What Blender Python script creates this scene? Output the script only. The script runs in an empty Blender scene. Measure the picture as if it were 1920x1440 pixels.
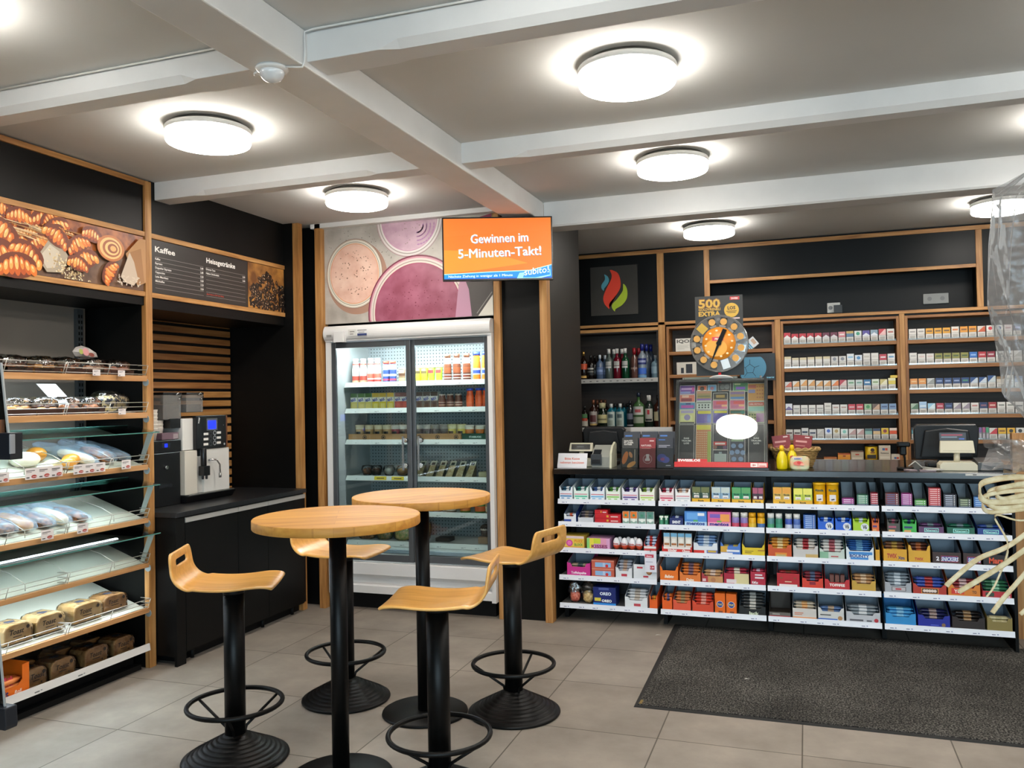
import bpy, bmesh, math, random
from math import sin, cos, pi, radians, sqrt
from mathutils import Vector, Matrix

SC = bpy.context.scene
COL = SC.collection
random.seed(7)

# ------------------------------------------------------------------ camera, world, exposure
cam_d = bpy.data.cameras.new('camera')
cam_d.sensor_fit = 'HORIZONTAL'
cam_d.sensor_width = 36.0
cam_d.lens = 1571.06 / 1920 * 36.0
cam_d.clip_start = 0.05
cam = bpy.data.objects.new('camera', cam_d)
COL.objects.link(cam)
_yaw, _pit, _rol = .3377021, .0175507, -.0190166
_f = Vector((-sin(_yaw) * cos(_pit), cos(_yaw) * cos(_pit), sin(_pit)))
_r = Vector((cos(_yaw), sin(_yaw), 0))
_u = _r.cross(_f)
_r2 = _r * cos(_rol) + _u * sin(_rol)
_u2 = _u * cos(_rol) - _r * sin(_rol)
_m = Matrix((_r2, _u2, -_f)).transposed().to_4x4()
_m.translation = Vector((0, 0, 1.58))
cam.matrix_world = _m
SC.camera = cam

SC.view_settings.view_transform = 'Standard'
SC.view_settings.look = 'None'
SC.view_settings.gamma = 1.0
SC.view_settings.exposure = 1.25
SC.view_settings.use_curve_mapping = False
SC.cycles.use_denoising = True
SC.cycles.max_bounces = 10
SC.cycles.diffuse_bounces = 4
SC.cycles.glossy_bounces = 4
SC.cycles.transmission_bounces = 8
SC.cycles.transparent_max_bounces = 16
SC.cycles.sample_clamp_indirect = 6.0
SC.cycles.caustics_reflective = False
SC.cycles.caustics_refractive = False

world = bpy.data.worlds.new('daylight')
SC.world = world
world.use_nodes = True
WORLD_STRENGTH = 5.4
LAMP_STRENGTH = 16.0
_bg = world.node_tree.nodes['Background']
_bg.inputs[0].default_value = (0.70, 0.84, 1.0, 1)
_bg.inputs[1].default_value = WORLD_STRENGTH

# the shop front behind the photographer is glazed: its window openings let the daylight in
for _x, _w in ((0.0, 2.1), (2.3, 1.7)):
    _ld = bpy.data.lights.new('window_portal', 'AREA')
    _ld.shape = 'RECTANGLE'; _ld.size = _w; _ld.size_y = 2.2
    _ld.cycles.is_portal = True
    _lo = bpy.data.objects.new('window_portal', _ld)
    _lo.location = (_x, -2.55, 1.45); _lo.rotation_euler = (radians(90), 0, 0)
    COL.objects.link(_lo)

# ------------------------------------------------------------------ materials
def lin(h):
    h = h.lstrip('#')
    o = []
    for i in (0, 2, 4):
        c = int(h[i:i + 2], 16) / 255
        o.append(c / 12.92 if c <= .04045 else ((c + .055) / 1.055) ** 2.4)
    return (*o, 1)

_mats = {}
def M(col, rough=.5, metal=0., emit=0., trans=0., spec=.5, coat=0., alpha=1.):
    """flat coloured material, cached by its values"""
    key = (col, rough, metal, emit, trans, spec, coat, alpha)
    if key in _mats: return _mats[key]
    m = bpy.data.materials.new('paint_' + col.lstrip('#'))
    m.use_nodes = True
    b = m.node_tree.nodes['Principled BSDF']
    b.inputs['Base Color'].default_value = lin(col)
    b.inputs['Roughness'].default_value = rough
    b.inputs['Metallic'].default_value = metal
    b.inputs['Specular IOR Level'].default_value = spec
    b.inputs['Transmission Weight'].default_value = trans
    b.inputs['Coat Weight'].default_value = coat
    b.inputs['Alpha'].default_value = alpha
    if emit:
        b.inputs['Emission Color'].default_value = lin(col)
        b.inputs['Emission Strength'].default_value = emit
    m.diffuse_color = lin(col)
    _mats[key] = m
    return m

def nodemat(name):
    m = bpy.data.materials.new(name)
    m.use_nodes = True
    nt = m.node_tree
    return m, nt, nt.nodes['Principled BSDF'], nt.nodes.new, nt.links.new

def ramp(nt, stops):
    r = nt.nodes.new('ShaderNodeValToRGB')
    el = r.color_ramp.elements
    while len(el) < len(stops): el.new(.5)
    for e, (p, c) in zip(el, stops):
        e.position = p; e.color = lin(c)
    return r

def wood(name, a, b, c, axis='x', rough=.45, scale=1., coord='pos', planks=0., coat=0.):
    m, nt, bs, N, L = nodemat(name)
    if coord == 'pos':
        g = N('ShaderNodeNewGeometry'); src = g.outputs['Position']
    else:
        g = N('ShaderNodeTexCoord'); src = g.outputs['Object']
    mp = N('ShaderNodeMapping'); L(src, mp.inputs[0])
    s = [22 * scale] * 3; s['xyz'.index(axis)] = 1.6 * scale
    mp.inputs['Scale'].default_value = s
    n = N('ShaderNodeTexNoise'); n.inputs['Scale'].default_value = 1.5; n.inputs['Detail'].default_value = 6
    n.inputs['Distortion'].default_value = .6
    L(mp.outputs[0], n.inputs['Vector'])
    r = ramp(nt, [(.3, a), (.52, b), (.75, c)])
    L(n.outputs[0], r.inputs[0])
    out = r.outputs[0]
    if planks:
        # glued staves: each stave its own tone
        bt = N('ShaderNodeTexBrick')
        mp2 = N('ShaderNodeMapping'); L(src, mp2.inputs[0])
        bt.inputs['Color1'].default_value = (1, 1, 1, 1)
        bt.inputs['Color2'].default_value = (.80, .77, .72, 1)
        bt.inputs['Mortar'].default_value = (.7, .65, .6, 1)
        bt.inputs['Mortar Size'].default_value = .001
        bt.inputs['Scale'].default_value = 1.
        bt.inputs['Brick Width'].default_value = .9
        bt.inputs['Row Height'].default_value = planks
        L(mp2.outputs[0], bt.inputs['Vector'])
        mx = N('ShaderNodeMix'); mx.data_type = 'RGBA'; mx.blend_type = 'MULTIPLY'; mx.inputs[0].default_value = 1.
        L(out, mx.inputs[6]); L(bt.outputs[0], mx.inputs[7]); out = mx.outputs[2]
    L(out, bs.inputs['Base Color'])
    bs.inputs['Roughness'].default_value = rough
    bs.inputs['Coat Weight'].default_value = coat
    m.diffuse_color = lin(b)
    return m

def mottled(name, a, b, scale=8., rough=.6, bump=0., detail=4., bscale=None, spec=.5, lo=.35, hi=.65, metal=0.):
    m, nt, bs, N, L = nodemat(name)
    g = N('ShaderNodeNewGeometry')
    n = N('ShaderNodeTexNoise'); n.inputs['Scale'].default_value = scale; n.inputs['Detail'].default_value = detail
    L(g.outputs['Position'], n.inputs['Vector'])
    r = ramp(nt, [(lo, a), (hi, b)])
    L(n.outputs[0], r.inputs[0]); L(r.outputs[0], bs.inputs['Base Color'])
    bs.inputs['Roughness'].default_value = rough
    bs.inputs['Specular IOR Level'].default_value = spec
    bs.inputs['Metallic'].default_value = metal
    if bump:
        n2 = N('ShaderNodeTexNoise'); n2.inputs['Scale'].default_value = bscale or scale * 3
        L(g.outputs['Position'], n2.inputs['Vector'])
        bp = N('ShaderNodeBump'); bp.inputs['Strength'].default_value = bump; bp.inputs['Distance'].default_value = .01
        L(n2.outputs[0], bp.inputs['Height']); L(bp.outputs[0], bs.inputs['Normal'])
    m.diffuse_color = lin(a)
    return m

def pane(name, tint='#ffffff', refl=.08, rough=.02, fres=1.35, bump=0.):
    """thin clear sheet: mostly see-through, mirror-like at grazing angles"""
    m = bpy.data.materials.new(name); m.use_nodes = True
    nt = m.node_tree; nt.nodes.clear()
    N, L = nt.nodes.new, nt.links.new
    o = N('ShaderNodeOutputMaterial'); mx = N('ShaderNodeMixShader')
    t = N('ShaderNodeBsdfTransparent'); t.inputs[0].default_value = lin(tint)
    g = N('ShaderNodeBsdfGlossy'); g.inputs['Roughness'].default_value = rough
    f = N('ShaderNodeFresnel'); f.inputs[0].default_value = fres
    ad = N('ShaderNodeMath'); ad.operation = 'ADD'; ad.inputs[1].default_value = refl - .02
    ad.use_clamp = True
    L(f.outputs[0], ad.inputs[0]); L(ad.outputs[0], mx.inputs[0])
    L(t.outputs[0], mx.inputs[1]); L(g.outputs[0], mx.inputs[2]); L(mx.outputs[0], o.inputs[0])
    if bump:
        ge = N('ShaderNodeNewGeometry')
        n2 = N('ShaderNodeTexNoise'); n2.inputs['Scale'].default_value = 26; L(ge.outputs['Position'], n2.inputs['Vector'])
        bp = N('ShaderNodeBump'); bp.inputs['Strength'].default_value = bump; bp.inputs['Distance'].default_value = .02
        L(n2.outputs[0], bp.inputs['Height']); L(bp.outputs[0], g.inputs['Normal']); L(bp.outputs[0], f.inputs['Normal'])
    m.diffuse_color = (.8, .9, .9, .3)
    return m

OAK = {a: wood('oak_trim_' + a, '#8f5f30', '#b27f47', '#c99a61', a, .5) for a in 'xyz'}
OAKD = {a: wood('oak_shelf_' + a, '#80502a', '#9a6838', '#b07c4a', a, .5) for a in 'xyz'}
BEECH = wood('beech_shelf_edge', '#ae7b4c', '#c08e5c', '#cd9d6c', 'y', .5)
SEATW = wood('beech_plywood', '#d39a4c', '#e0a858', '#ebb66a', 'x', .32, coord='obj', coat=.25)
TABLEW = wood('oak_table_top', '#b87e34', '#cb923e', '#d9a14a', 'x', .55, coord='obj', planks=.085)
DARKWOOD = wood('dark_laminate', '#2b211b', '#372b23', '#43352b', 'x', .55)
BLACKP = mottled('black_laminate', '#0a0a0a', '#0e0e0d', 3., .42, spec=.20)
BLACKM = M('#080809', .6, spec=.25)
BLACKS = mottled('black_powder_coat', '#040404', '#070707', 60., .42, spec=.22)
WHITEP = M('#e8e8e6', .35)
CEIL = mottled('ceiling_paint', '#c9cac8', '#cfd0ce', 1.2, .9)
BEAMW = mottled('beam_gloss_paint', '#dcdcdb', '#e6e6e5', 2.5, .55, bump=.15, bscale=9)
GREYC = M('#8796a5', .6)       # grey inside of cartons
CHROME = M('#c8c8c8', .15, 1.)
STEEL = M('#9a9a98', .35, 1.)
GLASS = pane('clear_pane', '#f5fbf9', .035)
CLEAR = pane('clear_plastic', '#f6f8f8', .10, .08)

# ------------------------------------------------------------------ mesh builder
_textcache = {}
def textmesh(s, bold, res=2):
    k = (s, bold)
    if k in _textcache: return _textcache[k]
    cu = bpy.data.curves.new('lettering', 'FONT')
    cu.body = s; cu.size = 1.; cu.resolution_u = res; cu.offset = bold; cu.fill_mode = 'FRONT'
    ob = bpy.data.objects.new('lettering', cu)
    me = bpy.data.meshes.new_from_object(ob)
    vs = [(v.co.x, v.co.y) for v in me.vertices]; fs = [tuple(p.vertices) for p in me.polygons]
    bpy.data.objects.remove(ob); bpy.data.curves.remove(cu); bpy.data.meshes.remove(me)
    if vs:
        x0 = min(v[0] for v in vs); x1 = max(v[0] for v in vs)
        cap = .72
        vs = [((v[0] - x0) / cap, v[1] / cap) for v in vs]; w = (x1 - x0) / cap
    else: w = 0
    _textcache[k] = (vs, fs, w)
    return _textcache[k]

class MB:
    def __init__(s): s.v = []; s.f = []; s.fm = []; s.m = []; s.sm = []; s.T = None
    def mi(s, mat):
        if isinstance(mat, str): mat = M(mat)
        if mat not in s.m: s.m.append(mat)
        return s.m.index(mat)
    def add(s, vs, fs, mat, smooth=False):
        o = len(s.v); T = s.T
        s.v += [tuple(T @ Vector(v)) for v in vs] if T else [tuple(v) for v in vs]
        k = s.mi(mat)
        for f in fs: s.f.append(tuple(o + i for i in f)); s.fm.append(k); s.sm.append(smooth)
    def box(s, x0, x1, y0, y1, z0, z1, mat):
        vs = [(x, y, z) for x in (x0, x1) for y in (y0, y1) for z in (z0, z1)]
        s.add(vs, [(0, 1, 3, 2), (4, 6, 7, 5), (0, 4, 5, 1), (2, 3, 7, 6), (0, 2, 6, 4), (1, 5, 7, 3)], mat)
    def hexa(s, p, mat, smooth=False):
        """8 corners: bottom loop 0-3, top loop 4-7"""
        s.add(p, [(3, 2, 1, 0), (4, 5, 6, 7), (0, 1, 5, 4), (1, 2, 6, 5), (2, 3, 7, 6), (3, 0, 4, 7)], mat, smooth)
    def prism(s, poly, axis, a, b, mat):
        """2-D outline extruded along an axis from a to b"""
        def P(u, v, w): return {'x': (w, u, v), 'y': (u, w, v), 'z': (u, v, w)}[axis]
        n = len(poly)
        s.add([P(u, v, a) for u, v in poly] + [P(u, v, b) for u, v in poly],
              [tuple(range(n))[::-1], tuple(range(n, 2 * n))] + [(i, (i + 1) % n, n + (i + 1) % n, n + i) for i in range(n)], mat)
    def lathe(s, prof, c, mat, n=20, smooth=True, axis='z', a0=0., a1=2 * pi):
        """prof: [(r, h)] turned about the axis through c"""
        full = abs(a1 - a0 - 2 * pi) < 1e-6
        k = n if full else n + 1
        vs = []
        for r, h in prof:
            for i in range(k):
                a = a0 + (a1 - a0) * i / n
                x, y = r * cos(a), r * sin(a)
                p = {'z': (x, y, h), 'x': (h, x, y), 'y': (x, h, y)}[axis]
                vs.append((c[0] + p[0], c[1] + p[1], c[2] + p[2]))
        fs = []
        for j in range(len(prof) - 1):
            for i in range(n):
                i2 = (i + 1) % k
                fs.append((j * k + i, j * k + i2, (j + 1) * k + i2, (j + 1) * k + i))
        s.add(vs, fs, mat, smooth)
        for j in (0, len(prof) - 1):
            if prof[j][0] > 1e-5 and full:
                o = len(s.v) - len(vs) + j * k
                s.f.append(tuple(range(o, o + k)) if j else tuple(range(o, o + k))[::-1]); s.fm.append(s.mi(mat)); s.sm.append(False)
    def cyl(s, c, r, h, mat, n=20, r2=None, axis='z'):
        s.lathe([(r, 0), (r if r2 is None else r2, h)], c, mat, n, True, axis)
    def tube(s, pts, r, mat, n=8, closed=False, flat=None):
        """round (or flat=(w,t)) bar along a path"""
        P = [Vector(p) for p in pts]; m = len(P)
        up = Vector((0, 0, 1)); vs = []
        for i, p in enumerate(P):
            if closed: d = (P[(i + 1) % m] - P[i - 1])
            else: d = P[min(i + 1, m - 1)] - P[max(i - 1, 0)]
            d.normalize()
            a = d.cross(up)
            if a.length < 1e-3: a = d.cross(Vector((1, 0, 0)))
            a.normalize(); b = a.cross(d)
            for k in range(n):
                t = 2 * pi * k / n
                ru, rv = (flat if flat else (r, r))
                vs.append(p + a * cos(t) * ru + b * sin(t) * rv)
        fs = []
        for i in range(m if closed else m - 1):
            j = (i + 1) % m
            for k in range(n):
                k2 = (k + 1) % n
                fs.append((i * n + k, i * n + k2, j * n + k2, j * n + k))
        if not closed: fs += [tuple(range(n))[::-1], tuple(range((m - 1) * n, m * n))]
        s.add(vs, fs, mat, True)
    def ball(s, c, r, mat, n=12, m=8, sq=(1, 1, 1)):
        vs = []; 
        for j in range(m + 1):
            t = pi * j / m
            for i in range(n):
                a = 2 * pi * i / n
                vs.append((c[0] + r * sq[0] * sin(t) * cos(a), c[1] + r * sq[1] * sin(t) * sin(a), c[2] + r * sq[2] * cos(t)))
        s.add(vs, [(j * n + i, (j + 1) * n + i, (j + 1) * n + (i + 1) % n, j * n + (i + 1) % n) for j in range(m) for i in range(n)], mat, True)
    def grid(s, rows, mat, smooth=True, skip=None):
        n = len(rows[0])
        s.add([p for r in rows for p in r], [(j * n + i, j * n + i + 1, (j + 1) * n + i + 1, (j + 1) * n + i)
              for j in range(len(rows) - 1) for i in range(n - 1) if not (skip and skip(j, i))], mat, smooth)
    def build(s, name, parent=None, loc=(0, 0, 0), rz=0., bevel=0., solid=0., sub=0, weld=False, rot=None):
        me = bpy.data.meshes.new(name)
        me.from_pydata(s.v, [], s.f)
        for m in s.m: me.materials.append(m)
        me.polygons.foreach_set('material_index', s.fm)
        me.polygons.foreach_set('use_smooth', s.sm)
        me.update()
        ob = bpy.data.objects.new(name, me)
        COL.objects.link(ob)
        ob.location = loc; ob.rotation_euler = rot or (0, 0, rz)
        if parent: ob.parent = parent
        if weld:
            w = ob.modifiers.new('weld', 'WELD'); w.merge_threshold = 1e-4
        if solid:
            w = ob.modifiers.new('solid', 'SOLIDIFY'); w.thickness = solid; w.offset = 0
        if sub:
            w = ob.modifiers.new('sub', 'SUBSURF'); w.levels = sub; w.render_levels = sub
        if bevel:
            w = ob.modifiers.new('bevel', 'BEVEL'); w.width = bevel; w.segments = 2; w.limit_method = 'ANGLE'; w.angle_limit = radians(50)
        return ob

class Print:
    """flat print on a face of MB mb: origin o (lower left), unit vectors u, v"""
    def __init__(s, mb, o, u, v, step=.00025):
        s.mb = mb; s.o = Vector(o); s.u = Vector(u).normalized(); s.v = Vector(v).normalized()
        s.n = s.u.cross(s.v); s.k = 1; s.step = step
    def P(s, a, b): return s.o + s.u * a + s.v * b + s.n * (s.step * s.k)
    def poly(s, pts, mat):
        s.mb.add([s.P(a, b) for a, b in pts], [tuple(range(len(pts)))], mat); s.k += 1
    def rect(s, a0, b0, a1, b1, mat): s.poly([(a0, b0), (a1, b0), (a1, b1), (a0, b1)], mat)
    def disc(s, a, b, ra, rb, mat, n=20, rot=0.):
        s.poly([(a + ra * cos(t) * cos(rot) - rb * sin(t) * sin(rot), b + ra * cos(t) * sin(rot) + rb * sin(t) * cos(rot))
                for t in (2 * pi * i / n for i in range(n))], mat)
    def ring(s, a, b, r, w, mat, n=40, sq=1.):
        vs = []; 
        for i in range(n):
            t = 2 * pi * i / n
            vs += [s.P(a + r * cos(t), b + r * sq * sin(t)), s.P(a + (r - w) * cos(t), b + (r - w) * sq * sin(t))]
        s.mb.add(vs, [(2 * i, (2 * i + 2) % (2 * n), (2 * i + 3) % (2 * n), 2 * i + 1) for i in range(n)], mat); s.k += 1
    def line(s, a0, b0, a1, b1, w, mat):
        d = Vector((a1 - a0, b1 - b0)); d.normalize(); n = Vector((-d.y, d.x)) * w / 2
        s.poly([(a0 - n.x, b0 - n.y), (a1 - n.x, b1 - n.y), (a1 + n.x, b1 + n.y), (a0 + n.x, b0 + n.y)], mat)
    def text(s, t, a, b, h, mat, align='l', bold=.0, w=None, slant=0., rot=0.):
        vs, fs, tw = textmesh(t, bold)
        if not vs: return
        sx = h if w is None else w / max(tw, 1e-3)
        off = {'l': 0, 'c': -tw * sx / 2, 'r': -tw * sx}[align]
        out = []
        for x, y in vs:
            p, q = off + x * sx + y * h * slant, y * h
            out.append(s.P(a + p * cos(rot) - q * sin(rot), b + p * sin(rot) + q * cos(rot)))
        s.mb.add(out, fs, mat); s.k += 1

def front(mb, w, h, y=0., z=0.):
    """print area on the face that looks along -y, w wide, centred on x = 0"""
    return Print(mb, (-w / 2, y, z), (1, 0, 0), (0, 0, 1))

# ------------------------------------------------------------------ scene tree helpers
def tag(o, label, cat, group=None, kind=None):
    o['label'] = label; o['category'] = cat
    if group: o['group'] = group
    if kind: o['kind'] = kind
    return o
def thing(name, label, cat, loc=(0, 0, 0), rz=0., group=None):
    o = bpy.data.objects.new(name, None); COL.objects.link(o)
    o.empty_display_size = .05
    o.location = loc; o.rotation_euler = (0, 0, rz)
    return tag(o, label, cat, group)
def struct(mb, name, **k):
    o = mb.build(name, **k); o['kind'] = 'structure'; return o
def kids(o): return [c for c in bpy.data.objects if c.parent == o]
def dup(o, loc=None, rz=None, label=None, group=None, parent=None, ks=None):
    c = o.copy(); COL.objects.link(c)
    if parent is not None: c.parent = parent
    if loc is not None: c.location = loc
    if rz is not None: c.rotation_euler = (0, 0, rz)
    if label: c['label'] = label
    if group: c['group'] = group
    for k in (kids(o) if ks is None else ks): dup(k, parent=c)
    return c
# ------------------------------------------------------------------ setting: floor, ceiling, walls
def tile_material():
    m, nt, bs, N, L = nodemat('floor_tiles')
    g = N('ShaderNodeNewGeometry')
    mp = N('ShaderNodeMapping'); mp.inputs['Location'].default_value = (.687 + .632 * 6, -3.886 + .645 * 9, 0)
    L(g.outputs['Position'], mp.inputs[0])
    b = N('ShaderNodeTexBrick'); b.offset = 0; b.squash = 1
    b.inputs['Scale'].default_value = 1; b.inputs['Brick Width'].default_value = .632; b.inputs['Row Height'].default_value = .645
    b.inputs['Mortar Size'].default_value = .0034; b.inputs['Mortar Smooth'].default_value = .2
    b.inputs['Color1'].default_value = (1, 1, 1, 1); b.inputs['Color2'].default_value = (.86, .85, .84, 1)
    b.inputs['Mortar'].default_value = (.30, .28, .26, 1)
    L(mp.outputs[0], b.inputs['Vector'])
    n = N('ShaderNodeTexNoise'); n.inputs['Scale'].default_value = 3.2; n.inputs['Detail'].default_value = 7; n.inputs['Roughness'].default_value = .62
    L(g.outputs['Position'], n.inputs['Vector'])
    r = ramp(nt, [(.3, '#857c73'), (.55, '#968d83'), (.72, '#a3998e')])
    L(n.outputs[0], r.inputs[0])
    mx = N('ShaderNodeMix'); mx.data_type = 'RGBA'; mx.blend_type = 'MULTIPLY'; mx.inputs[0].default_value = 1
    L(r.outputs[0], mx.inputs[6]); L(b.outputs[0], mx.inputs[7]); L(mx.outputs[2], bs.inputs['Base Color'])
    bs.inputs['Roughness'].default_value = .55
    bp = N('ShaderNodeBump'); bp.inputs['Strength'].default_value = .25; bp.inputs['Distance'].default_value = .003; bp.invert = True
    L(b.outputs['Fac'], bp.inputs['Height']); L(bp.outputs[0], bs.inputs['Normal'])
    return m

XL, XR, YF, YB, ZC = -4.75, 3.3, -2.6, 8.3, 2.96
b = MB(); b.box(XL, XR, YF, YB, -.1, 0, tile_material()); struct(b, 'floor')
b = MB(); b.box(XL, XR, YF, YB, ZC, ZC + .1, CEIL); struct(b, 'ceiling')
b = MB(); b.box(XL - .1, XL, YF, YB, 0, ZC, BLACKM); struct(b, 'wall_left')
WALLP = mottled('wall_paint', '#b9b4ab', '#c2bdb4', 2., .85)
b = MB(); b.box(XR, XR + .1, YF, YB, 0, ZC, WALLP); struct(b, 'wall_right')
b = MB(); b.box(XL, XR, YB, YB + .1, 0, ZC, BLACKM); struct(b, 'wall_back')
# shop front with three glazed openings
b = MB()
xs = [XL, -1.05, 1.05, 1.45, 3.15, XR]
for i in range(0, len(xs) - 1, 2): b.box(xs[i], xs[i + 1], YF - .12, YF, .35, 2.55, WALLP)
b.box(XL, XR, YF - .12, YF, 0, .35, WALLP); b.box(XL, XR, YF - .12, YF, 2.55, ZC, WALLP)
struct(b, 'wall_front')
for i, (a, c) in enumerate(((-1.05, 1.05), (1.45, 3.15))):
    b = MB()
    for q in ((a, a + .05, .35, 2.55), (c - .05, c, .35, 2.55), (a + .05, c - .05, .35, .40), (a + .05, c - .05, 2.5, 2.55)):
        b.box(q[0], q[1], YF - .09, YF - .03, q[2], q[3], M('#3a3b3d', .4))
    b.box(a + .05, c - .05, YF - .065, YF - .06, .4, 2.5, GLASS)
    struct(b, 'window_%d' % (i + 1))
b = MB(); b.box(-8, 8, -9, YF - .13, -.12, -.1, mottled('pavement', '#7c7b78', '#8b8a87', 3., .9)); struct(b, 'ground')

# ceiling beams, white gloss over old timber, lower edge chamfered between the joints
def beam_x(x0, x1, y0, d, z0, name, ch=.028, stop=.30, ends=(1, 1)):
    b = MB()
    def sec(x, c):
        return [(x, y0, ZC), (x, y0, z0 + c), (x, y0 + c * .9, z0), (x, y0 + d - c * .6, z0), (x, y0 + d, z0 + c * .6), (x, y0 + d, ZC)]
    s0 = stop if ends[0] else 0; s1 = stop if ends[1] else 0
    rows = [sec(x0, .002)]
    if ends[0]: rows += [sec(x0 + s0, .002), sec(x0 + s0 + .07, ch)]
    else: rows = [sec(x0, ch)]
    if ends[1]: rows += [sec(x1 - s1 - .07, ch), sec(x1 - s1, .002), sec(x1, .002)]
    else: rows += [sec(x1, ch)]
    for k in range(5):
        b.grid([[r[k], r[k + 1]] for r in rows], BEAMW, False)
    b.add(rows[0], [(0, 1, 2, 3, 4, 5)], BEAMW); b.add(rows[-1], [(5, 4, 3, 2, 1, 0)], BEAMW)
    struct(b, name)
b = MB(); b.box(-1.93, -1.72, YF, 5.645, 2.822, ZC, BEAMW); struct(b, 'beam_long', bevel=.006)
beam_x(-3.78, -1.93, 2.673, .14, 2.855, 'beam_cross')
beam_x(-3.78, -1.93, 4.15, .13, 2.85, 'beam_cross')
beam_x(-3.78, -1.93, 1.19, .14, 2.855, 'beam_cross')
beam_x(-1.72, XR, 2.673, .14, 2.845, 'beam_cross', ends=(1, 0))
beam_x(-1.72, XR, 4.15, .13, 2.85, 'beam_cross', ends=(1, 0))
beam_x(-1.72, XR, 1.19, .14, 2.855, 'beam_cross', ends=(1, 0))
beam_x(-1.72, XR, 5.645, .20, 2.785, 'beam_cross', ends=(0, 0), ch=.012)
b = MB(); b.box(-3.60, -1.93, 5.60, 5.66, 2.925, 2.96, WHITEP); struct(b, 'trim_1')

# round ceiling lamps
DIFF = M('#fff8ee', .5, emit=LAMP_STRENGTH)
_dn = DIFF.node_tree.nodes['Principled BSDF']
def lamp(x, y, label):
    t = thing('ceiling_lamp', label, 'ceiling lamp', (x, y, ZC), group='round ceiling lamps')
    b = MB(); b.lathe([(.175, -.022), (.175, 0)], (0, 0, 0), M('#6a6864', .6), 40); b.build('mount', t)
    b = MB(); b.lathe([(.175, -.021), (.203, -.021), (.205, -.024), (.205, -.044), (.200, -.046)], (0, 0, 0), WHITEP, 56); b.build('housing', t)
    b = MB(); b.lathe([(.200, -.046), (.201, -.082), (.197, -.090), (.186, -.094), (0, -.0955)], (0, 0, 0), DIFF, 56); b.build('diffuser', t)
    return t
L0 = lamp(-2.76, 3.40, 'round white ceiling lamp between the two beams over the bakery wall')
for x, y, s in ((-2.76, 4.85, 'round white ceiling lamp in front of the milkshake mural'),
                (-.67, 3.42, 'largest round ceiling lamp, before the second long cross beam'),
                (-.70, 4.86, 'round ceiling lamp between the second and third cross beams'),
                (-.715, 6.93, 'small round ceiling lamp over the liquor shelves behind the counter'),
                (1.37, 6.90, 'round ceiling lamp over the cigarette racks, behind the cellophane'),
                (1.37, 4.86, 'round ceiling lamp beyond the right frame edge, only its glow on the ceiling in view'),
                (1.37, 3.42, 'round ceiling lamp beyond the right frame edge, nearer the photographer'),
                (-2.76, 1.93, 'round ceiling lamp beyond the left frame edge, only its glow on the ceiling in view'),
                (-.67, 1.93, 'round ceiling lamp above the photographer'),
                (1.37, 1.93, 'round ceiling lamp above and beside the photographer')):
    dup(L0, (x, y, ZC), label=s)

# motion sensor with its surface cables
t = thing('motion_sensor', 'white dome motion sensor on the underside of the long ceiling beam', 'motion sensor', (-1.838, 2.62, 2.822))
b = MB(); b.lathe([(.058, 0), (.060, -.006), (.056, -.012), (.046, -.016)], (0, 0, 0), WHITEP, 32); b.build('rim', t)
b = MB(); b.lathe([(.046, -.014)] + [(.046 * cos(a), -.016 - .040 * sin(a)) for a in (i * pi / 16 for i in range(1, 9))], (0, 0, 0), M('#dfe3e6', .15, coat=.6), 32); b.build('dome', t)
CABLE = M('#e4e4e2', .5)
b = MB(); b.tube([(.055, .0, -.004), (.09, .01, -.008), (.118, .02, -.008), (.124, .024, .01), (.124, .026, .06), (.124, .028, .125), (.16, .030, .131), (1.4, .045, .131), (2.6, .045, .131)], .004, CABLE, 6); b.build('cable', t)
b = MB(); b.tube([(-.055, 0, -.004), (-.085, .01, -.006), (-.098, .03, -.004), (-.099, .035, .125), (-.14, .035, .13), (-1.9, .04, .13)], .004, CABLE, 6); b.build('cable', t)

# ------------------------------------------------------------------ left: furniture wall with panels and oak strips
PX = -3.78
def panel(name, label, x0, x1, y0, y1, z0, z1, mat=BLACKP, cat='wall panel'):
    b = MB(); b.box(x0, x1, y0, y1, z0, z1, mat); o = b.build(name); return tag(o, label, cat)
def strip(label, x0, x1, y0, y1, z0, z1, axis, mats=OAK):
    b = MB(); b.box(x0, x1, y0, y1, z0, z1, mats[axis]); return tag(b.build('oak_strip', bevel=.0015), label, 'wood strip')
YN = -2.55
panel('wall_panel', 'black wall panel above the croissant picture', PX - .02, PX, YN, 4.052, 2.637, 2.92)
panel('wall_panel', 'black wall panel above the coffee menu board', PX - .02, PX, 4.107, 5.498, 2.637, ZC)
panel('wall_panel', 'black panel under the coffee menu, roofing the coffee niche', PX - .49, PX + .001, 4.107, 5.498, 2.175, 2.242)
panel('wall_panel', 'black panel under the croissant picture, roofing the bread shelves', PX - .60, PX, YN, 4.052, 2.19, 2.242)
strip('oak strip along the ceiling over the bakery wall', PX - .02, PX + .012, YN, 4.052, 2.92, 2.95, 'y')
strip('oak strip over the croissant picture', PX - .02, PX + .012, YN, 4.052, 2.607, 2.637, 'y')
strip('oak strip under the croissant picture', PX - .02, PX + .012, YN, 4.052, 2.242, 2.272, 'y')
strip('oak strip over the coffee menu board', PX - .02, PX + .012, 4.107, 5.498, 2.607, 2.637, 'y')
strip('oak strip under the coffee menu board', PX - .02, PX + .012, 4.107, 5.498, 2.242, 2.272, 'y')
strip('tall oak post between the bread shelves and the coffee niche', PX - .02, PX + .014, 4.053, 4.106, 0, 2.95, 'z')
panel('wall_panel', 'black side panel between the bread shelves and the coffee niche', PX - .60, PX - .021, 4.056, 4.104, 0, 2.95)
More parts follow.
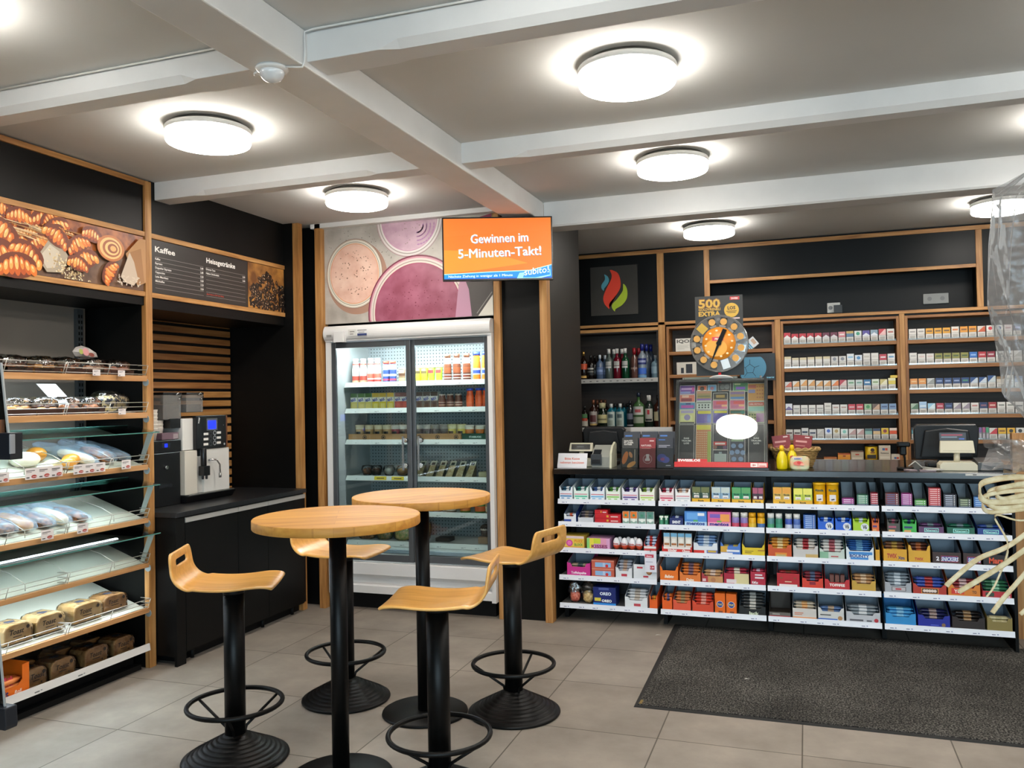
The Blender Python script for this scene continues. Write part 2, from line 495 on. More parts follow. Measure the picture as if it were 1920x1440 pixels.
# far side of the coffee niche and the returns beside the cooler
panel('wall_panel', 'tall black side panel closing the coffee niche', -4.40, -3.70, 5.50, 5.575, 0, ZC)
strip('tall oak strip on the edge of the coffee niche side panel', -3.70, -3.648, 5.505, 5.56, 0, ZC, 'z')
panel('wall_panel', 'narrow black panel between two oak strips beside the cooler', -3.75, -3.565, 5.70, 5.73, 0, ZC)
strip('tall oak strip along the drinks cooler on the side of the coffee niche', -3.565, -3.515, 5.60, 5.70, 0, ZC, 'z')
strip('tall oak strip between the drinks cooler and the black pillar panel', -2.118, -2.068, 5.66, 5.73, 0, 2.925, 'z')
panel('wall_panel', 'tall black panel under the hanging screen between two oak strips', -2.068, -1.768, 5.70, 5.74, 0, ZC)
strip('tall oak strip on the pillar corner beside the sweets counter', -1.768, -1.715, 5.655, 5.74, 0, 2.95, 'z')
b = MB(); b.box(-2.07, -1.722, 5.742, 6.60, 0, ZC, mottled('pillar_grey', '#161614', '#1b1a18', 2., .5)); struct(b, 'column')

# recess behind the mural
b = MB(); b.box(-3.56, -2.07, 6.40, 6.42, 0, ZC, BLACKM); struct(b, 'wall_niche')
# ------------------------------------------------------------------ pictures on the left wall (faces look along +x)
def wallprint(mb, x, y0, z0): return Print(mb, (x, y0, z0), (0, 1, 0), (0, 0, 1), .00001)

def croissant(p, cx, cz, r, rot, seed):
    """a curved, segmented roll printed from shaded slices"""
    rnd = random.Random(seed)
    tones = ['#9c4310', '#c45a14', '#da7420', '#e68c34', '#cc6218', '#b44e12']
    n = 7
    p.disc(cx, cz, r * 1.05, r * .62, M('#6d2c0d', .4), 18, rot)
    for i in range(n):
        t = -1 + 2 * (i + .5) / n
        a = rot + t * .9
        px = cx + r * .98 * t * cos(rot) - (-.28 * r * (t * t)) * sin(rot)
        pz = cz + r * .98 * t * sin(rot) + (-.28 * r * (t * t)) * cos(rot)
        w = r * (.50 - .24 * abs(t))
        p.disc(px, pz, r * .19, w, M(tones[rnd.randrange(6)], .4), 14, rot + t * .35)
        p.disc(px - r * .03, pz + w * .2, r * .10, w * .62, M(['#e8a657', '#d98a3a', '#f0b76c'][rnd.randrange(3)], .4), 12, rot + t * .35)
        p.disc(px - r * .04, pz + w * .42, r * .045, w * .25, M('#f7cf93', .4), 8, rot + t * .35)

# croissant picture
Y0, Y1, Z0, Z1 = 2.05, 4.048, 2.275, 2.604
b = MB(); b.box(PX - .02, PX + .003, Y0, Y1, Z0, Z1, mottled('picture_table', '#4a3227', '#7a5a44', 9., .4))
p = wallprint(b, PX + .003, Y0, Z0)
W_, H_ = Y1 - Y0, Z1 - Z0
rnd = random.Random(3)
p.poly([(0, H_), (W_, H_), (W_, H_ * .75), (W_ * .8, H_ * .55), (W_ * .4, H_ * .6), (0, H_ * .72)], mottled('picture_wood', '#6b2f12', '#b2652f', 14., .4))
for i in range(60):   # wheat ears and dark background loaves
    a = rnd.uniform(.1, W_ - .5); c = rnd.uniform(.17, .31)
    croissant(p, a, c, rnd.uniform(.055, .085), rnd.uniform(-.7, .7), i)
for i in range(34):
    a = rnd.uniform(1.0, 1.4); c = rnd.uniform(.18, .27)
    p.line(a, c, a + rnd.uniform(.12, .28), c + rnd.uniform(-.05, .0), rnd.uniform(.002, .005), M(['#c9a071', '#a8763f', '#e2c79a', '#8f6233'][i % 4], .5))
# oat sack with spilled flakes
p.poly([(1.24, .09), (1.31, .19), (1.40, .17), (1.44, .12), (1.40, .03), (1.30, .02)], M('#a99a86', .7))
p.poly([(1.26, .10), (1.32, .17), (1.38, .14), (1.35, .05), (1.30, .04)], M('#c7bba8', .7))
for i in range(150):
    a = rnd.gauss(1.43, .055); c = max(.006, rnd.gauss(.045, .03) + (1.43 - a) * .5)
    if .004 < c < .15 and a < 1.62: p.disc(a, c, .006, .0035, M(['#d9c59c', '#c3a877', '#eadcb9', '#a98d5e'][i % 4], .6), 6, rnd.uniform(0, 3))
croissant(p, .80, .16, .13, .5, 90); croissant(p, .70, .06, .14, -.2, 91); croissant(p, 1.04, .19, .10, -.5, 92); croissant(p, 1.36, .22, .085, -.5, 93); croissant(p, 1.50, .20, .08, .5, 94); croissant(p, 1.60, .27, .07, -.2, 95); croissant(p, .98, .07, .13, .25, 77); croissant(p, 1.18, .10, .10, -.4, 78); croissant(p, 1.12, .03, .11, .1, 79)
croissant(p, 1.55, .125, .085, .35, 80); croissant(p, 1.50, .095, .07, -.2, 83)
croissant(p, 1.72, .075, .075, 1.0, 81)
# cinnamon swirl
p.disc(1.73, .215, .10, .075, M('#b8692a', .4), 26)
for k, (rr, c) in enumerate(((.082, '#e8b56f'), (.066, '#9a4d1b'), (.052, '#e9b872'), (.037, '#8c4216'), (.022, '#dea25a'))):
    p.disc(1.73 + .004 * k, .215, rr, rr * .75, M(c, .4), 24)
# flour spill and paper sack
p.poly([(1.84, .20), (1.95, .31), (1.998, .31), (1.998, .05), (1.93, .02)], M('#b98c62', .7))
p.poly([(1.86, .21), (1.96, .25), (1.985, .05), (1.93, .03)], M('#a67a54', .7))
p.poly([(1.80, .06), (1.84, .15), (1.87, .215), (1.905, .16), (1.935, .06), (1.90, .02), (1.84, .03)], M('#c9b6a2', .9))
for i in range(40): p.disc(rnd.uniform(1.78, 1.95), rnd.uniform(.015, .07), .008, .004, M('#d3c3b0', .9), 7, rnd.uniform(0, 3))
tag(b.build('bakery_picture'), 'long printed picture of croissants, a swirl bun and oats above the bread shelves', 'picture')

# coffee menu board
Y0, Y1 = 4.110, 5.492
b = MB(); b.box(PX - .02, PX + .003, Y0, Y1, Z0, Z1, M('#2e2a27', .45))
p = wallprint(b, PX + .003, Y0, Z0)
WT = M('#efece6', .6); GL = M('#9c9792', .6)
p.text('Kaffee', .035, H_ - .072, .034, WT, bold=.025, w=.175)
p.text('Heissgetränke', .505, H_ - .072, .034, WT, bold=.025, w=.30)
ln = [('Kaffee', '2.80'), ('Espresso', '2.80'), ('Doppelter Espresso', '3.20'), ('Cappuccino', '3.20'), ('Latte Macchiato', '3.20'), ('Milchkaffee', '3.20'), ('', '')]
for i, (a, c) in enumerate(ln):
    z = H_ - .105 - i * .0275
    p.line(.035, z, .475, z, .0018, GL)
    if a: p.text(a, .036, z - .017, .0125, WT, bold=.02); p.text(c, .474, z - .020, .0125, WT, 'r', bold=.02)
p.line(.035, H_ - .105 - 7 * .0275, .475, H_ - .105 - 7 * .0275, .0018, GL)
for i, (a, c) in enumerate([('Diverse Tees', '2.80'), ('Heisse Schokolade', '2.80')] + [('', '')] * 5):
    z = H_ - .105 - i * .0275
    p.line(.50, z, .915, z, .0018, GL)
    if a: p.text(a, .501, z - .017, .0125, WT, bold=.02); p.text(c, .914, z - .020, .0125, WT, 'r', bold=.02)
p.line(.50, H_ - .105 - 7 * .0275, .915, H_ - .105 - 7 * .0275, .0018, GL)
p.text('Alle Preise in CHF inkl. MwSt.', .503, H_ - .105 - 6 * .0275 - .018, .0105, M('#d8452c', .5))
tag(b.build('menu_board'), 'dark coffee and hot drinks menu board with white lettering', 'menu board')
# coffee bean picture beside it
b = MB(); b.box(PX - .01, PX + .006, Y0 + .945, Y1, Z0, Z1, mottled('bean_backdrop', '#6e4420', '#d99a4c', 6., .4))
p = wallprint(b, PX + .006, Y0 + .945, Z0)
for i in range(240):
    a = rnd.uniform(.02, .43); top = .06 + .20 * sin(min(1, max(0, (a + .03) / .40)) * pi * .8)
    c = top * (1 - i / 240) + rnd.uniform(0, .02)
    r_ = rnd.uniform(0, 3.1)
    p.disc(a, max(.008, c), .019, .0125, M(['#1a120e', '#2a1b13', '#120d0b'][i % 3], .35), 10, r_)
    if i % 3: p.disc(a - .003, max(.008, c) + .004, .009, .003, M(['#caa27c', '#8a6548', '#e3c39c'][i % 3], .35), 7, r_)
tag(b.build('coffee_bean_picture'), 'printed picture of dark coffee beans at the end of the menu board', 'picture')

# ------------------------------------------------------------------ bread rack
RY0, RY1 = 1.9, 4.035
rack = thing('bread_rack', 'tall bread rack with wood-edged shelves and wire baskets beside the oak post', 'shelf rack', (0, 0, 0))
b = MB()
b.box(-4.24, -4.225, RY0, RY1, .10, 2.19, mottled('rack_back', '#78716a', '#807971', 2., .6))
b.build('back_panel', rack)
for yy in (3.95, 2.95):
    b = MB(); b.box(-4.224, -4.197, yy, yy + .045, .02, 2.18, M('#5b6063', .4, .6))
    for k in range(60): b.box(-4.1969, -4.196, yy + .008, yy + .018, .06 + k * .035, .08 + k * .035, BLACKM); b.box(-4.1969, -4.196, yy + .027, yy + .037, .06 + k * .035, .08 + k * .035, BLACKM)
    b.build('upright', rack)
b = MB(); b.box(-4.22, -3.80, RY0, 4.02, 0.0, .03, BLACKM); b.box(-4.22, -3.86, RY0, 4.02, .03, .11, BLACKM); b.build('plinth', rack)
BOARD = M('#c2c3b6', .45); LED = M('#dff0ff', .5, emit=13.); WIRE = M('#c9c4bb', .3, .4)
def basket(z, y0, y1, n=3, h=.052, lean=.02):
    b = MB()
    for k in range(n):
        zz = z + .014 + h * k / (n - 1); xx = -3.742 + lean * k / (n - 1)
        b.tube([(-3.80, y0, zz), (xx, y0 + .004, zz), (xx, y1 - .004, zz), (-3.80, y1, zz)], .0022, WIRE, 6)
    for yy in (y0 + .003, (y0 + y1) / 2, y1 - .003): b.tube([(-3.746, yy, z + .004), (-3.742 + lean, yy, z + .014 + h)], .0022, WIRE, 6)
    b.build('wire_basket', rack)
# (z of fascia bottom, fascia height, shelf depth, slope, wire baskets, divider wires)
SHELF = [(1.726, .034, .43, 0.0, 1, 0), (1.506, .034, .43, .04, 1, 0), (1.196, .030, .43, .13, 1, 1), (.878, .028, .43, .14, 1, 1), (.612, .026, .43, .15, 1, 1), (.342, .028, .43, .14, 1, 0)]
for i, (z, fh, d, sl, bk, dv) in enumerate(SHELF):
    b = MB(); b.box(-3.765, -3.742, RY0, 4.030, z, z + fh, BEECH); b.build('shelf_edge', rack, bevel=.002)
    b = MB(); zt = z + fh - .006
    b.hexa([(-3.765, RY0, zt - .012), (-3.765, 4.025, zt - .012), (-3.765 - d, 4.025, zt - .012 + sl), (-3.765 - d, RY0, zt - .012 + sl),
            (-3.765, RY0, zt), (-3.765, 4.025, zt), (-3.765 - d, 4.025, zt + sl), (-3.765 - d, RY0, zt + sl)], BOARD)
    b.build('shelf_board', rack)
    for (a, c) in ((1.92, 2.72), (2.72, 3.43), (3.44, 4.02)): basket(zt, a, c)
    if dv:
        for yy in (2.40, 2.85, 3.20, 3.46, 3.78):
            b = MB(); b.tube([(-3.76, yy, zt + .02), (-3.76, yy, zt + .055), (-3.86, yy, zt + .10), (-4.15, yy, zt + .17)], .0022, WIRE, 6); b.build('divider_wire', rack)
    b = MB(); b.lathe([(.0, -.002), (.022, -.002), (.022, .002), (0, .002)], (-3.755, 4.033, z - .006), M('#8f9b9d', .3), 14, False, 'y'); b.build('shelf_bracket', rack)
# LED tubes under the shelves
for z, ye in ((1.730, 3.80), (1.510, 3.80), (1.199, 3.85), (.870, 3.85), (.616, 3.95)):
    b = MB(); v = z == .870; b.box(-3.80 if v else -3.835, -3.795 + .008 * v, RY0, ye, z + .006 * v, z + .007 + .003 * v, LED); b.build('led_tube', rack)
# glass covers over the three angled shelves
GE = M('#5f9c92', .15, trans=.3)
for z in (1.440, 1.126, .838):
    b = MB()
    b.hexa([(-3.66, RY0, z - .022), (-3.66, 4.035, z - .022), (-3.90, 4.035, z + .018), (-3.90, RY0, z + .018),
            (-3.66, RY0, z - .017), (-3.66, 4.035, z - .017), (-3.90, 4.035, z + .023), (-3.90, RY0, z + .023)], GLASS)
    b.box(-3.6615, -3.659, RY0, 4.036, z - .0225, z - .0165, GE); b.box(-3.902, -3.900, RY0, 4.036, z + .018, z + .024, GE)
    b.build('glass_cover', rack)
    b = MB()
    b.hexa([(-3.80, 4.020, z - .19), (-3.77, 4.020, z - .19), (-3.77, 4.024, z - .19), (-3.80, 4.024, z - .19),
            (-3.73, 4.020, z - .012), (-3.69, 4.020, z - .018), (-3.69, 4.024, z - .018), (-3.73, 4.024, z - .012)], M('#b6c0bd', .3, .3))
    b.build('glass_bracket', rack)
# white bottom shelf
b = MB(); b.box(-4.22, -3.752, RY0, 4.02, .118, .130, M('#4b4a49', .6)); b.build('shelf_board', rack)
b = MB(); b.hexa([(-3.752, RY0, .118), (-3.738, RY0, .118), (-3.738, 4.03, .118), (-3.752, 4.03, .118), (-3.752, RY0, .158), (-3.745, RY0, .158), (-3.745, 4.03, .158), (-3.752, 4.03, .158)], M('#dedad6', .4))
p = wallprint(b, -3.7375, RY0, .118)
for yy in (.85, 1.33, 1.6): p.rect(yy, .010, yy + .03, .016, M('#6b6b6b', .6)); p.rect(yy + .036, .012, yy + .046, .018, M('#9a9a9a', .6))
b.build('price_rail', rack)

# price cards clipped to the baskets
def card(y, z, w, h, n, label, red=True):
    b = MB(); b.box(-.0008, 0, 0, w, 0, h, M('#ded6d4', .5)); p = Print(b, (0, 0, 0), (0, 1, 0), (0, 0, 1))
    for k in range(n):
        a = k * w / n
        p.rect(a + .006, h * .72, a + w / n * .75, h * .80, M('#6c6765', .6)); p.rect(a + .006, h * .60, a + w / n * .5, h * .66, M('#8a8583', .6))
        p.rect(a + .006, h * .12, a + w / n * .32, h * .22, M('#4a4644', .6))
        if red:
            p.disc(a + w / n * .68, h * .24, w / n * .22, h * .15, M('#a8362a', .5), 12)
            p.rect(a + w / n * .55, h * .20, a + w / n * .92, h * .24, M('#e9d9d4', .5))
    return tag(b.build('price_card', loc=(-3.718, y, z)), label, 'price card')
card(3.44 + .16, 1.752, .052, .034, 1, 'left of the two small price cards on the top bread shelf', False)
card(3.44 + .34, 1.752, .052, .034, 1, 'right of the two small price cards on the top bread shelf', False)
card(3.44 + .34, 1.532, .055, .034, 1, 'small price card on the second bread shelf', False)
card(3.17, 1.217, .225, .058, 3, 'long white three-price card on the bun shelf')
card(3.465, 1.217, .145, .052, 2, 'white double price card in the middle of the bun shelf')
card(3.612, 1.217, .068, .052, 1, 'price card beside the bagged bread rolls on the bun shelf')
card(3.80, 1.217, .068, .052, 1, 'rightmost price card on the bun shelf, near the oak post')
card(3.02, 1.217, .06, .05, 1, 'price card at the left frame edge on the bun shelf')
card(3.26, .897, .075, .052, 1, 'left of the two price cards on the baguette shelf')
card(3.485, .897, .072, .052, 1, 'right of the two price cards on the baguette shelf')

# wrapped bread and pastries
CELLO = pane('cellophane_bag', '#f4f6f6', .09, .14, bump=.7)
def crumpled(mb, c, sx, sy, sz, mat, seed, n=12, m=8, amp=.16, p=2.6):
    """a soft, slightly wrinkled pack: superellipsoid with noise"""
    rn = random.Random(seed); vs = []
    def sg(a, e): return math.copysign(abs(a) ** e, a)
    for j in range(m + 1):
        t = pi * j / m
        for i in range(n):
            a = 2 * pi * i / n
            k = 1 + rn.uniform(-amp, amp) * (0 < j < m)
            e = 2 / p
            vs.append((c[0] + sx * k * sg(sin(t), e) * sg(cos(a), e), c[1] + sy * k * sg(sin(t), e) * sg(sin(a), e), c[2] + sz * (1 + (k - 1) * .6) * sg(cos(t), e)))
    mb.add(vs, [(j * n + i, (j + 1) * n + i, (j + 1) * n + (i + 1) % n, j * n + (i + 1) % n) for j in range(m) for i in range(n)], mat, True)
BROWN = mottled('crust_dark', '#4a2a17', '#a8622c', 45., .5, lo=.4, hi=.6); GOLD = mottled('crust_golden', '#b5702e', '#e5ac5c', 30., .45)
PALE = mottled('crust_pale', '#d9b98c', '#f0dfc0', 20., .6); CHOC = mottled('chocolate_glaze', '#2c170f', '#5c3420', 30., .35)
def cakepack(label, y, z, sy, kind, seed, sx=.085, sz=.05):
    t = thing('pastry_pack', label, 'packaged pastry', (-3.86, y, z))
    rn = random.Random(seed)
    for k in range(kind[1]):
        for q in range(2):
            b = MB(); c = (-.03 + q * .06, -sy + (k + .5) * 2 * sy / kind[1], .026 + .006 * (k % 2))
            if kind[0] == 'ring':
                pr = [(.024 + .012 * cos(a), .012 * sin(a)) for a in (2 * pi * i / 8 for i in range(9))]
                b.lathe(pr, c, GOLD, 14)
            else: b.ball(c, .034, kind[2], 12, 8, (1, 1, .8))
            if q: b.ball((c[0], c[1], c[2] + .018), .024, CHOC if kind[0] != 'plain' else BROWN, 10, 6, (1, 1, .4))
            b.build('pastry', t)
    b = MB(); b.box(-sx, sx, -sy, sy, 0, .006, M('#1c1410', .3))
    b.prism([(-sy, .0), (sy, 0), (sy + .006, .034), (-sy - .006, .034)], 'x', sx, sx + .001, M('#3a241a', .35)); b.build('tray', t)
    b = MB(); crumpled(b, (0, 0, sz), sx * 1.06, sy * 1.06, sz, CELLO, seed, 18, 10, .10, 3.2); b.build('wrapping', t)
    return t
zt = 1.726 + .030
for i, (y, s, k, lb) in enumerate(((2.55, .10, ('plain', 3, BROWN), 'wrapped brown cake on the top bread shelf, out of view at the left end'),
        (2.83, .10, ('plain', 4, GOLD), 'wrapped golden pastry on the top bread shelf, second from the left end'),
        (3.03, .09, ('choc', 4, GOLD), 'clear pack of golden buns cut by the left frame edge, top bread shelf'),
        (3.18, .085, ('choc', 4, BROWN), 'clear pack of dark pastries on the top bread shelf, behind the left basket'),
        (3.36, .075, ('choc', 4, GOLD), 'clear pack of orange fruit pastries in the middle of the top bread shelf'),
        (3.53, .07, ('plain', 4, BROWN), 'clear pack of nut pastries just right of the basket gap, top bread shelf'),
        (3.69, .07, ('plain', 4, M('#c9a183', .5)), 'clear pack of pale biscuits under the tilted bag, top bread shelf'),
        (3.87, .085, ('plain', 4, M('#a9705c', .5)), 'clear pack of reddish biscuits by the oak post, top bread shelf'))):
    cakepack(lb, y, zt, s, k, 30 + i)
t = thing('biscuit_bag', 'tilted silvery bag with a pink badge leaning on top of the top shelf packs', 'biscuit bag', (-3.92, 3.74, zt + .10))
b = MB(); W2 = M('#a49d98', .35)
b.add([(-.03, -.17, .0), (.03, -.12, -.01), (.05, .16, -.01), (-.02, .19, 0), (-.03, -.06, .085), (.02, -.055, .08), (.03, .00, .078), (-.03, .01, .082)],
      [(0, 1, 5, 4), (1, 2, 6, 5), (2, 3, 7, 6), (4, 5, 6, 7), (0, 4, 7, 3), (0, 3, 2, 1)], W2)
b.build('bag', t, solid=.004, sub=1)
b = MB(); p = Print(b, (.040, -.06, .01), (0, 1, -.1), (-.15, 0, 1), .004); p.disc(.03, .03, .024, .022, M('#c98a8a', .5)); p.disc(.065, .018, .02, .012, M('#7a3322', .5)); p.disc(-.012, .025, .014, .016, M('#9aa04a', .5)); b.build('print', t)
zt = 1.506 + .032
for i, (y, s, k, lb) in enumerate(((2.80, .10, ('plain', 4, BROWN), 'clear pack of brown rolls on the second bread shelf, second from the left end'),
        (3.02, .09, ('choc', 4, BROWN), 'clear pack of dark rolls cut by the left frame edge, second bread shelf'),
        (3.20, .085, ('choc', 4, GOLD), 'clear pack of chocolate-topped pastries on the second bread shelf'),
        (3.37, .075, ('ring', 4, GOLD), 'clear pack of golden ring pastries on the second bread shelf'),
        (3.54, .055, ('plain', 2, BROWN), 'rounded clear pack with a dark label, second bread shelf'),
        (3.68, .055, ('plain', 2, BROWN), 'rounded clear pack in front of the lit white board, second bread shelf'))):
    cakepack(lb, y, zt, s, k, 50 + i)
t = thing('biscuit_bag', 'cellophane bag of cream and navy printed biscuits by the oak post, second shelf', 'biscuit bag', (-3.88, 3.87, zt))
b = MB(); crumpled(b, (0, 0, .055), .075, .12, .055, mottled('printed_film', '#2b2c38', '#cbb88a', 40., .3, lo=.47, hi=.53), 61, 18, 10, .1, 2.4); b.build('bag', t)
b = MB(); crumpled(b, (0, 0, .07), .082, .125, .065, CELLO, 62, 18, 10, .12, 2.4); b.build('wrapping', t)
t = thing('lit_patch', 'white sheet added for the lit corner of the second bread shelf board', 'card', (-3.97, 3.66, zt + .01))  # added white sheet: the lit corner of the board, drawn as a slab
b = MB(); b.hexa([(-.02, -.01, 0), (.0, .10, 0), (.001, .10, 0), (-.019, -.01, 0), (-.05, -.16, .165), (-.03, -.05, .165), (-.029, -.05, .165), (-.049, -.16, .165)], M('#f2f2f0', .5)); b.build('card', t)

def roll(label, x, y, z, sx, sy, sz, mat, seed=0, cat='bread roll', rz=0.):
    b = MB(); b.ball((0, 0, sz * .93), 1, mat, 18, 10, (sx, sy, sz)); o = b.build('bread_roll', loc=(x, y, z), rz=rz); return tag(o, label, cat)
# slope of shelf 3: z = 1.22 + .13*(d/.55)
def zs(i, x): z, fh, d, sl = SHELF[i][:4]; return z + fh - .006 + sl * ((-3.765 - x) / d)
FLOURED = mottled('floured_crust', '#e6dcc6', '#f4efe2', 14., .7); BUNW = M('#e9d9a8', .5); SHINE = mottled('glazed_crust', '#d98a2b', '#f0b14a', 12., .3, spec=.8)
roll('large floury white bun on the lit bun shelf', -3.92, 3.34, zs(2, -3.92), .075, .075, .042, FLOURED)
roll('golden glazed roll behind the floury bun', -3.99, 3.47, zs(2, -3.99), .055, .055, .04, SHINE)
roll('pale yellow bun in front of the floury bun', -3.83, 3.43, zs(2, -3.83), .045, .05, .032, BUNW)
roll('white spotted bun at the front of the bun shelf', -3.80, 3.36, zs(2, -3.80), .04, .045, .03, FLOURED)
roll('glazed orange roll beside the divider wire, bun shelf', -3.83, 3.53, zs(2, -3.83), .04, .05, .034, SHINE)
roll('glazed orange roll next to the bagged baguette, bun shelf', -3.88, 3.60, zs(2, -3.88), .045, .05, .034, SHINE)
roll('flat pale roll with a blue-grey top near the left edge, bun shelf', -3.87, 3.06, zs(2, -3.87), .06, .07, .03, BUNW)
roll('small brown roll at the left frame edge, bun shelf', -3.81, 3.06, zs(2, -3.81), .03, .03, .022, GOLD)
FILM = M('#b5cee8', .2, alpha=.30, spec=.8)
def bagged(label, x0, y0, x1, y1, i, r, mat, seed, w=None, frosty=True):
    """bread inside a film sleeve lying down the slope of shelf i; x0,y0 front end"""
    t = thing('bagged_bread', label, 'bagged bread', (x0, y0, zs(i, x0)))
    d = Vector((x1 - x0, y1 - y0, zs(i, x1) - zs(i, x0))); n = 14; side = Vector((-d.y, d.x, 0)).normalized(); up = Vector((0, 0, 1)); up = (up - d.normalized() * d.normalized().z).normalized()
    rn = random.Random(seed)
    def body(k0, k1, rr, m, name, amp, lift):
        b = MB(); rows = []
        for j in range(n + 1):
            s_ = k0 + (k1 - k0) * j / n; e = sin(pi * min(1, max(0, j / n))) ** .35
            row = []
            for k in range(13):
                a = 2 * pi * k / 12; q = rr * e * (1 + rn.uniform(-amp, amp) * (k % 12 > 0)) + .001
                row.append(tuple(d * s_ + side * cos(a) * q * 1.1 + up * (sin(a) * q * .8 + lift)))
            rows.append(row)
        b.grid(rows, m); b.build(name, t)
    body(.05, .62, r, mat, 'loaf', .04, r * .85)
    body(-.02, 1.0, r * 1.16, FILM, 'sleeve', .14, r * 1.0)
    return t
bagged('blue-white film sleeve of baguettes standing out on the bun shelf', -3.80, 3.70, -4.16, 3.58, 2, .038, PALE, 5)
bagged('film-wrapped seeded roll at the bun shelf\'s far end', -3.80, 3.83, -4.15, 3.74, 2, .045, BROWN, 6)
bagged('dark film bag at the end of the bun shelf by the oak post', -3.82, 3.96, -4.15, 3.88, 2, .035, CHOC, 7)
for i, (y, r, m_, lb) in enumerate(((2.72, .05, PALE, 'bagged white baguette at the left end of the baguette shelf'), (2.90, .05, BROWN, 'bagged dark baguette at the left end of the baguette shelf'),
        (3.06, .05, PALE, 'frosty film bag with a pale baguette, cut by the left frame edge'), (3.19, .045, BROWN, 'frosty film bag with green-flecked bread on the baguette shelf'),
        (3.30, .045, GOLD, 'film bag with a cheese-topped golden roll on the baguette shelf'), (3.42, .04, BROWN, 'film bag with a dark striped roll in the middle of the baguette shelf'),
        (3.52, .045, PALE, 'film bag with a pale crusty roll right of the dark one'), (3.66, .035, BROWN, 'flat film bag with dark crumbs near the end of the baguette shelf'))):
    bagged(lb, -3.81, y, -4.15, y - .12, 3, r, m_, 70 + i)

def loaf(label, x, y, z, i=None, tone=PALE, h=.10, w=.17, d=.10, text='Toast', rz=0.):
    t = thing('toast_loaf', label, 'bread loaf', (x, y, z), rz)
    b = MB(); pr = [(-w / 2, .0), (w / 2, .0), (w / 2, h * .70), (w / 2 - .012, h * .9), (w * .3, h), (-w * .3, h), (-w / 2 + .012, h * .9), (-w / 2, h * .70)]
    b.prism([(u_, v_ + .003) for u_, v_ in pr], 'x', -d, 0, tone); b.build('loaf', t, bevel=.008)
    b = MB(); b.prism([(u_ * 1.03, v_ * 1.03 + .001) for u_, v_ in pr], 'x', -d * 1.03, .004, CELLO)
    p = Print(b, (.0045, -w / 2, 0), (0, 1, 0), (0, 0, 1))
    DK = M('#2d221b', .5)
    p.text(text, w * .16, h * .50, h * .26, DK, slant=.25, bold=.015); p.rect(w * .3, h * .36, w * .62, h * .40, DK)
    p.disc(w * .84, h * .74, .010, .010, DK); p.disc(w * .72, h * .24, .005, .005, DK); p.rect(w * .12, h * .12, w * .4, h * .16, M('#8d7458', .5))
    p2 = Print(b, (-d * .9, -w * .35, h * 1.035), (0, 1, 0), (1, 0, 0)) if False else Print(b, (-.01, -w * .33, h * 1.033), (0, 1, 0), (-1, 0, 0))
    p2.n = Vector((0, 0, 1)); p2.disc(w * .35, d * .45, .028, .02, M('#4d5a78', .5)); p2.rect(w * .1, d * .2, w * .6, d * .26, DK)
    b.build('wrapping', t)
    b = MB(); crumpled(b, (-d * .5, w / 2 + .022, h * .5), .028, .026, .03, CELLO, int(y * 100), 10, 6, .3, 2.); b.build('bag_end', t)
    return t
TOAST = mottled('toast_crust', '#9a6a3a', '#c4925a', 16., .55); SOFT = mottled('soft_bread', '#d7a868', '#ecc88f', 10., .55)
i = 5
loaf('bagged sliced bread with blue badge at the left frame edge, lit lower shelf', -3.80, 3.19, zs(5, -3.84), tone=SOFT, w=.16, d=.12, text='Toast')
loaf('second bagged sliced bread from the left on the lit lower shelf', -3.80, 3.385, zs(5, -3.84), tone=SOFT, w=.17, d=.12, text='Toast')
loaf('bagged sliced bread left of the darkest bag, lit lower shelf', -3.80, 3.63, zs(5, -3.84), tone=SOFT, w=.19, d=.13, text='Toast')
loaf('darker bagged bread nearest the oak post on the lit lower shelf', -3.82, 3.845, zs(5, -3.86), tone=TOAST, w=.17, d=.12, h=.09, text='Toast')
loaf('small toast loaf next to the orange carton, bottom bread shelf', -3.80, 3.295, .131, tone=TOAST, w=.12, d=.10)
loaf('toast loaf second from the orange carton, bottom bread shelf', -3.80, 3.46, .131, tone=TOAST, w=.15, d=.12)
loaf('toast loaf in the middle of the bottom bread shelf', -3.80, 3.685, .131, tone=TOAST, w=.16, d=.12)
loaf('toast loaf by the oak post on the bottom bread shelf', -3.80, 3.885, .131, tone=TOAST, w=.15, d=.12)
loaf('toast loaf standing behind the middle one, bottom bread shelf', -3.94, 3.60, .131, tone=TOAST, w=.15, d=.11)
loaf('toast loaf standing behind the one by the oak post', -3.94, 3.80, .131, tone=TOAST, w=.15, d=.11)
loaf('toast loaf standing behind the second one, bottom bread shelf', -3.94, 3.35, .131, tone=TOAST, w=.15, d=.11)
t = thing('display_carton', 'orange carton of snack rolls on the bottom bread shelf at the left edge', 'display carton', (-3.765, 3.098, .131))
OR = M('#e06c12', .5)
b = MB(); b.prism([(-.26, 0), (.125, 0), (.125, .16), (.085, .155), (.085, .085), (.06, .06), (-.26, .06)], 'x', -.002, 0, OR)
b.box(-.20, -.002, .123, .125, 0, .16, OR); b.box(-.20, -.002, -.26, .123, 0, .002, OR)
p = Print(b, (0.0005, -.1, 0), (0, 1, 0), (0, 0, 1)); p.text('Petit', .03, .022, .03, M('#2b2b66', .5), bold=.03); p.text('Roll', .14, .022, .018, M('#f3e6d8', .5), bold=.02, slant=.2)
b.build('carton', t)
for k, (x, z) in enumerate(((-.06, .03), (-.06, .062), (-.06, .09))):
    b = MB(); crumpled(b, (0, 0, .016), .05, .14, .018, M('#e88a4a', .35), k, 14, 8, .08, 3); p = Print(b, (.035, -.05, .022), (0, 1, 0), (-.3, 0, 1), .006); p.text('Roll', .08, .0, .022, M('#c2264b', .5), bold=.03)
    tag(b.build('snack_roll_pack', loc=(-3.825, 3.07, .134 + k * .031)), 'orange and white snack roll packs stacked in the orange carton', 'snack pack', 'snack roll packs in the orange carton')

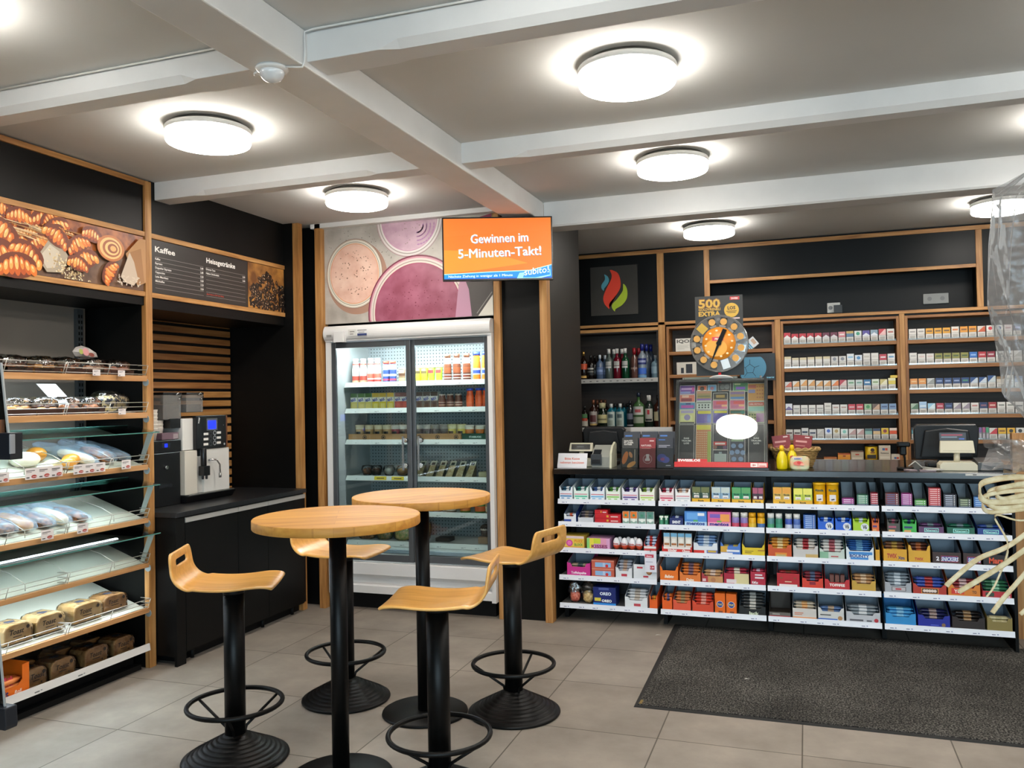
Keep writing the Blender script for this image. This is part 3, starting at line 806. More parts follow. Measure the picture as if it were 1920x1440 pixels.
# ------------------------------------------------------------------ coffee niche
SX = -4.275
panel('wall_panel', 'black back wall behind the oak slats of the coffee niche', SX - .05, SX - .02, 4.107, 5.498, 0, 2.175, BLACKM)
b = MB()
for k in range(20):
    z = 2.215 - k * .0672
    b.box(SX - .02, SX, 4.108, 5.490, z - .045, z, OAKD['y'] if k < 8 else OAK['y'])
tag(b.build('slat_wall', bevel=.0015), 'horizontal oak slats on the back wall of the coffee niche', 'slat wall')
cab = thing('coffee_cabinet', 'low black cabinet with grey grip rails under the coffee niche', 'cabinet', (0, 0, 0))
CF = -3.615
b = MB(); b.box(-4.27, CF - .02, 4.112, 5.50, .06, .897, BLACKP); b.box(-4.2, CF - .07, 4.2, 5.5, 0, .06, BLACKM); b.build('body', cab)
b = MB(); b.box(CF - .02, CF, 4.112, 4.19, .0, .897, BLACKP); b.build('end_panel', cab)
ys = [4.193, 4.70, 5.03, 5.495]
for k in range(3):
    b = MB(); b.box(CF - .019, CF, ys[k] + .002, ys[k + 1] - .002, .075, .855, BLACKP); d = b.build('door', cab, bevel=.001)
    b = MB(); b.box(CF - .03, CF + .004, ys[k] + .002, ys[k + 1] - .002, .858, .888, M('#b3b1ac', .35, .2)); b.build('grip_rail', d)
b = MB()
for k in range(4): b.cyl((CF - .05, 4.3 + k * .36, 0), .012, .06, BLACKM, 10)
b.build('feet', cab)
b = MB(); b.box(-4.272, CF + .012, 4.108, 5.498, .898, .928, mottled('worktop_black', '#17181a', '#232427', 60., .35)); tag(b.build('worktop', bevel=.002), 'dark speckled worktop over the coffee cabinet', 'worktop')

# coffee machine
cm = thing('coffee_machine', 'white and black coffee machine with two bean hoppers and a blue display', 'coffee machine', (-3.90, 4.76, .929))
WM = M('#d9d6d0', .35); BK = M('#101012', .3); BG = M('#cfc8bb', .4)
b = MB(); b.hexa([(-.30, -.245, 0), (.01, -.245, 0), (.01, .235, 0), (-.30, .235, 0), (-.30, -.25, .045), (.04, -.25, .045), (.04, .24, .045), (-.30, .24, .045)], BK); b.box(-.28, .038, -.235, .228, .045, .052, STEEL); b.build('drip_tray', cm, bevel=.002)
b = MB(); b.box(-.30, -.02, -.24, .20, .052, .56, BK); b.box(-.30, -.005, -.15, .20, .052, .30, M('#c9c6bf', .35)); b.build('body', cm, bevel=.004)
b = MB(); b.box(-.28, .012, -.245, -.125, .052, .345, BG); b.box(-.28, -.005, -.245, -.135, .348, .56, WM); b.build('left_casing', cm, bevel=.004)
b = MB(); b.box(-.02, .012, -.06, .205, .052, .345, WM); b.build('front_cover', cm, bevel=.003)
b = MB(); b.box(-.01, .022, -.145, .165, .350, .575, BK)
p = Print(b, (.0225, -.145, .350), (0, 1, 0), (0, 0, 1))
p.rect(.105, .122, .215, .205, M('#5c6066', .3)); p.rect(.118, .132, .200, .190, M('#1020ff', .3, emit=1.3))
p.text('WMF', .030, .172, .013, M('#d6d6d6', .3), bold=.03, rot=1.35)
for k in range(3):
    z = .022 + k * .035
    p.rect(.07, z, .118, z + .016, M('#e2dfd8', .4)); p.rect(.205, z + .004, .248, z + .020, M('#e2dfd8', .4))
    p.ring(.142, z + .009, .015, .003, M('#55585c', .3), 16); p.ring(.183, z + .012, .015, .003, M('#c9ccd0', .3), 16)
p.disc(.282, .022, .008, .008, M('#b8bcc0', .3)); p.disc(.275, .155, .004, .004, M('#787878', .3))
b.build('control_panel', cm, bevel=.003)
b = MB(); b.box(-.2, .018, .1655, .182, .350, .572, mottled('side_trim', '#5b3420', '#7a4a30', 9., .4)); b.build('side_trim', cm)
b = MB(); b.cyl((.035, -.09, .235), .020, .12, BK, 14); b.box(.012, .06, -.115, -.055, .17, .235, BK); b.cyl((.03, -.095, .145), .008, .03, BK, 10); b.cyl((.045, -.075, .145), .008, .03, BK, 10); b.build('spout', cm, bevel=.003)
b = MB(); b.tube([(.012, -.02, .27), (.03, .0, .272), (.045, .03, .268), (.055, .05, .235), (.055, .052, .16)], .006, CHROME, 10); b.cyl((.055, .052, .145), .009, .03, STEEL, 10); b.build('milk_pipe', cm)
SM = M('#8f8d8a', .25, alpha=.55)
for k, y in enumerate((-.39, -.175)):
    b = MB(); b.box(-.25, -.03, y, y + .165, .60 if k else .555, .72, SM); b.box(-.24, -.04, y + .008, y + .157, .60 if k else .56, .655, mottled('beans', '#1b100a', '#4b3020', 90., .4)); h = b.build('bean_hopper', cm, bevel=.004)
    b = MB(); b.box(-.255, -.025, y - .004, y + .169, .72, .736, BK); b.build('lid', h, bevel=.003)
    b = MB(); b.tube([(-.024, y + .11, .715), (-.018, y + .12, .73), (-.018, y + .15, .73), (-.024, y + .16, .70), (-.018, y + .13, .69)], .005, CHROME, 8); b.build('clasp', h)
b = MB(); b.box(-.27, -.02, -.34, -.12, .50, .562, BK); b.build('hopper_base', cm)
# milk cooler
mc = thing('milk_cooler', 'black milk cooler with a small blue display beside the coffee machine', 'milk cooler', (-3.91, 4.37, .929))
b = MB(); b.box(-.30, 0, -.132, .128, 0, .345, BK); b.build('body', mc, bevel=.005)
b = MB(); b.box(-.30, .006, -.136, .132, .347, .425, BK); p = Print(b, (.0065, -.136, .347), (0, 1, 0), (0, 0, 1)); p.rect(.09, .03, .165, .062, M('#2c3038', .2)); p.rect(.115, .033, .140, .056, M('#1426ff', .3, emit=.9)); b.build('lid', mc, bevel=.004)
b = MB(); b.cyl((0, -.01, .25), .012, .016, CHROME, 14, axis='x'); b.build('lock', mc)
b = MB(); b.box(.001, .004, -.075, .045, .12, .145, M('#24262a', .2)); b.build('window', mc)
b = MB(); b.box(-.29, .002, -.142, -.136, 0, .33, M('#cfcbc3', .4)); b.build('side_strip', mc)
# cups and a box on the cooler
CUP = M('#e4dcd2', .6)
for (x, y, n, lb) in ((-3.955, 4.285, 6, 'tall stack of white paper cups on the milk cooler'), (-4.00, 4.385, 3, 'low stack of paper cups behind the mauve box')):
    for k in range(n):
        b = MB(); b.lathe([(.030, 0), (.042, .075), (.0435, .078), (.042, .080), (.040, .078)], (0, 0, 0), CUP, 20)
        tag(b.build('paper_cup', loc=(x, y, 1.356 + k * .0235)), lb.replace('tall stack of white paper cups', 'white paper cups in the tall stack').replace('low stack of paper cups', 'paper cups in the low stack'), 'paper cup', lb)
b = MB(); b.box(-.05, 0, -.075, .075, 0, .045, M('#6f5560', .6)); p = Print(b, (.0003, -.075, 0), (0, 1, 0), (0, 0, 1)); p.rect(.10, .004, .145, .036, M('#9a8a8c', .6))
tag(b.build('tea_box', loc=(-3.915, 4.415, 1.356), bevel=.004), 'mauve box lying on the milk cooler before the cups', 'box')
# ------------------------------------------------------------------ ordinals for labels
_ON = ['leftmost', 'second from left', 'third from left', 'fourth from left', 'fifth from left', 'sixth from left', 'seventh from left', 'eighth from left', 'ninth from left', 'tenth from left',
       'eleventh from left', 'twelfth from left', 'thirteenth from left', 'fourteenth from left']
def ordn(i, n):
    if n == 2: return ('left', 'right')[i]
    if n == 3: return ('left', 'middle', 'right')[i]
    return 'rightmost' if i == n - 1 else _ON[i]

# ------------------------------------------------------------------ mural over the drinks cooler
X0, X1, Z0, Z1 = -3.515, -2.118, 2.185, 2.925
b = MB(); b.box(X0, X1, 5.66, 5.68, Z0, Z1, mottled('mural_concrete', '#a39c93', '#bdb7ae', 7., .5, detail=8))
p = Print(b, (X0, 5.66, Z0), (1, 0, 0), (0, 0, 1), .0002)
rnd = random.Random(12)
W_, H_ = X1 - X0, Z1 - Z0
for i in range(200):
    a, c = rnd.gauss(.45, .28), rnd.gauss(.55, .2)
    if .03 < a < 1.0 and .03 < c < .72: p.k = 1; p.disc(a, c, rnd.uniform(.002, .005), rnd.uniform(.002, .004), M('#6f6862', .6), 6)
p.k = 2
def clip(pts):
    return [(min(max(a, .001), W_ - .001), min(max(c, .001), H_ - .001)) for a, c in pts]
def circ(a, c, r, sq=1., n=64): return clip([(a + r * cos(2 * pi * i / n), c + r * sq * sin(2 * pi * i / n)) for i in range(n)])
def glassful(a, c, r, cols, sq=1., froth=60, seed=0, off=(.03, -.03)):
    rn = random.Random(seed)
    for k, (col, rr) in enumerate(cols): p.poly(circ(a, c, r * rr, sq), M(col, .4) if isinstance(col, str) else col)
    for i in range(froth):
        t, q = rn.uniform(0, 2 * pi), r * .80 * sqrt(rn.random()) * cols[-1][1]
        u, v = a + q * cos(t), c + q * sq * sin(t)
        if .01 < u < W_ - .01 and .01 < v < H_ - .01: 
            k0 = p.k; p.disc(u, v, rn.uniform(.002, .007), rn.uniform(.002, .006), M(cols[0][0], .4), 8); p.k = k0
    p.k += 2
PEACH = mottled('shake_peach', '#dcae9a', '#ecc9b6', 9., .4); PINK = mottled('shake_pink', '#b58fa3', '#d3b3c0', 7., .4); MAG = mottled('shake_magenta', '#8a4558', '#a9657a', 6., .4)
p.poly(circ(.285, .345, .26, 1.08), M('#a98370', .5))
glassful(.262, .378, .235, (('#8c6a58', 1.04), ('#cfc6b6', 1.02), ('#e9e4d8', .985), ('#7c7a6a', .955), ('#d8cdbd', .94), ('#e0a27c', .90), (PEACH, .875)), 1.10, 70, 1)
glassful(.735, .76, .25, (('#a78f8f', 1.10), ('#d7cfcb', 1.07), ('#9a9189', 1.01), ('#ded8d4', .985), ('#c593ad', .93), (PINK, .91)), 1.05, 40, 2)
for k in range(4):
    for i in range(10):
        t = -1.5 + i * .17
        u, v = .80 + (.05 + .03 * k) * cos(t), .70 + (.05 + .03 * k) * sin(t)
        if v < H_ - .02: p.disc(u, v, .012, .006, M('#b583ad', .4), 8, t + 1.57); p.k -= 1
p.k += 1
p.poly(clip([(1.08, .0), (1.08, .36), (W_, .36), (W_, .0)]), M('#4a4441', .5))
glassful(.795, .055, .385, (('#7b3448', 1.08), ('#c98f9c', 1.05), ('#d9cbc4', 1.02), ('#9b8a80', .98), ('#dccfc3', .965), ('#a03e60', .93), (MAG, .915)), 1.03, 130, 3)
p.poly(clip([(1.10, .0), (1.13, .24), (1.17, .30), (1.21, .20), (1.23, .0)]), M('#b88aa0', .4))
p.ring(1.06, .08, .19, .008, M('#d6c6c4', .4), 40, 1.4) if False else None
p.poly(clip([(1.28, .0), (1.40, .15), (1.40, .0)]), M('#d5cfc2', .5)); p.line(1.27, .02, 1.39, .17, .006, M('#8f8b84', .5))
p.poly(clip([(1.02, .66), (1.40, .74), (1.40, .60), (1.1, .58)]), M('#7d2340', .5))
tag(b.build('mural'), 'large printed mural of three milkshake glasses seen from above, over the cooler', 'mural')

# ------------------------------------------------------------------ drinks cooler
FL, FR, FY = -3.492, -2.124, 5.62
fr = thing('drinks_cooler', 'tall white drinks cooler with two sliding glass doors under the mural', 'refrigerator', (0, 0, 0))
FW = M('#dcdad8', .3); DG = M('#55585b', .35, .3); INN = M('#a3a6a6', .5)
b = MB()
b.box(FL, FL + .045, FY, 6.36, .12, 2.06, FW); b.box(FR - .032, FR, FY, 6.36, .12, 2.06, FW)
b.box(FL + .045, FR - .032, 6.30, 6.36, .12, 2.06, FW); b.box(FL + .045, FR - .032, 5.66, 6.30, 2.03, 2.06, FW); b.build('cabinet', fr)
b = MB()
pr = [(FY - .01, 2.045)] + [(FY - .035 + .035 * (1 - sin(a)) , 2.05 + .055 * (1 - cos(a))) for a in (pi * i / 12 for i in range(1, 12))] + [(FY - .01, 2.162), (6.3, 2.162), (6.3, 2.062), (FY + .0, 2.062)]
b.prism(pr, 'x', FL, FR, FW)
p = Print(b, (FL, FY - .0351, 2.05), (1, 0, 0), (0, 0, 1))
p.rect(.03, .028, .075, .045, M('#8c8a86', .5)); p.rect(.22, .030, .29, .078, M('#cfcdc8', .5)); p.rect(.235, .040, .265, .046, M('#77736e', .5)); p.rect(.235, .058, .275, .064, M('#77736e', .5))
p.rect(.30, .028, .38, .045, M('#34406e', .5)); p.rect(.30, .068, .38, .072, M('#5a5a5a', .5)); p.text('Cool', .31, .052, .010, M('#6b6b6b', .5)) if False else p.rect(.31, .052, .36, .057, M('#8a8a8a', .5))
b.build('header', fr)
b = MB(); b.box(FL + .105, FL + .195, FY - .06, FY - .02, 2.032, 2.118, FW); b.box(FL + .125, FL + .175, FY - .062, FY - .03, 2.028, 2.034, BLACKM); b.build('sensor_box', fr, bevel=.006)
b = MB(); 
b.prism([(FY + .01, .365), (FY, .36), (FY, .275), (FY + .03, .262), (FY + .05, .24), (FY + .05, .205), (FY + .01, .198), (FY, .19), (FY, .135), (FY + .1, .135), (FY + .1, .365)], 'x', FL + .045, FR - .032, FW); b.build('lower_panel', fr)
b = MB(); b.box(FL + .04, FR - .04, FY + .10, 6.3, 0.0, .12, BLACKM); b.build('plinth', fr)
b = MB(); b.box(FL + .05, FL + .052, 5.70, 6.29, .37, 2.03, INN); b.box(FR - .035, FR - .033, 5.70, 6.29, .37, 2.03, INN); b.box(FL + .05, FR - .035, 5.70, 6.29, .36, .372, INN)
b.box(FL + .05, FR - .035, 5.70, 6.29, 2.02, 2.029, M('#d9dcde', .5)); b.build('liner', fr)
def perforated():
    m, nt, bs, N, L = nodemat('perforated_back')
    g = N('ShaderNodeNewGeometry'); sx = N('ShaderNodeSeparateXYZ'); L(g.outputs['Position'], sx.inputs[0])
    def fr_(o):
        a = N('ShaderNodeMath'); a.operation = 'MULTIPLY'; a.inputs[1].default_value = 1 / .027; L(o, a.inputs[0])
        f = N('ShaderNodeMath'); f.operation = 'FRACT'; L(a.outputs[0], f.inputs[0])
        s_ = N('ShaderNodeMath'); s_.operation = 'SUBTRACT'; s_.inputs[1].default_value = .5; L(f.outputs[0], s_.inputs[0])
        q = N('ShaderNodeMath'); q.operation = 'MULTIPLY'; L(s_.outputs[0], q.inputs[0]); L(s_.outputs[0], q.inputs[1]); return q.outputs[0]
    ad = N('ShaderNodeMath'); L(fr_(sx.outputs[0]), ad.inputs[0]); L(fr_(sx.outputs[2]), ad.inputs[1])
    lt = N('ShaderNodeMath'); lt.operation = 'LESS_THAN'; lt.inputs[1].default_value = .028; L(ad.outputs[0], lt.inputs[0])
    mx = N('ShaderNodeMix'); mx.data_type = 'RGBA'; mx.inputs[6].default_value = lin('#9a9fa3'); mx.inputs[7].default_value = lin('#22262a')
    L(lt.outputs[0], mx.inputs[0]); L(mx.outputs[2], bs.inputs['Base Color']); bs.inputs['Roughness'].default_value = .5
    return m
b = MB(); b.box(FL + .05, FR - .035, 6.20, 6.205, .38, 2.02, perforated()); b.build('back_panel', fr)
LIP = M('#e3e6e3', .4)
RZ = [1.731, 1.527, 1.283, 1.002, .735, .500]
for z in RZ:
    b = MB(); b.box(FL + .06, FR - .04, 5.80, 6.19, z - .016, z - .008, M('#d5d9da', .4)); s = b.build('shelf', fr)
    b = MB(); b.hexa([(-3.437, 5.792, z - .038), (-2.175, 5.792, z - .038), (-2.175, 5.797, z - .038), (-3.437, 5.797, z - .038), (-3.425, 5.797, z), (-2.175, 5.797, z), (-2.175, 5.80, z), (-3.425, 5.80, z)], LIP)
    p = Print(b, (-3.43, 5.7925, z - .038), (1, 0, 0), (0, .13, 1), .0004)
    for k in range(7):
        a = .06 + k * .17 + .03 * ((k * 7) % 3); p.rect(a, .008, a + .02, .012, M('#6f7677', .6)); p.rect(a + .026, .010, a + .034, .015, M('#9aa1a2', .6))
    if z == 1.002:
        for a in (.25, .40): p.rect(a, .006, a + .105, .034, M('#e6c926', .5)); p.rect(a + .02, .016, a + .085, .023, M('#5a4b12', .5))
    b.build('price_rail', s)
for k, (z0, z1, y0, c) in enumerate(((.44, .458, 5.78, LIP), (.415, .44, 5.76, M('#9aa8b4', .4)), (.378, .41, 5.74, LIP))):
    b = MB(); b.box(FL + .06, FR - .04, y0, y0 + .02, z0, z1, c); b.build('air_grille', fr)
b = MB(); b.box(FL + .10, FR - .10, 5.725, 5.745, 2.005, 2.018, M('#f3fbff', .5, emit=78.)); b.build('led_tube', fr)
def door(x0, x1, y, hx, name='door'):
    b = MB(); f = .038
    b.box(x0, x0 + f, y, y + .022, .378, 2.035, DG); b.box(x1 - f, x1, y, y + .022, .378, 2.035, DG)
    b.box(x0 + f, x1 - f, y, y + .022, 1.992, 2.035, DG); b.box(x0 + f, x1 - f, y, y + .022, .378, .428, DG)
    d = b.build(name, fr, bevel=.003)
    b = MB(); b.box(x0 + f, x1 - f, y + .009, y + .012, .428, 1.992, GLASS); b.build('glass', d)
    b = MB(); b.box(hx - .007, hx + .007, y - .038, y - .026, 1.065, 1.315, STEEL)
    for z in (1.10, 1.285): b.cyl((hx + .014, y - .034, z), .017, .030, CHROME, 14, axis='y')
    b.build('handle', d)
door(FL + .045, -2.775, 5.628, -2.830); door(-2.790, FR - .033, 5.652, -2.715)
b = MB(); b.cyl((-2.165, 5.60, .25), .014, .07, M('#77787a', .4), 14); b.box(-2.17, -2.16, 5.60, 5.64, .27, .29, M('#77787a', .4)); tagged = b.build('bumper', fr)

# ---- things to drink and eat
def px(a): return -3.437 + (a - 646) * .004513          # position along the cooler shelves
def proto_bottle(name, r, h, body, cap, neck=.45, prints=(), capr=None, label=None):
    b = MB(); r2 = r * neck
    b.lathe([(r * .9, 0), (r, .006), (r, h * .58), (r * .86, h * .68), (r2, h * .86), (r2, h * .92)], (0, 0, 0), body, 16)
    for z0, z1, c, k in prints:
        b.lathe([(r * 1.01 * k, h * z0), (r * 1.01 * k, h * z1)], (0, 0, 0), M(c, .4) if isinstance(c, str) else c, 16, True, 'z', pi, 2 * pi)
    root = b.build(name)
    b = MB(); cr = capr or r2 * 1.15
    b.lathe([(cr, h * .88), (cr, h), (0, h)], (0, 0, 0), cap, 14); b.build('cap', root)
    return root
def proto_carton(name, w, d, h, prints, text=None, body='#e9e6dd'):
    b = MB(); b.box(-w / 2, w / 2, 0, d, 0, h, M(body, .45)); p = front(b, w, h)
    for a0, b0, a1, b1, c in prints: p.rect(a0 * w, b0 * h, a1 * w, b1 * h, M(c, .4))
    if text: p.text(text[0], w * .5, h * text[1], h * text[2], M(text[3], .4), 'c', bold=.05, w=w * text[4], rot=text[5] if len(text) > 5 else 0)
    return b.build(name, bevel=.001)
def proto_cup(name, r0, r1, h, body, lid, prints=()):
    b = MB(); b.lathe([(r0, 0), (r1, h)], (0, 0, 0), body, 18)
    for z0, z1, c, a0, a1 in prints:
        b.lathe([(r0 + (r1 - r0) * z0 + .0006, h * z0), (r0 + (r1 - r0) * z1 + .0006, h * z1)], (0, 0, 0), M(c, .4), 14, True, 'z', pi * a0, pi * a1)
    root = b.build(name)
    b = MB(); b.lathe([(r1 * 1.05, h), (r1 * 1.05, h + .008), (r1 * .9, h + .012), (0, h + .012)], (0, 0, 0), lid, 18); b.build('lid', root)
    return root
def row(proto, xs, y, z, label, cat, group):
    """place proto at each x; label has one %s for which one of the row"""
    n = len(xs); ks = kids(proto)
    for i, x in enumerate(xs):
        lb = label % ordn(i, n) if n > 1 and '%s' in label else label.replace('%s ', '').replace('%s', '')
        yy = y[i] if isinstance(y, (list, tuple)) else y
        if i == 0: proto.location = (x, yy, z); o = proto
        else: o = dup(proto, (x, yy, z), ks=ks)
        tag(o, lb, cat, group if n > 1 else None)
WH = M('#f1efec', .35)
y_, z_ = 5.87, RZ[0] + .001 - .008
row(proto_bottle('yogurt_drink', .028, .165, M('#5d5a57', .4), M('#8a2f2f', .4), .6), [px(637), px(650)], 6.0, z_, '%s white bottle coloured grey as shade, corner of the cooler top shelf', 'bottle', 'shaded bottles in the cooler')  # white bottles with grey bodies: the corner shade is painted into their colour
row(proto_bottle('yogurt_drink', .0295, .195, WH, WH, .7, ((.74, .80, '#e2574a', .84), (.02, .30, '#d7b48e', 1), (.12, .30, '#b5453a', 1.002)), .022), [px(660), px(675)], y_, z_, '%s white yogurt bottle with tan fruit print, cooler top shelf', 'bottle', 'white yogurt bottles')
row(proto_bottle('yogurt_drink', .0295, .195, WH, WH, .7, ((.74, .80, '#e2574a', .84), (.06, .14, '#c33d35', 1), (.2, .38, '#e0604f', 1)), .022), [px(690), px(703)], y_, z_, '%s white yogurt bottle with red strawberries, cooler top shelf', 'bottle', 'strawberry yogurt bottles')
row(proto_bottle('milk_drink', .027, .168, M('#2c4688', .4), M('#e1503c', .4), .75, ((.60, .84, '#e6edf5', .95), (.10, .18, '#d0465a', 1), (.3, .4, '#dbe3ef', 1)), .023), [px(720), px(733)], y_, z_, '%s blue and white bottle with red cap, cooler top shelf', 'bottle', 'blue and white bottles')
row(proto_cup('yogurt_cup', .024, .028, .10, M('#8a6a55', .4), M('#d6e2d8', .3), ((.05, .35, '#9fb070', 1, 2), (.5, .7, '#5b3a2a', 1, 2))), [px(750)], y_, z_, 'brown and green cup beside the middle door stile, cooler top shelf', 'cup', None)
row(proto_cup('yogurt_cup', .024, .029, .105, M('#d6c84a', .4), M('#e9e6dc', .3), ((.05, .4, '#f2e23c', 1, 2), (.6, .8, '#6b5a3c', 1.2, 1.8))), [px(781), px(793)], y_, z_, '%s yellow cup on the cooler top shelf', 'cup', 'yellow cups')
row(proto_cup('yogurt_cup', .024, .029, .105, M('#a9cf3c', .4), M('#e6ece4', .3), ((.05, .4, '#b8e03a', 1, 2), (.6, .85, '#b5454a', 1.2, 1.8))), [px(806), px(820)], y_, z_, '%s lime green cup on the cooler top shelf', 'cup', 'lime green cups')
row(proto_bottle('chocolate_drink', .030, .205, M('#6d3a24', .35), M('#7c5240', .4), .7, ((.56, .84, '#eadfd8', .9), (.30, .5, '#8d4a2c', 1), (.06, .28, '#4c2416', 1), (.10, .24, '#e0cfc4', 1.003), (.13, .21, '#6b2e1c', 1.006)), .024), [px(836), px(853), px(871)], y_, z_, '%s chocolate milk bottle on the cooler top shelf', 'bottle', 'chocolate milk bottles')
row(proto_bottle('malt_drink', .029, .215, M('#e8872a', .35), M('#3a4fc0', .35), .7, ((.60, .84, '#f0962c', .9), (.20, .42, '#f3ece2', 1), (.24, .36, '#2f4aa8', 1.003)), .025), [px(889), px(905)], y_, z_, '%s orange bottle with blue cap, cooler top shelf', 'bottle', 'orange bottles with blue caps')
z_ = RZ[1] - .007
row(proto_carton('milk_carton', .060, .05, .125, ((0, 0, 1, .5, '#d8c768'), (0, .5, 1, 1, '#4c6a3a'), (0, .46, 1, .74, '#e9e7e0'), (.2, .05, .8, .35, '#e2d07a')), ('MAX', .50, .18, '#35459a', .75, .3)), [px(655), px(670), px(684)], y_, z_, '%s green-topped vanilla milk carton, cooler second shelf', 'drink carton', 'green-topped milk cartons')
row(proto_carton('milk_carton', .060, .05, .125, ((0, 0, 1, .5, '#e0c63c'), (0, .5, 1, 1, '#c9a84a'), (0, .46, 1, .74, '#ece7da'), (.2, .05, .8, .35, '#e8d97c')), ('MAX', .50, .18, '#35459a', .75, .3)), [px(698), px(712), px(727)], y_, z_, '%s yellow banana milk carton, cooler second shelf', 'drink carton', 'yellow milk cartons')
row(proto_carton('milk_carton', .060, .05, .125, ((0, 0, 1, .5, '#a8423a'), (0, .5, 1, 1, '#7c4a44'), (0, .46, 1, .74, '#ece7e0'), (.25, .1, .75, .4, '#c8564a')), ('MAX', .50, .18, '#35459a', .75, .3)), [px(742), px(755)], y_, z_, '%s red strawberry milk carton, cooler second shelf', 'drink carton', 'red milk cartons')
row(proto_carton('milk_carton', .060, .05, .125, ((0, 0, 1, .5, '#6a5548'), (0, .5, 1, 1, '#4c3a34'), (0, .46, 1, .74, '#ddd8d2'), (.25, .06, .75, .36, '#4a2a1e')), ('MAX', .50, .18, '#35459a', .75, .3)), [px(782), px(796), px(810)], y_, z_, '%s brown chocolate milk carton, cooler second shelf', 'drink carton', 'brown milk cartons')
row(proto_bottle('chocolate_drink', .030, .105, M('#5a2c1e', .35), M('#c9b9ae', .4), .8, ((.12, .50, '#6e3524', 1), (.2, .42, '#d8b9a4', 1.003), (.24, .38, '#5a2618', 1.006)), .024), [px(825), px(840), px(855)], y_, z_, '%s small brown chocolate bottle, cooler second shelf', 'bottle', 'small chocolate bottles')
row(proto_bottle('malt_drink', .029, .145, M('#d8572c', .35), M('#3550b8', .35), .75, ((.2, .62, '#e2622e', 1), (.25, .5, '#5a4a7a', .6)), .027), [px(876), px(892), px(905)], y_, z_, '%s orange-red bottle with blue cap, cooler second shelf', 'bottle', 'orange-red bottles')
z_ = RZ[2] - .007
def tray_card(label, x0, x1, z, c, texts, name='carton_tray'):
    b = MB(); w = x1 - x0; b.box(-w / 2, w / 2, 0, .003, 0, .05, M(c, .6)); b.box(-w / 2, w / 2, .003, .16, 0, .003, M(c, .6)); b.box(-w / 2, -w / 2 + .003, .003, .16, .003, .04, M(c, .6)); b.box(w / 2 - .003, w / 2, .003, .16, .003, .04, M(c, .6))
    p = front(b, w, .05)
    for t in texts:
        if t[0] == 'o': p.ring(t[1] * w, .022, .018, .005, M('#3a2a1e', .5), 18); p.disc(t[1] * w, .022, .009, .009, M('#3a2a1e', .5), 12)
        else: p.text(t[0], t[1] * w, .018, t[2], M(t[3], .5), 'c', bold=.03)
    return tag(b.build(name, loc=((x0 + x1) / 2, 5.818, z)), label, 'carton tray')
tray_card('long kraft carton tray holding the coffee cups, cooler third shelf', px(650), px(863), z_, '#a97f52', [('o', .15), ('o', .32), ('o', .64), ('o', .80), ('o', .96)])
tray_card('dark green carton tray holding orange cups, cooler third shelf', px(865), px(912), z_, '#1f4a38', [('STARBUCKS', .5, .013, '#cfe0d6')])
for c1, c2, pos, lb, gp in (('#c09a6b', '#e3d3b4', (667, 686, 704, 721), '%s tan coffee cup with black round badge, cooler third shelf', 'tan coffee cups'),
        ('#93283a', '#d9cfc6', (737,), 'dark red cup between tan and brown cups, cooler third shelf', ''), ('#7a5c50', '#e2ddd6', (753,), 'brown cup beside the left door stile, cooler third shelf', ''),
        ('#4f4048', '#b9aeb0', (781, 796), '%s dull purple cup, cooler third shelf', 'dull purple cups'), ('#2c2020', '#8d8380', (812, 828), '%s dark brown cup with pale rim, cooler third shelf', 'dark brown cups'),
        ('#c9b545', '#d8cf9c', (843, 860), '%s yellow coffee cup with black badge, cooler third shelf', 'yellow coffee cups')):
    row(proto_cup('coffee_cup', .028, .036, .105, M(c1, .4), M(c2, .4), ((.78, 1., c2, 1, 2), (.2, .62, '#1d1a1a', 1.3, 1.7), (.38, .44, '#d8d2c6', 1.38, 1.62))), [px(a) for a in pos], 5.865, z_ + .003, lb, 'cup', gp)
row(proto_cup('coffee_cup', .030, .036, .088, M('#c9722c', .4), M('#e0dcd2', .4), ((.78, 1., '#e9e2d2', 1, 2), (.1, .35, '#efe9de', 1.35, 1.65))), [px(874), px(893)], 5.87, z_ + .012, '%s orange coffee cup in the green tray', 'cup', 'orange coffee cups')
row(proto_cup('coffee_cup', .030, .036, .088, M('#c9c39a', .4), M('#e0dcd2', .4), ((.78, 1., '#e9e2d2', 1, 2),)), [px(910)], 5.87, z_ + .012, 'cream coffee cup at the right end of the green tray', 'cup', None)
z_ = RZ[3] - .007
for k, (a, m_, r, lb) in enumerate(((676, BROWN, .045, 'film-wrapped dark bread roll at the left of the cooler fourth shelf'), (694, CHOC, .045, 'second film-wrapped dark roll on the cooler fourth shelf'),
        (719, M('#d9d4c8', .5), .045, 'clear salad bowl with white label, cooler fourth shelf'), (745, GOLD, .05, 'round clear tub of golden pasta behind the left door handle'))):
    t = thing('salad_bowl', lb, 'packed meal', (px(a), 5.90, z_))
    b = MB(); b.ball((0, 0, .035), .9 * r, m_, 14, 8, (1, 1, .65)); b.build('food', t)
    b = MB(); b.lathe([(r * .7, 0), (r * 1.05, .045), (r * 1.1, .048), (r * .9, .078), (0, .082)], (0, 0, 0), CLEAR, 20); b.build('tub', t)
SAND = mottled('sandwich_bread', '#b89b6c', '#dccb9e', 60., .6)
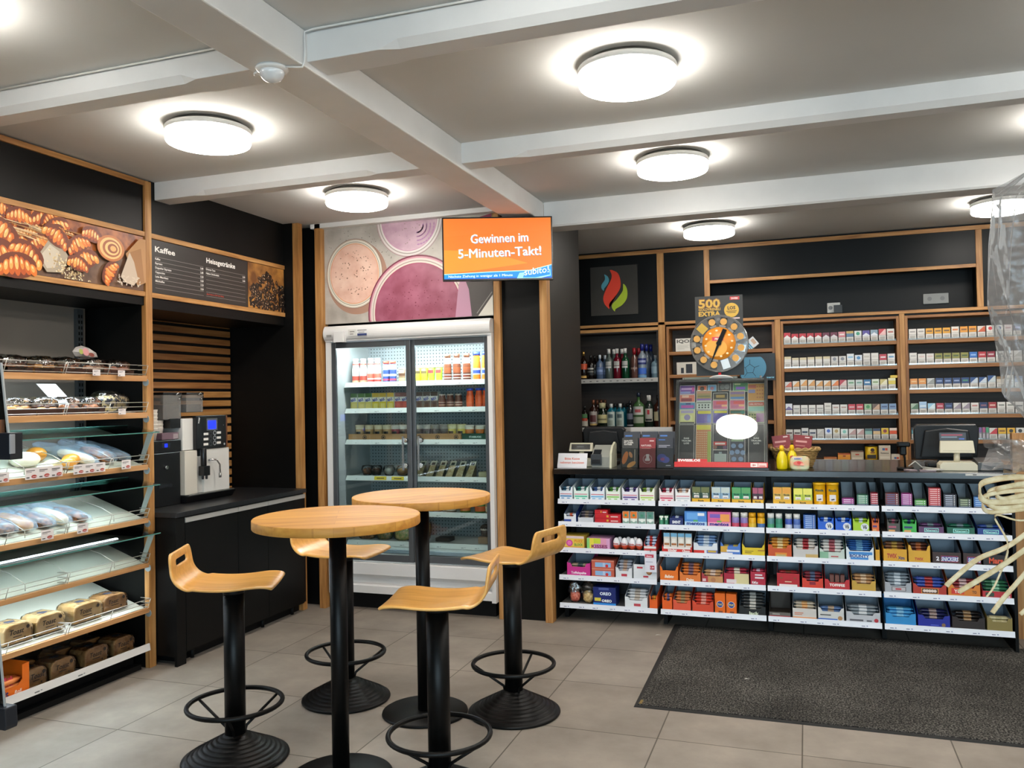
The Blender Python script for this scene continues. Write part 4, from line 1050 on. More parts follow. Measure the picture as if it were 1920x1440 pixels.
for i, a in enumerate((782, 802, 820, 838, 856, 874)):
    if i == 0:
        t = sw = thing('sandwich_pack', '', 'sandwich', (0, 0, 0))
        b = MB(); b.hexa([(-.032, 0, 0), (.022, 0, 0), (.022, .10, 0), (-.032, .10, 0), (-.004, .03, .085), (.042, .03, .085), (.042, .04, .085), (-.004, .04, .085)], SAND); b.build('sandwich', t)
        b = MB(); b.hexa([(-.006, .026, .086), (.044, .026, .086), (.044, .045, .086), (-.006, .045, .086), (.002, .04, .118), (.05, .04, .118), (.05, .045, .118), (.002, .045, .118)], M('#b9b6a6', .5))
        b.hexa([(.006, .0245, .09), (.034, .0245, .09), (.034, .026, .09), (.006, .026, .09), (.012, .034, .108), (.038, .034, .108), (.038, .037, .108), (.012, .037, .108)], M('#22261e', .5)); b.build('carton_top', t)
        b = MB(); b.hexa([(-.036, -.002, 0), (.026, -.002, 0), (.026, .102, 0), (-.036, .102, 0), (-.008, .028, .088), (.046, .028, .088), (.046, .045, .088), (-.008, .045, .088)], CLEAR); b.build('film', t)
        ks_ = kids(t)
    else: t = dup(sw, ks=ks_)
    t.location = (px(a), 5.84, z_); tag(t, '%s wedge sandwich pack standing on the cooler fourth shelf' % ordn(i, 6), 'sandwich', 'wedge sandwich packs')
b = MB(); b.box(-.045, .045, 0, .08, 0, .04, M('#b8b08c', .5)); tag(b.build('snack_box', loc=(px(899), 5.86, z_), bevel=.006), 'low beige snack tub right of the sandwiches', 'box')
z_ = RZ[4] - .007
for a, c1, c2, lb in ((666, '#7a6a58', '#b8a48c', 'brown tub on the cooler fifth shelf beside the left frame'), (700, '#8a5a44', '#c9b49a', 'reddish tub on the cooler fifth shelf, hidden by the round table'), (740, '#6e7a4a', '#c9c49a', 'green tub on the cooler fifth shelf, hidden by the round table'),
        (812, '#a9746a', '#d8c9bc', 'pinkish tub just right of the far table column, cooler fifth shelf'), (837, '#b09a84', '#d9cfc0', 'wide beige tub on the cooler fifth shelf'), (863, '#5c8a3c', '#d87a3a', 'green and orange pot on the cooler fifth shelf'),
        (890, '#4c8a44', '#d8662c', 'orange and green pot near the right end, cooler fifth shelf'), (909, '#c9a070', '#e3d6c0', 'beige pot at the right end of the cooler fifth shelf')):
    row(proto_cup('food_tub', .040, .046, .085, M(c1, .4), M('#d3d8d8', .2), ((.15, .6, c2, 1.05, 1.95),)), [px(a)], 5.88, z_, lb, 'tub', None)
z_ = RZ[5] - .007
for k, (a, m_, lb) in enumerate(((672, mottled('salad_red', '#6b3a22', '#c98a4a', 60., .5), 'left salad bag leaning on the cooler bottom shelf'), (706, mottled('salad_mix', '#4c6a2a', '#b98a4a', 60., .5), 'middle green salad bag on the cooler bottom shelf'),
        (742, mottled('pasta_salad', '#7a9a3a', '#e0b876', 50., .5), 'pasta salad bag with green edge, cooler bottom shelf'), (786, mottled('nut_bag', '#7a5a2a', '#c9a060', 60., .5), 'small nut bag right of the middle door stile'))):
    t = thing('salad_bag', lb, 'salad bag', (px(a), 5.90, z_))
    b = MB(); b.T = Matrix.Rotation(radians(-25), 4, 'X'); crumpled(b, (0, 0, .07), .075 if a < 780 else .03, .03, .075, m_, 200 + k, 14, 8, .08, 2.6); b.build('food', t)
    b = MB(); b.T = Matrix.Rotation(radians(-25), 4, 'X'); crumpled(b, (0, 0, .075), .082 if a < 780 else .034, .036, .085, CELLO, 210 + k, 14, 8, .12, 2.6); b.build('bag', t)
b = MB(); b.box(-.06, .06, 0, .1, 0, .03, M('#3a2c24', .5)); tag(b.build('flat_box', loc=(px(818), 5.90, z_), bevel=.003), 'flat dark box behind the far table column, cooler bottom shelf', 'box')
b = MB(); b.box(-.07, .07, 0, .12, 0, .05, M('#8a6a4a', .6)); tag(b.build('kraft_box', loc=(px(900), 5.88, z_), bevel=.003), 'kraft box under the dark muffins, cooler bottom shelf', 'box')
for k, a in enumerate((893, 911)):
    t = thing('muffin', '%s dark chocolate muffin in a pale wrapper, cooler bottom shelf' % ordn(k, 2), 'muffin', (px(a), 5.94, z_ + .0505), group='dark muffins')
    b = MB(); b.lathe([(.03, 0), (.038, .055)], (0, 0, 0), M('#4a3a36', .5), 16); b.lathe([(.0375, .045), (.039, .06)], (0, 0, 0), M('#b9aaa2', .5), 16); b.build('wrapper', t)
    b = MB(); b.ball((0, 0, .062), .040, mottled('muffin_top', '#1a100c', '#3a241a', 60., .7), 14, 8, (1, 1, .7)); b.build('top', t)

# ------------------------------------------------------------------ hanging screen
TYAW = .3377 + .02
tv = thing('hanging_screen', 'hanging flat screen with an orange lottery advert before the pillar', 'television', (-1.935, 5.27, 2.59), TYAW)
tw, th = .742, .430
b = MB(); b.box(-tw / 2, tw / 2, 0, .035, -th / 2, th / 2, M('#0a0a0a', .25)); b.box(-.2, .2, .035, .06, -.12, .12, M('#0a0a0a', .5)); b.build('casing', tv, bevel=.003)
def E(c, s=1.): return M(c, .4, emit=s * .25)
b = MB(); b.box(-tw / 2 + .010, tw / 2 - .010, -.0012, .0, -th / 2 + .013, th / 2 - .010, E('#e0701a'))
sw_, sh_ = tw - .020, th - .023
p = Print(b, (-tw / 2 + .010, -.0012, -th / 2 + .013), (1, 0, 0), (0, 0, 1), .0002)
p.poly([(0, sh_), (sw_, sh_), (sw_, sh_ * .8), (sw_ * .4, sh_ * .75), (0, sh_ * .7)], E('#dd7220'))
p.poly([(0, sh_ * .48), (sw_ * .2, sh_ * .47), (sw_ * .5, sh_ * .40), (sw_ * .78, sh_ * .25), (sw_ * .3, sh_ * .14), (0, sh_ * .09)], E('#e08722'))
BLU = E('#1483e0'); SKY = E('#8fe4fa'); WHT = E('#e6fbff', 1.25)
p.poly([(0, 0), (sw_, 0), (sw_, sh_ * .225), (sw_ * .8, sh_ * .135), (sw_ * .45, sh_ * .118), (0, sh_ * .085)], SKY)
p.poly([(0, 0), (sw_, 0), (sw_, sh_ * .21), (sw_ * .8, sh_ * .12), (sw_ * .45, sh_ * .105), (0, sh_ * .072)], BLU)
p.poly([(0, 0), (sw_, 0), (sw_, sh_ * .02), (0, sh_ * .01)], E('#0a55c8'))
p.poly([(sw_ * .675, 0), (sw_ * .70, sh_ * .09), (sw_ * .985, sh_ * .145), (sw_ * .99, sh_ * .04), (sw_ * .90, 0)], SKY)
p.poly([(sw_ * .73, sh_ * .01), (sw_ * .75, sh_ * .10), (sw_ * .97, sh_ * .19), (sw_ * .985, sh_ * .055), (sw_ * .85, sh_ * .01)], E('#0f7fc8'))
OUT = E('#3a86c8')
def scr(t, a, c, h, w, rot):
    p.text(t, a + .003, c - .003, h, OUT, 'c', w=w, rot=rot)
    for q in (-.0012, .0, .0012): p.text(t, a + q, c, h, WHT, 'c', w=w, rot=rot)
scr('Gewinnen im', sw_ * .52, sh_ * .60, .062, .385, .025)
scr('5-Minuten-Takt!', sw_ * .52, sh_ * .365, .062, .555, .03)
p.text('Nächste Ziehung in weniger als 1 Minute', sw_ * .04, sh_ * .022, .017, WHT, 'l', bold=.0, w=.43, rot=.015)
p.text('subito!', sw_ * .745, sh_ * .045, .045, WHT, 'l', bold=.005, w=.165, rot=.12, slant=.15)
b.build('screen', tv)
b = MB(); b.box(.335, .372, .02, .028, .10, .16, BLACKM) ; b.build('latch', tv)
b = MB(); b.T = Matrix.Rotation(-TYAW, 4, 'Z')
b.box(.14, .20, .13, .33, .06, .12, BLACKM); b.box(.03, .23, .12, .16, .0, .16, BLACKM); b.build('wall_arm', tv)
# ------------------------------------------------------------------ sales counter with sweets shelving
MODX = [(-1.675, -.988, 1046, 1228), (-.965, -.280, 1234, 1432), (-.268, .410, 1435, 1650), (.425, 1.135, 1654, 1899)]
LZ = [.868, .709, .527, .335, .138]
def gx(a):
    for x0, x1, p0, p1 in MODX:
        if a <= p1 + 3: return x0 + (a - p0) * (x1 - x0) / (p1 - p0)
    return x0 + (a - p0) * (x1 - x0) / (p1 - p0)
RAIL = M('#dfe2ea', .35); SHF = M('#6c6b69', .55)
_mod = ('leftmost sweets shelf unit, next to the pillar', 'second sweets shelf unit from the pillar, under the ticket case', 'third sweets shelf unit from the pillar, behind the mat', 'last sweets shelf unit, behind the straw ribbon')
for mi_, (x0, x1, _, _) in enumerate(MODX):
    t = thing('sweets_shelf_unit', _mod[mi_], 'shelf unit', (x0, 5.70, 0))
    w = x1 - x0
    b = MB(); b.box(0, w, .40, .415, .10, 1.035, M('#1c2126', .5)); b.build('back_panel', t)
    b = MB(); b.box(-.006, .022, .36, .40, 0, 1.03, BLACKM); b.box(-.006, .022, .15, .36, .0, .04, BLACKM); b.box(-.006, .022, .15, .19, .04, .10, BLACKM); b.build('upright', t)
    for ri, z in enumerate(LZ):
        b = MB(); b.box(.002, w - .002, .008, .40, z - .022, z - .006, SHF)
        for q in (.002, w - .006): b.prism([(.03, z - .022), (.40, z - .022), (.40, z - .045)], 'x', q, q + .004, BLACKM)
        s = b.build('shelf', t)
        b = MB(); b.hexa([(0, -.004, z - .034), (w, -.004, z - .034), (w, .006, z - .034), (0, .006, z - .034), (0, .003, z), (w, .003, z), (w, .007, z), (0, .007, z)], RAIL)
        p = Print(b, (0, -.004, z - .034), (1, 0, 0), (0, .2, 1), .0004)
        rn = random.Random(mi_ * 9 + ri); a = .03
        while a < w - .06:
            p.k = 1; p.rect(a, .008, a + .020, .0125, M('#6a6f8a', .6)); p.rect(a + .028, .008, a + .036, .015, M('#8d93b5', .6)); a += rn.uniform(.09, .17)
        b.build('price_rail', s)
b = MB(); b.box(-1.67, 1.13, 6.118, 6.70, 0.0, 1.036, BLACKP)
tag(b.build('sales_counter'), 'black counter body behind the sweets shelves', 'counter')
b = MB(); b.box(-1.705, 1.165, 5.700, 6.72, 1.040, 1.080, mottled('counter_top', '#0d0e10', '#131416', 6., .18, spec=.6)); p = Print(b, (-1.705, 5.70, 1.04), (1, 0, 0), (0, 0, 1))
p.rect(2.60, .022, 2.80, .034, M('#c9c6bf', .5)); p.rect(2.64, .025, 2.66, .031, M('#55514c', .5))
tag(b.build('worktop', bevel=.003), 'long dark counter top along the sweets shelves', 'counter top')
b = MB(); b.box(1.142, 1.160, 5.73, 6.70, 0, 1.036, BLACKP); tag(b.build('end_panel'), 'black end panel of the counter near the cellophane gift', 'panel')
b = MB(); b.box(1.225, 1.30, 6.08, 6.14, 0, 1.30, OAK['z']); tag(b.build('oak_post'), 'oak post at the far end of the counter', 'wood post')

ROWN = ('top', 'second', 'third', 'fourth', 'bottom')
def bar_mesh(w, d, t, c1, c2, seed):
    """a flow-wrapped bar: puffy, flat crimped ends"""
    b = MB(); rn = random.Random(seed); rows = []
    xs_ = [-w / 2, -w * .44, -w * .38, -w * .13, w * .13, w * .38, w * .44, w / 2]
    for x in xs_:
        k = .12 if abs(x) > w * .42 else 1; hh = t * k / 2 * (1 if abs(x) > w * .42 else 1 + rn.uniform(-.06, .0))
        dd = d / 2 * (.96 if k < 1 else 1)
        rows.append([(x, dd * cos(a), t / 2 + hh * sin(a) * (1.0)) for a in (2 * pi * j / 8 + pi / 8 for j in range(9))])
    b.grid(rows[:3], M(c1, .28), True); b.grid(rows[2:4], M(c1, .28)); b.grid(rows[3:5], M(c2, .28)); b.grid(rows[4:], M(c1, .28))
    return b
def place_bars(n, w, d, t, c1, c2, x, y, z, label, cat, group, dy=.010, name='chocolate_bar'):
    b = bar_mesh(w, d, t, c1, c2, int(abs(x) * 1e4))
    o = b.build(name, loc=(x, y, z)); tag(o, label, cat, group)
    for i in range(1, n): dup(o, (x + (i % 2) * .002, y + i * dy, z + i * t * .97), ks=[])
def carton(w, hf, hb, d, c, inner='#8796a5', notch=.35, side=None, bands=(), texts=()):
    b = MB(); t = .0018; C = M(c, .45); S = M(side or c, .45)
    if notch:
        n0 = w / 2 * (1 - notch * .9); n1 = n0 * .80
        b.prism([(-w / 2, 0), (w / 2, 0), (w / 2, hf * 1.45), (n0, hf * 1.4), (n1, hf), (-n1, hf), (-n0, hf * 1.4), (-w / 2, hf * 1.45)], 'y', 0, t, C); hs = hf * 1.45
    else: b.box(-w / 2, w / 2, 0, t, 0, hf, C); hs = hf
    for s_ in (-1, 1):
        xx = s_ * (w / 2 - t / 2)
        b.prism([(t, 0), (d, 0), (d, hb), (d * .75, hb), (t, hs)], 'x', xx - t / 2, xx + t / 2, S)
        xx = s_ * (w / 2 - t * 1.02)
        b.prism([(t * 1.05, 0.002), (d - t, 0.002), (d - t, hb - .002), (d * .75, hb - .002), (t * 1.05, hs - .002)], 'x', xx - t * .05, xx + t * .05, M(inner, .6))
    b.box(-w / 2 + t, w / 2 - t, d - t, d, 0, hb, M(inner, .6)); b.box(-w / 2 + t, w / 2 - t, t, d - t, 0, t, M(inner, .6))
    p = front(b, w, hf)
    for a0, b0, a1, b1, cc in bands: p.rect(a0 * w, b0 * hf, a1 * w, b1 * hf, M(cc, .45))
    for tx in texts:
        s_, a, z, h, cc = tx[:5]
        if s_ == 'o': p.disc(a * w, z * hf, h * hf, h * hf, M(cc, .45), 18)
        else: p.text(s_, a * w, z * hf, h * hf, M(cc, .45), 'c', bold=.04, w=(tx[5] * w if len(tx) > 5 else None), slant=tx[6] if len(tx) > 6 else 0)
    return b
def slot(r, a0, a1, gap=.004):
    x0, x1 = gx(a0) + gap / 2, gx(a1) - gap / 2
    return (x0 + x1) / 2, x1 - x0, LZ[r] - .005
def TRAY(r, a0, a1, label, c, hf, hb, bars=None, bl='', d=.24, y=5.712, inner='#8796a5', notch=.35, side=None, bands=(), texts=(), t=.019, name='display_carton'):
    x, w, z = slot(r, a0, a1)
    o = carton(w, hf, hb, d, c, inner, notch, side, bands, texts).build(name, loc=(x, y, z))
    tag(o, label + ', %s sweets shelf' % ROWN[r], 'display carton')
    if bars:
        n, c1, c2 = bars
        place_bars(n, w * .90, .062, t, c1, c2, x, y + .038, z + .0025, bl + ', %s sweets shelf' % ROWN[r], 'sweets pack', bl + ' row %d' % (r + 1))
def PACK(r, a0, a1, label, c, h, d=.12, y=5.712, bands=(), texts=(), dz=0., cat='sweets pack', name='sweets_box', bev=.0015):
    x, w, z = slot(r, a0, a1, .003)
    b = MB(); b.box(-w / 2, w / 2, 0, d, 0, h, M(c, .4)); p = front(b, w, h)
    for a, b0, e, b1, cc in bands: p.rect(a * w, b0 * h, e * w, b1 * h, M(cc, .4))
    for tx in texts:
        s_, a, zz, hh, cc = tx[:5]
        if s_ == 'o': p.disc(a * w, zz * h, hh * h, hh * h, M(cc, .4), 18)
        else: p.text(s_, a * w, zz * h, hh * h, M(cc, .4), 'c', bold=.04, w=(tx[5] * w if len(tx) > 5 else None), slant=tx[6] if len(tx) > 6 else 0)
    return tag(b.build(name, loc=(x, y, z + dz), bevel=bev), label + ', %s sweets shelf' % ROWN[r], cat)

# row 1: gum pouch trays, herb sweets, tins
for a0, a1, c, c2, pc, nm in ((1048, 1074, '#e3eaf2', '#3f86b8', '#2c5f7c', 'blue'), (1076, 1104, '#dff0ea', '#4fbf9f', '#2f7f72', 'mint green'), (1107, 1135, '#e3ebf4', '#6fb4dd', '#44639a', 'sky blue'),
        (1137, 1164, '#e6efe2', '#8cc860', '#4f8a3a', 'grass green'), (1167, 1197, '#e6e4ee', '#5c3f8c', '#3c2c66', 'purple'), (1199, 1227, '#ecefe0', '#b5d26a', '#7f9a3a', 'lime green'),
        (1235, 1264, '#f0e2e4', '#cf3f5e', '#a83048', 'crimson'), (1266, 1296, '#efeeee', '#c9cfd6', '#cfa890', 'pale grey')):
    TRAY(0, a0, a1, 'white chewing gum tray with %s stripes' % nm, c, .062, .125, (5, pc, '#e9eaec'), '%s gum pouches in their white tray' % nm, notch=.18, t=.017,
         bands=((.06, .30, .94, .46, c2), (.06, .58, .94, .66, '#c9546a'), (.14, .10, .36, .20, c2), (.58, .10, .80, .20, c2)))
def herbs(a0, a1, c, c2, nm, tall=.10, strip_=True):
    x, w, z = slot(0, a0, a1)
    for k in (0, 1):
        q = w / 2
        b = MB(); b.box(-q / 2 + .001, q / 2 - .001, 0, .025, 0, tall, M(c, .4)); p = front(b, q, tall)
        p.rect(q * .05, tall * .62, q * .95, tall * .98, M(c2, .4)); p.rect(q * .22, tall * .28, q * .80, tall * .44, M('#ece9e4', .5)); p.text('Ricola', q * .5, tall * .50, tall * .10, M('#1c2a20' if nm != 'dark green' else '#dfe6d8', .4), 'c', bold=.04)
        p.rect(q * .3, tall * .31, q * .7, tall * .34, M('#8a4a6a', .5))
        tag(b.build('herb_sweets_box', loc=(x - q / 2 + k * q, 5.718, z + .003)), '%s %s herb sweets box, top sweets shelf' % (('left', 'right')[k], nm), 'sweets box', nm + ' herb sweets boxes')
        for j in (1, 2):
            dup(bpy.context.scene.collection.objects[-1] if False else o_, (x - q / 2 + k * q, 5.718 + j * .027, z + .003), ks=[]) if False else None
    b = carton(w, .026, .12, .2, '#e6b020', notch=0, texts=(('Ricola', .5, .28, .42, '#3c3410'),)); tag(b.build('carton_tray', loc=(x, 5.712, z)), 'yellow tray under the %s herb sweets boxes, top sweets shelf' % nm, 'carton tray')
herbs(1298, 1333, '#2f4a3e', '#6a7040', 'dark green'); herbs(1335, 1371, '#8fb0cc', '#c4cfc9', 'light blue'); herbs(1373, 1409, '#23915a', '#5aa060', 'bright green'); herbs(1411, 1432, '#5a2748', '#a8506a', 'plum')
herbs(1449, 1486, '#d9b03a', '#e6a030', 'orange and yellow', .105); herbs(1489, 1527, '#c2d23a', '#e6e060', 'lime yellow')
for k, a in enumerate((1540, 1565)):
    x, w, z = slot(0, a - 12, a + 12, 0)
    t = thing('sweets_tin', '%s tall yellow sweets tin on the top sweets shelf' % ordn(k, 2), 'tin', (x, 5.712 + .040, z), group='yellow sweets tins')
    b = MB(); b.lathe([(.037, 0), (.038, .003), (.037, .006), (.037, .125), (.039, .128)], (0, 0, 0), M('#e6aa10', .3), 28)
    p = Print(b, (-.022, -.0375, 0), (1, 0, 0), (0, 0, 1), .0006); p.rect(.003, .025, .041, .066, M('#e3dfe0', .4)); p.disc(.018, .035, .006, .004, M('#3a2030', .5)); p.disc(.027, .037, .006, .004, M('#3a2030', .5)); p.text('Ricola', .022, .088, .014, M('#23402c', .4), 'c', bold=.04); b.build('can', t)
    b = MB(); b.lathe([(.0395, .126), (.0395, .140), (.036, .141), (.034, .134), (0, .133)], (0, 0, 0), M('#f0b81c', .3), 28); b.build('lid', t)
def stack(r, a0, a1, label, c, c2, n, t, y=5.722, d=.09, h0=.0, star=True):
    x, w, z = slot(r, a0, a1, .006)
    b = MB(); b.box(-w / 2, w / 2, 0, d, 0, t * .95, M(c, .35)); p = front(b, w, t)
    p.rect(w * .15, t * .25, w * .72, t * .65, M(c2, .4)); p.disc(w * .85, t * .45, t * .28, t * .28, M('#e9e3e0', .4), 8)
    o = b.build('gum_pack', loc=(x, y, z + .0055)); tag(o, label + ', %s sweets shelf' % ROWN[r], 'gum pack', label + ' %d' % r)
    for i in range(1, n): dup(o, (x, y, z + .0055 + i * t), ks=[])
for a0, a1, c, c2, nm, n in ((1581, 1606, '#b0479a', '#e3cfe0', 'magenta', 3), (1609, 1632, '#4c8a6a', '#d5e3d5', 'green and white', 5), (1634, 1650, '#b5283c', '#e0c0c4', 'red', 6), (1661, 1690, '#7a3238', '#4a5a8a', 'maroon', 6),
        (1692, 1716, '#a83f90', '#d8c4e0', 'violet', 6), (1718, 1743, '#5fae4c', '#c9d4c4', 'green', 3), (1745, 1771, '#c83c40', '#e8b8b8', 'bright red', 9), (1774, 1800, '#3c3c48', '#c4c8d8', 'charcoal', 6), (1802, 1828, '#3c4a36', '#c4cfa8', 'dark olive', 4), (1830, 1856, '#3f78c0', '#a8c8e8', 'blue', 5), (1858, 1884, '#4a5664', '#b8c4d0', 'slate', 5)):
    x, w, z = slot(0, a0, a1)
    b = MB(); 
    for s_ in (-1, 1): b.prism([(0, 0), (.2, 0), (.2, .13), (.14, .13), (0, .02 + n * .011)], 'x', s_ * (w / 2 - .001) - .0005, s_ * (w / 2 - .001) + .0005, M('#2c3034', .4))
    b.box(-w / 2, w / 2, .2, .202, 0, .13, M('#8f9aa2', .6)); b.box(-w / 2, w / 2, 0, .2, 0, .002, M('#2c3034', .4)); b.prism([(0, 0), (.004, 0), (.004, .012), (0, .012)], 'x', -w / 2, w / 2, M('#3a4660', .4))
    tag(b.build('gum_dispenser', loc=(x, 5.712, z)), 'dark gum dispenser holding the %s packs, top sweets shelf' % nm, 'dispenser')
    stack(0, a0, a1, '%s chewing gum packs stacked in their dispenser' % nm, c, c2, n, .0125)

# row 2
TRAY(1, 1056, 1080, 'open white and blue sample carton', '#dfe3ea', .04, .125, (3, '#c9d4e2', '#e0704a'), 'pale packs in the open white and blue carton', side='#2c4a9a', bands=((.0, .1, .6, .5, '#2c4a9a'),))
TRAY(1, 1083, 1113, 'low silver carton beside the red boxes', '#c9ccd2', .035, .10, (4, '#5a5560', '#8a7a6a'), 'grey gum packs in the low silver carton', notch=0)
for k in range(3): PACK(1, 1115, 1164 - (k == 2) * 24, '%s long red mint box with gold medal' % ('lowest', 'middle', 'topmost')[k], '#c4202a', .029, dz=.0025 + k * .0295, d=.09, bands=((.46, .3, .54, .8, '#d8a83a'), (.62, .35, .9, .6, '#e8c4c4')))
for a0, a1, c, nm in ((1167, 1180, '#e07a2c', 'left orange'), (1181, 1195, '#e07a2c', 'right orange'), (1196, 1210, '#5a8a80', 'left green'), (1211, 1225, '#5a8a80', 'right green')):
    PACK(1, a0, a1, '%s tic tac style mint box with green badge' % nm, '#d9e0dc', .085, d=.03, bands=((.05, .45, .95, 1, c), (.05, 0, .95, .25, '#8aa89c')), texts=(('o', .5, .3, .14, '#e9efe9'), ('o', .5, .7, .10, '#3f8a6a')))
for k, (a0, a1) in enumerate(((1234, 1243), (1244, 1252))): PACK(1, a0, a1, '%s green chevron mint box' % ordn(k, 2), '#2f7a58', .062, d=.05, bands=((.0, .8, 1, 1, '#e3e9dc'), (.3, .55, .7, .8, '#e3e9dc'), (.4, .1, .6, .5, '#5aa886')))
TRAY(1, 1254, 1281, 'small navy carton with white lettering', '#23306a', .05, .105, (3, '#2c3a7a', '#c4cfe0'), 'navy mint packs in the small navy carton', notch=0, texts=(('SMINT', .5, .28, .36, '#eef0f6', .62),))
PACK(1, 1283, 1326, 'wide blue mint carton with dark lettering', '#4a8ad8', .098, d=.14, bands=((0, 0, 1, .3, '#b8d8f0'), (.1, .45, .6, .9, '#6aa8e8'), (.4, .3, .6, .42, '#5ab06a'), (.6, .7, .9, .9, '#e9eef6')), texts=(('mentos', .5, .08, .22, '#1c2f8a', .82),))
PACK(1, 1327, 1371, 'wide pink fruit carton with dark lettering', '#d8609a', .098, d=.14, bands=((0, 0, 1, .3, '#f0a0b8'), (.55, .35, .95, .85, '#f0a04a'), (.1, .6, .55, .85, '#7a5ab8'), (.4, .3, .6, .42, '#7ab04a')), texts=(('mentos', .5, .08, .22, '#2a2a8a', .82),))
def jar(r, a, label, c1, c2, cap='#eceae6', h=.092, r0=None, group=None):
    x, w, z = slot(r, a - 7.5, a + 7.5, .001); rr = w / 2 * .96
    t = thing('gum_jar', label + ', %s sweets shelf' % ROWN[r], 'gum jar', (x, 5.712 + rr, z), group=group)
    b = MB(); b.lathe([(rr * .92, 0), (rr, .004), (rr, h * .62), (rr * .9, h * .68)], (0, 0, 0), M(c1, .35), 18); b.lathe([(rr * 1.01, h * .05), (rr * 1.01, h * .3)], (0, 0, 0), M(c2, .35), 14, True, 'z', pi, 2 * pi); b.build('jar', t)
    b = MB(); b.lathe([(rr * .93, h * .67), (rr * .93, h), (0, h)], (0, 0, 0), M(cap, .4), 18); b.build('cap', t)
for a, lb, c1, c2, cap, g in ((1379, 'left violet gum jar with white cap', '#8a7ab8', '#c8506a', '#e3e0dc', 1), (1395, 'right violet gum jar with white cap', '#8a7ab8', '#c8506a', '#e3e0dc', 1),
        (1410, 'left yellow gum jar', '#e0a818', '#e8c040', '#e0a010', 2), (1426, 'right yellow gum jar with blue badge', '#e0a818', '#4a70a8', '#e0a010', 2), (1444, 'left green gum jar with white cap', '#5a8a90', '#4a9a70', '#e9e9e6', 3), (1460, 'right green gum jar with white cap', '#3f8a70', '#4a9a80', '#e9e9e6', 3),
        (1479, 'left blue gum jar with white cap', '#3f58b0', '#c4cce0', '#e9e9e6', 4), (1495, 'right blue gum jar with white cap', '#4a68b0', '#8aa0d0', '#e9e9e6', 4)): jar(1, a, lb, c1, c2, cap, .096, group='gum jars %d' % g)
stack(1, 1507, 1532, 'blue peppermint gum packs stacked between the jars and heart badge boxes', '#2f62b8', '#b8d0ee', 7, .0125)
for a0, a1, c, nm in ((1535, 1566, '#1f5fd0', 'left blue'), (1568, 1599, '#1f5fd0', 'right blue'), (1601, 1632, '#a8cf2a', 'lime green')):
    TRAY(1, a0, a1, '%s gum carton with white heart badge' % nm, c, .055, .10, (4, c, '#dfe8f4'), '%s gum packs standing in the heart badge carton' % nm, notch=.15, texts=(('o', .72, .5, .42, '#d8dee4'), ('V6', .72, .28, .45, '#1d2430', .26)))
for a0, a1, c, c2, nm in ((1636, 1650, '#d8682c', '#4a3a7a', 'orange'), (1664, 1690, '#4a4a44', '#a8506a', 'dark'), (1694, 1722, '#3fae4c', '#2a3a6a', 'vivid green')):
    TRAY(1, a0, a1, '%s fruit gum carton' % nm, c, .055, .10, (4, c, c2), '%s fruit gum packs in their carton' % nm, notch=.1, bands=((.1, .5, .7, .72, c2), (.1, .1, .6, .3, '#d8a060')))
for a0, a1, c, nm in ((1725, 1774, '#5a3560', 'purple'), (1779, 1832, '#155c46', 'green'), (1836, 1886, '#22408a', 'blue')):
    TRAY(1, a0, a1, 'wide low %s throat sweets carton' % nm, c, .042, .095, (3, c, '#6a7f86'), '%s throat sweets bags in the wide low carton' % nm, notch=0, bands=((.22, .2, .80, .8, '#8fd8d0'), (.25, .3, .77, .7, c)), texts=(("Fisherman's", .51, .36, .26, '#a8e4dc', .46),))

# row 3
PACK(2, 1052, 1094, 'yellow and pink popping candy carton', '#e8c850', .085, d=.16, bands=((.02, .0, .98, .12, '#e09a3a'), (.0, .8, 1, 1, '#e0c8c8')), texts=(('o', .33, .42, .28, '#d0489a'), ('o', .33, .42, .18, '#e87ab8'), ('PUZZ', .76, .50, .20, '#e08a30', .4), ('BLOCK', .76, .2, .20, '#6a9a4a', .4)))
PACK(2, 1099, 1143, 'pastel rainbow sweets carton', '#d8a0c8', .075, d=.16, bands=((0, .0, .12, 1, '#8acf7a'), (.12, .0, .3, 1, '#e8d84a'), (.3, .5, .6, 1, '#c8d43a'), (.6, .3, .85, 1, '#e09ab8')), texts=(('KISSES', .55, .12, .28, '#8a2f5a', .7),))
for k, (a, y, dz) in enumerate(((1154, 5.735, 0), (1169, 5.735, 0), (1183, 5.735, 0), (1196, 5.735, 0), (1158, 5.775, 0), (1174, 5.775, 0), (1187, 5.775, 0))):
    x, w, z = slot(2, a - 7, a + 7)
    b = MB(); n = 14; h = .082; rr = .0245
    pr = [(rr * (sin(pi * j / n)) ** .9 * (1.08 - .22 * j / n), h * (1 - cos(pi * j / n)) / 2) for j in range(n + 1)]
    cut = [q for q in pr if q[1] < h * .30]; b.lathe(cut + [pr[len(cut)]], (0, 0, 0), M('#c8482c', .35), 20); b.lathe(pr[len(cut):], (0, 0, 0), M('#e6e6ea', .35), 20)
    p = Print(b, (-.014, -rr * 1.0 - .0005, h * .42), (1, 0, 0), (0, 0, 1), .0005); p.text('Kinder', .0145, .004, .009, M('#b8322a', .4), 'c', bold=.04)
    tag(b.build('chocolate_egg', loc=(x, y, z + .001)), ('%s white and orange chocolate egg in the front row' % ordn(k, 4)) if k < 4 else ('%s chocolate egg in the back row, half hidden' % ordn(k - 4, 3)), 'chocolate egg', 'surprise eggs')
b = MB(); x, w, z = slot(2, 1147, 1203); b.box(-w / 2, w / 2, 0, .12, 0, .001, M('#55585a', .4)); tag(b.build('egg_tray', loc=(x, 5.712, z)), 'thin grey tray under the chocolate eggs, third sweets shelf', 'tray')
TRAY(2, 1205, 1228, 'red and white chocolate carton beside the eggs', '#c83c38', .038, .115, (5, '#b8cce4', '#c8403c'), 'blue-white chocolate bars beside the eggs', bands=((0, .5, 1, .9, '#e6e3e3'),), notch=.1)
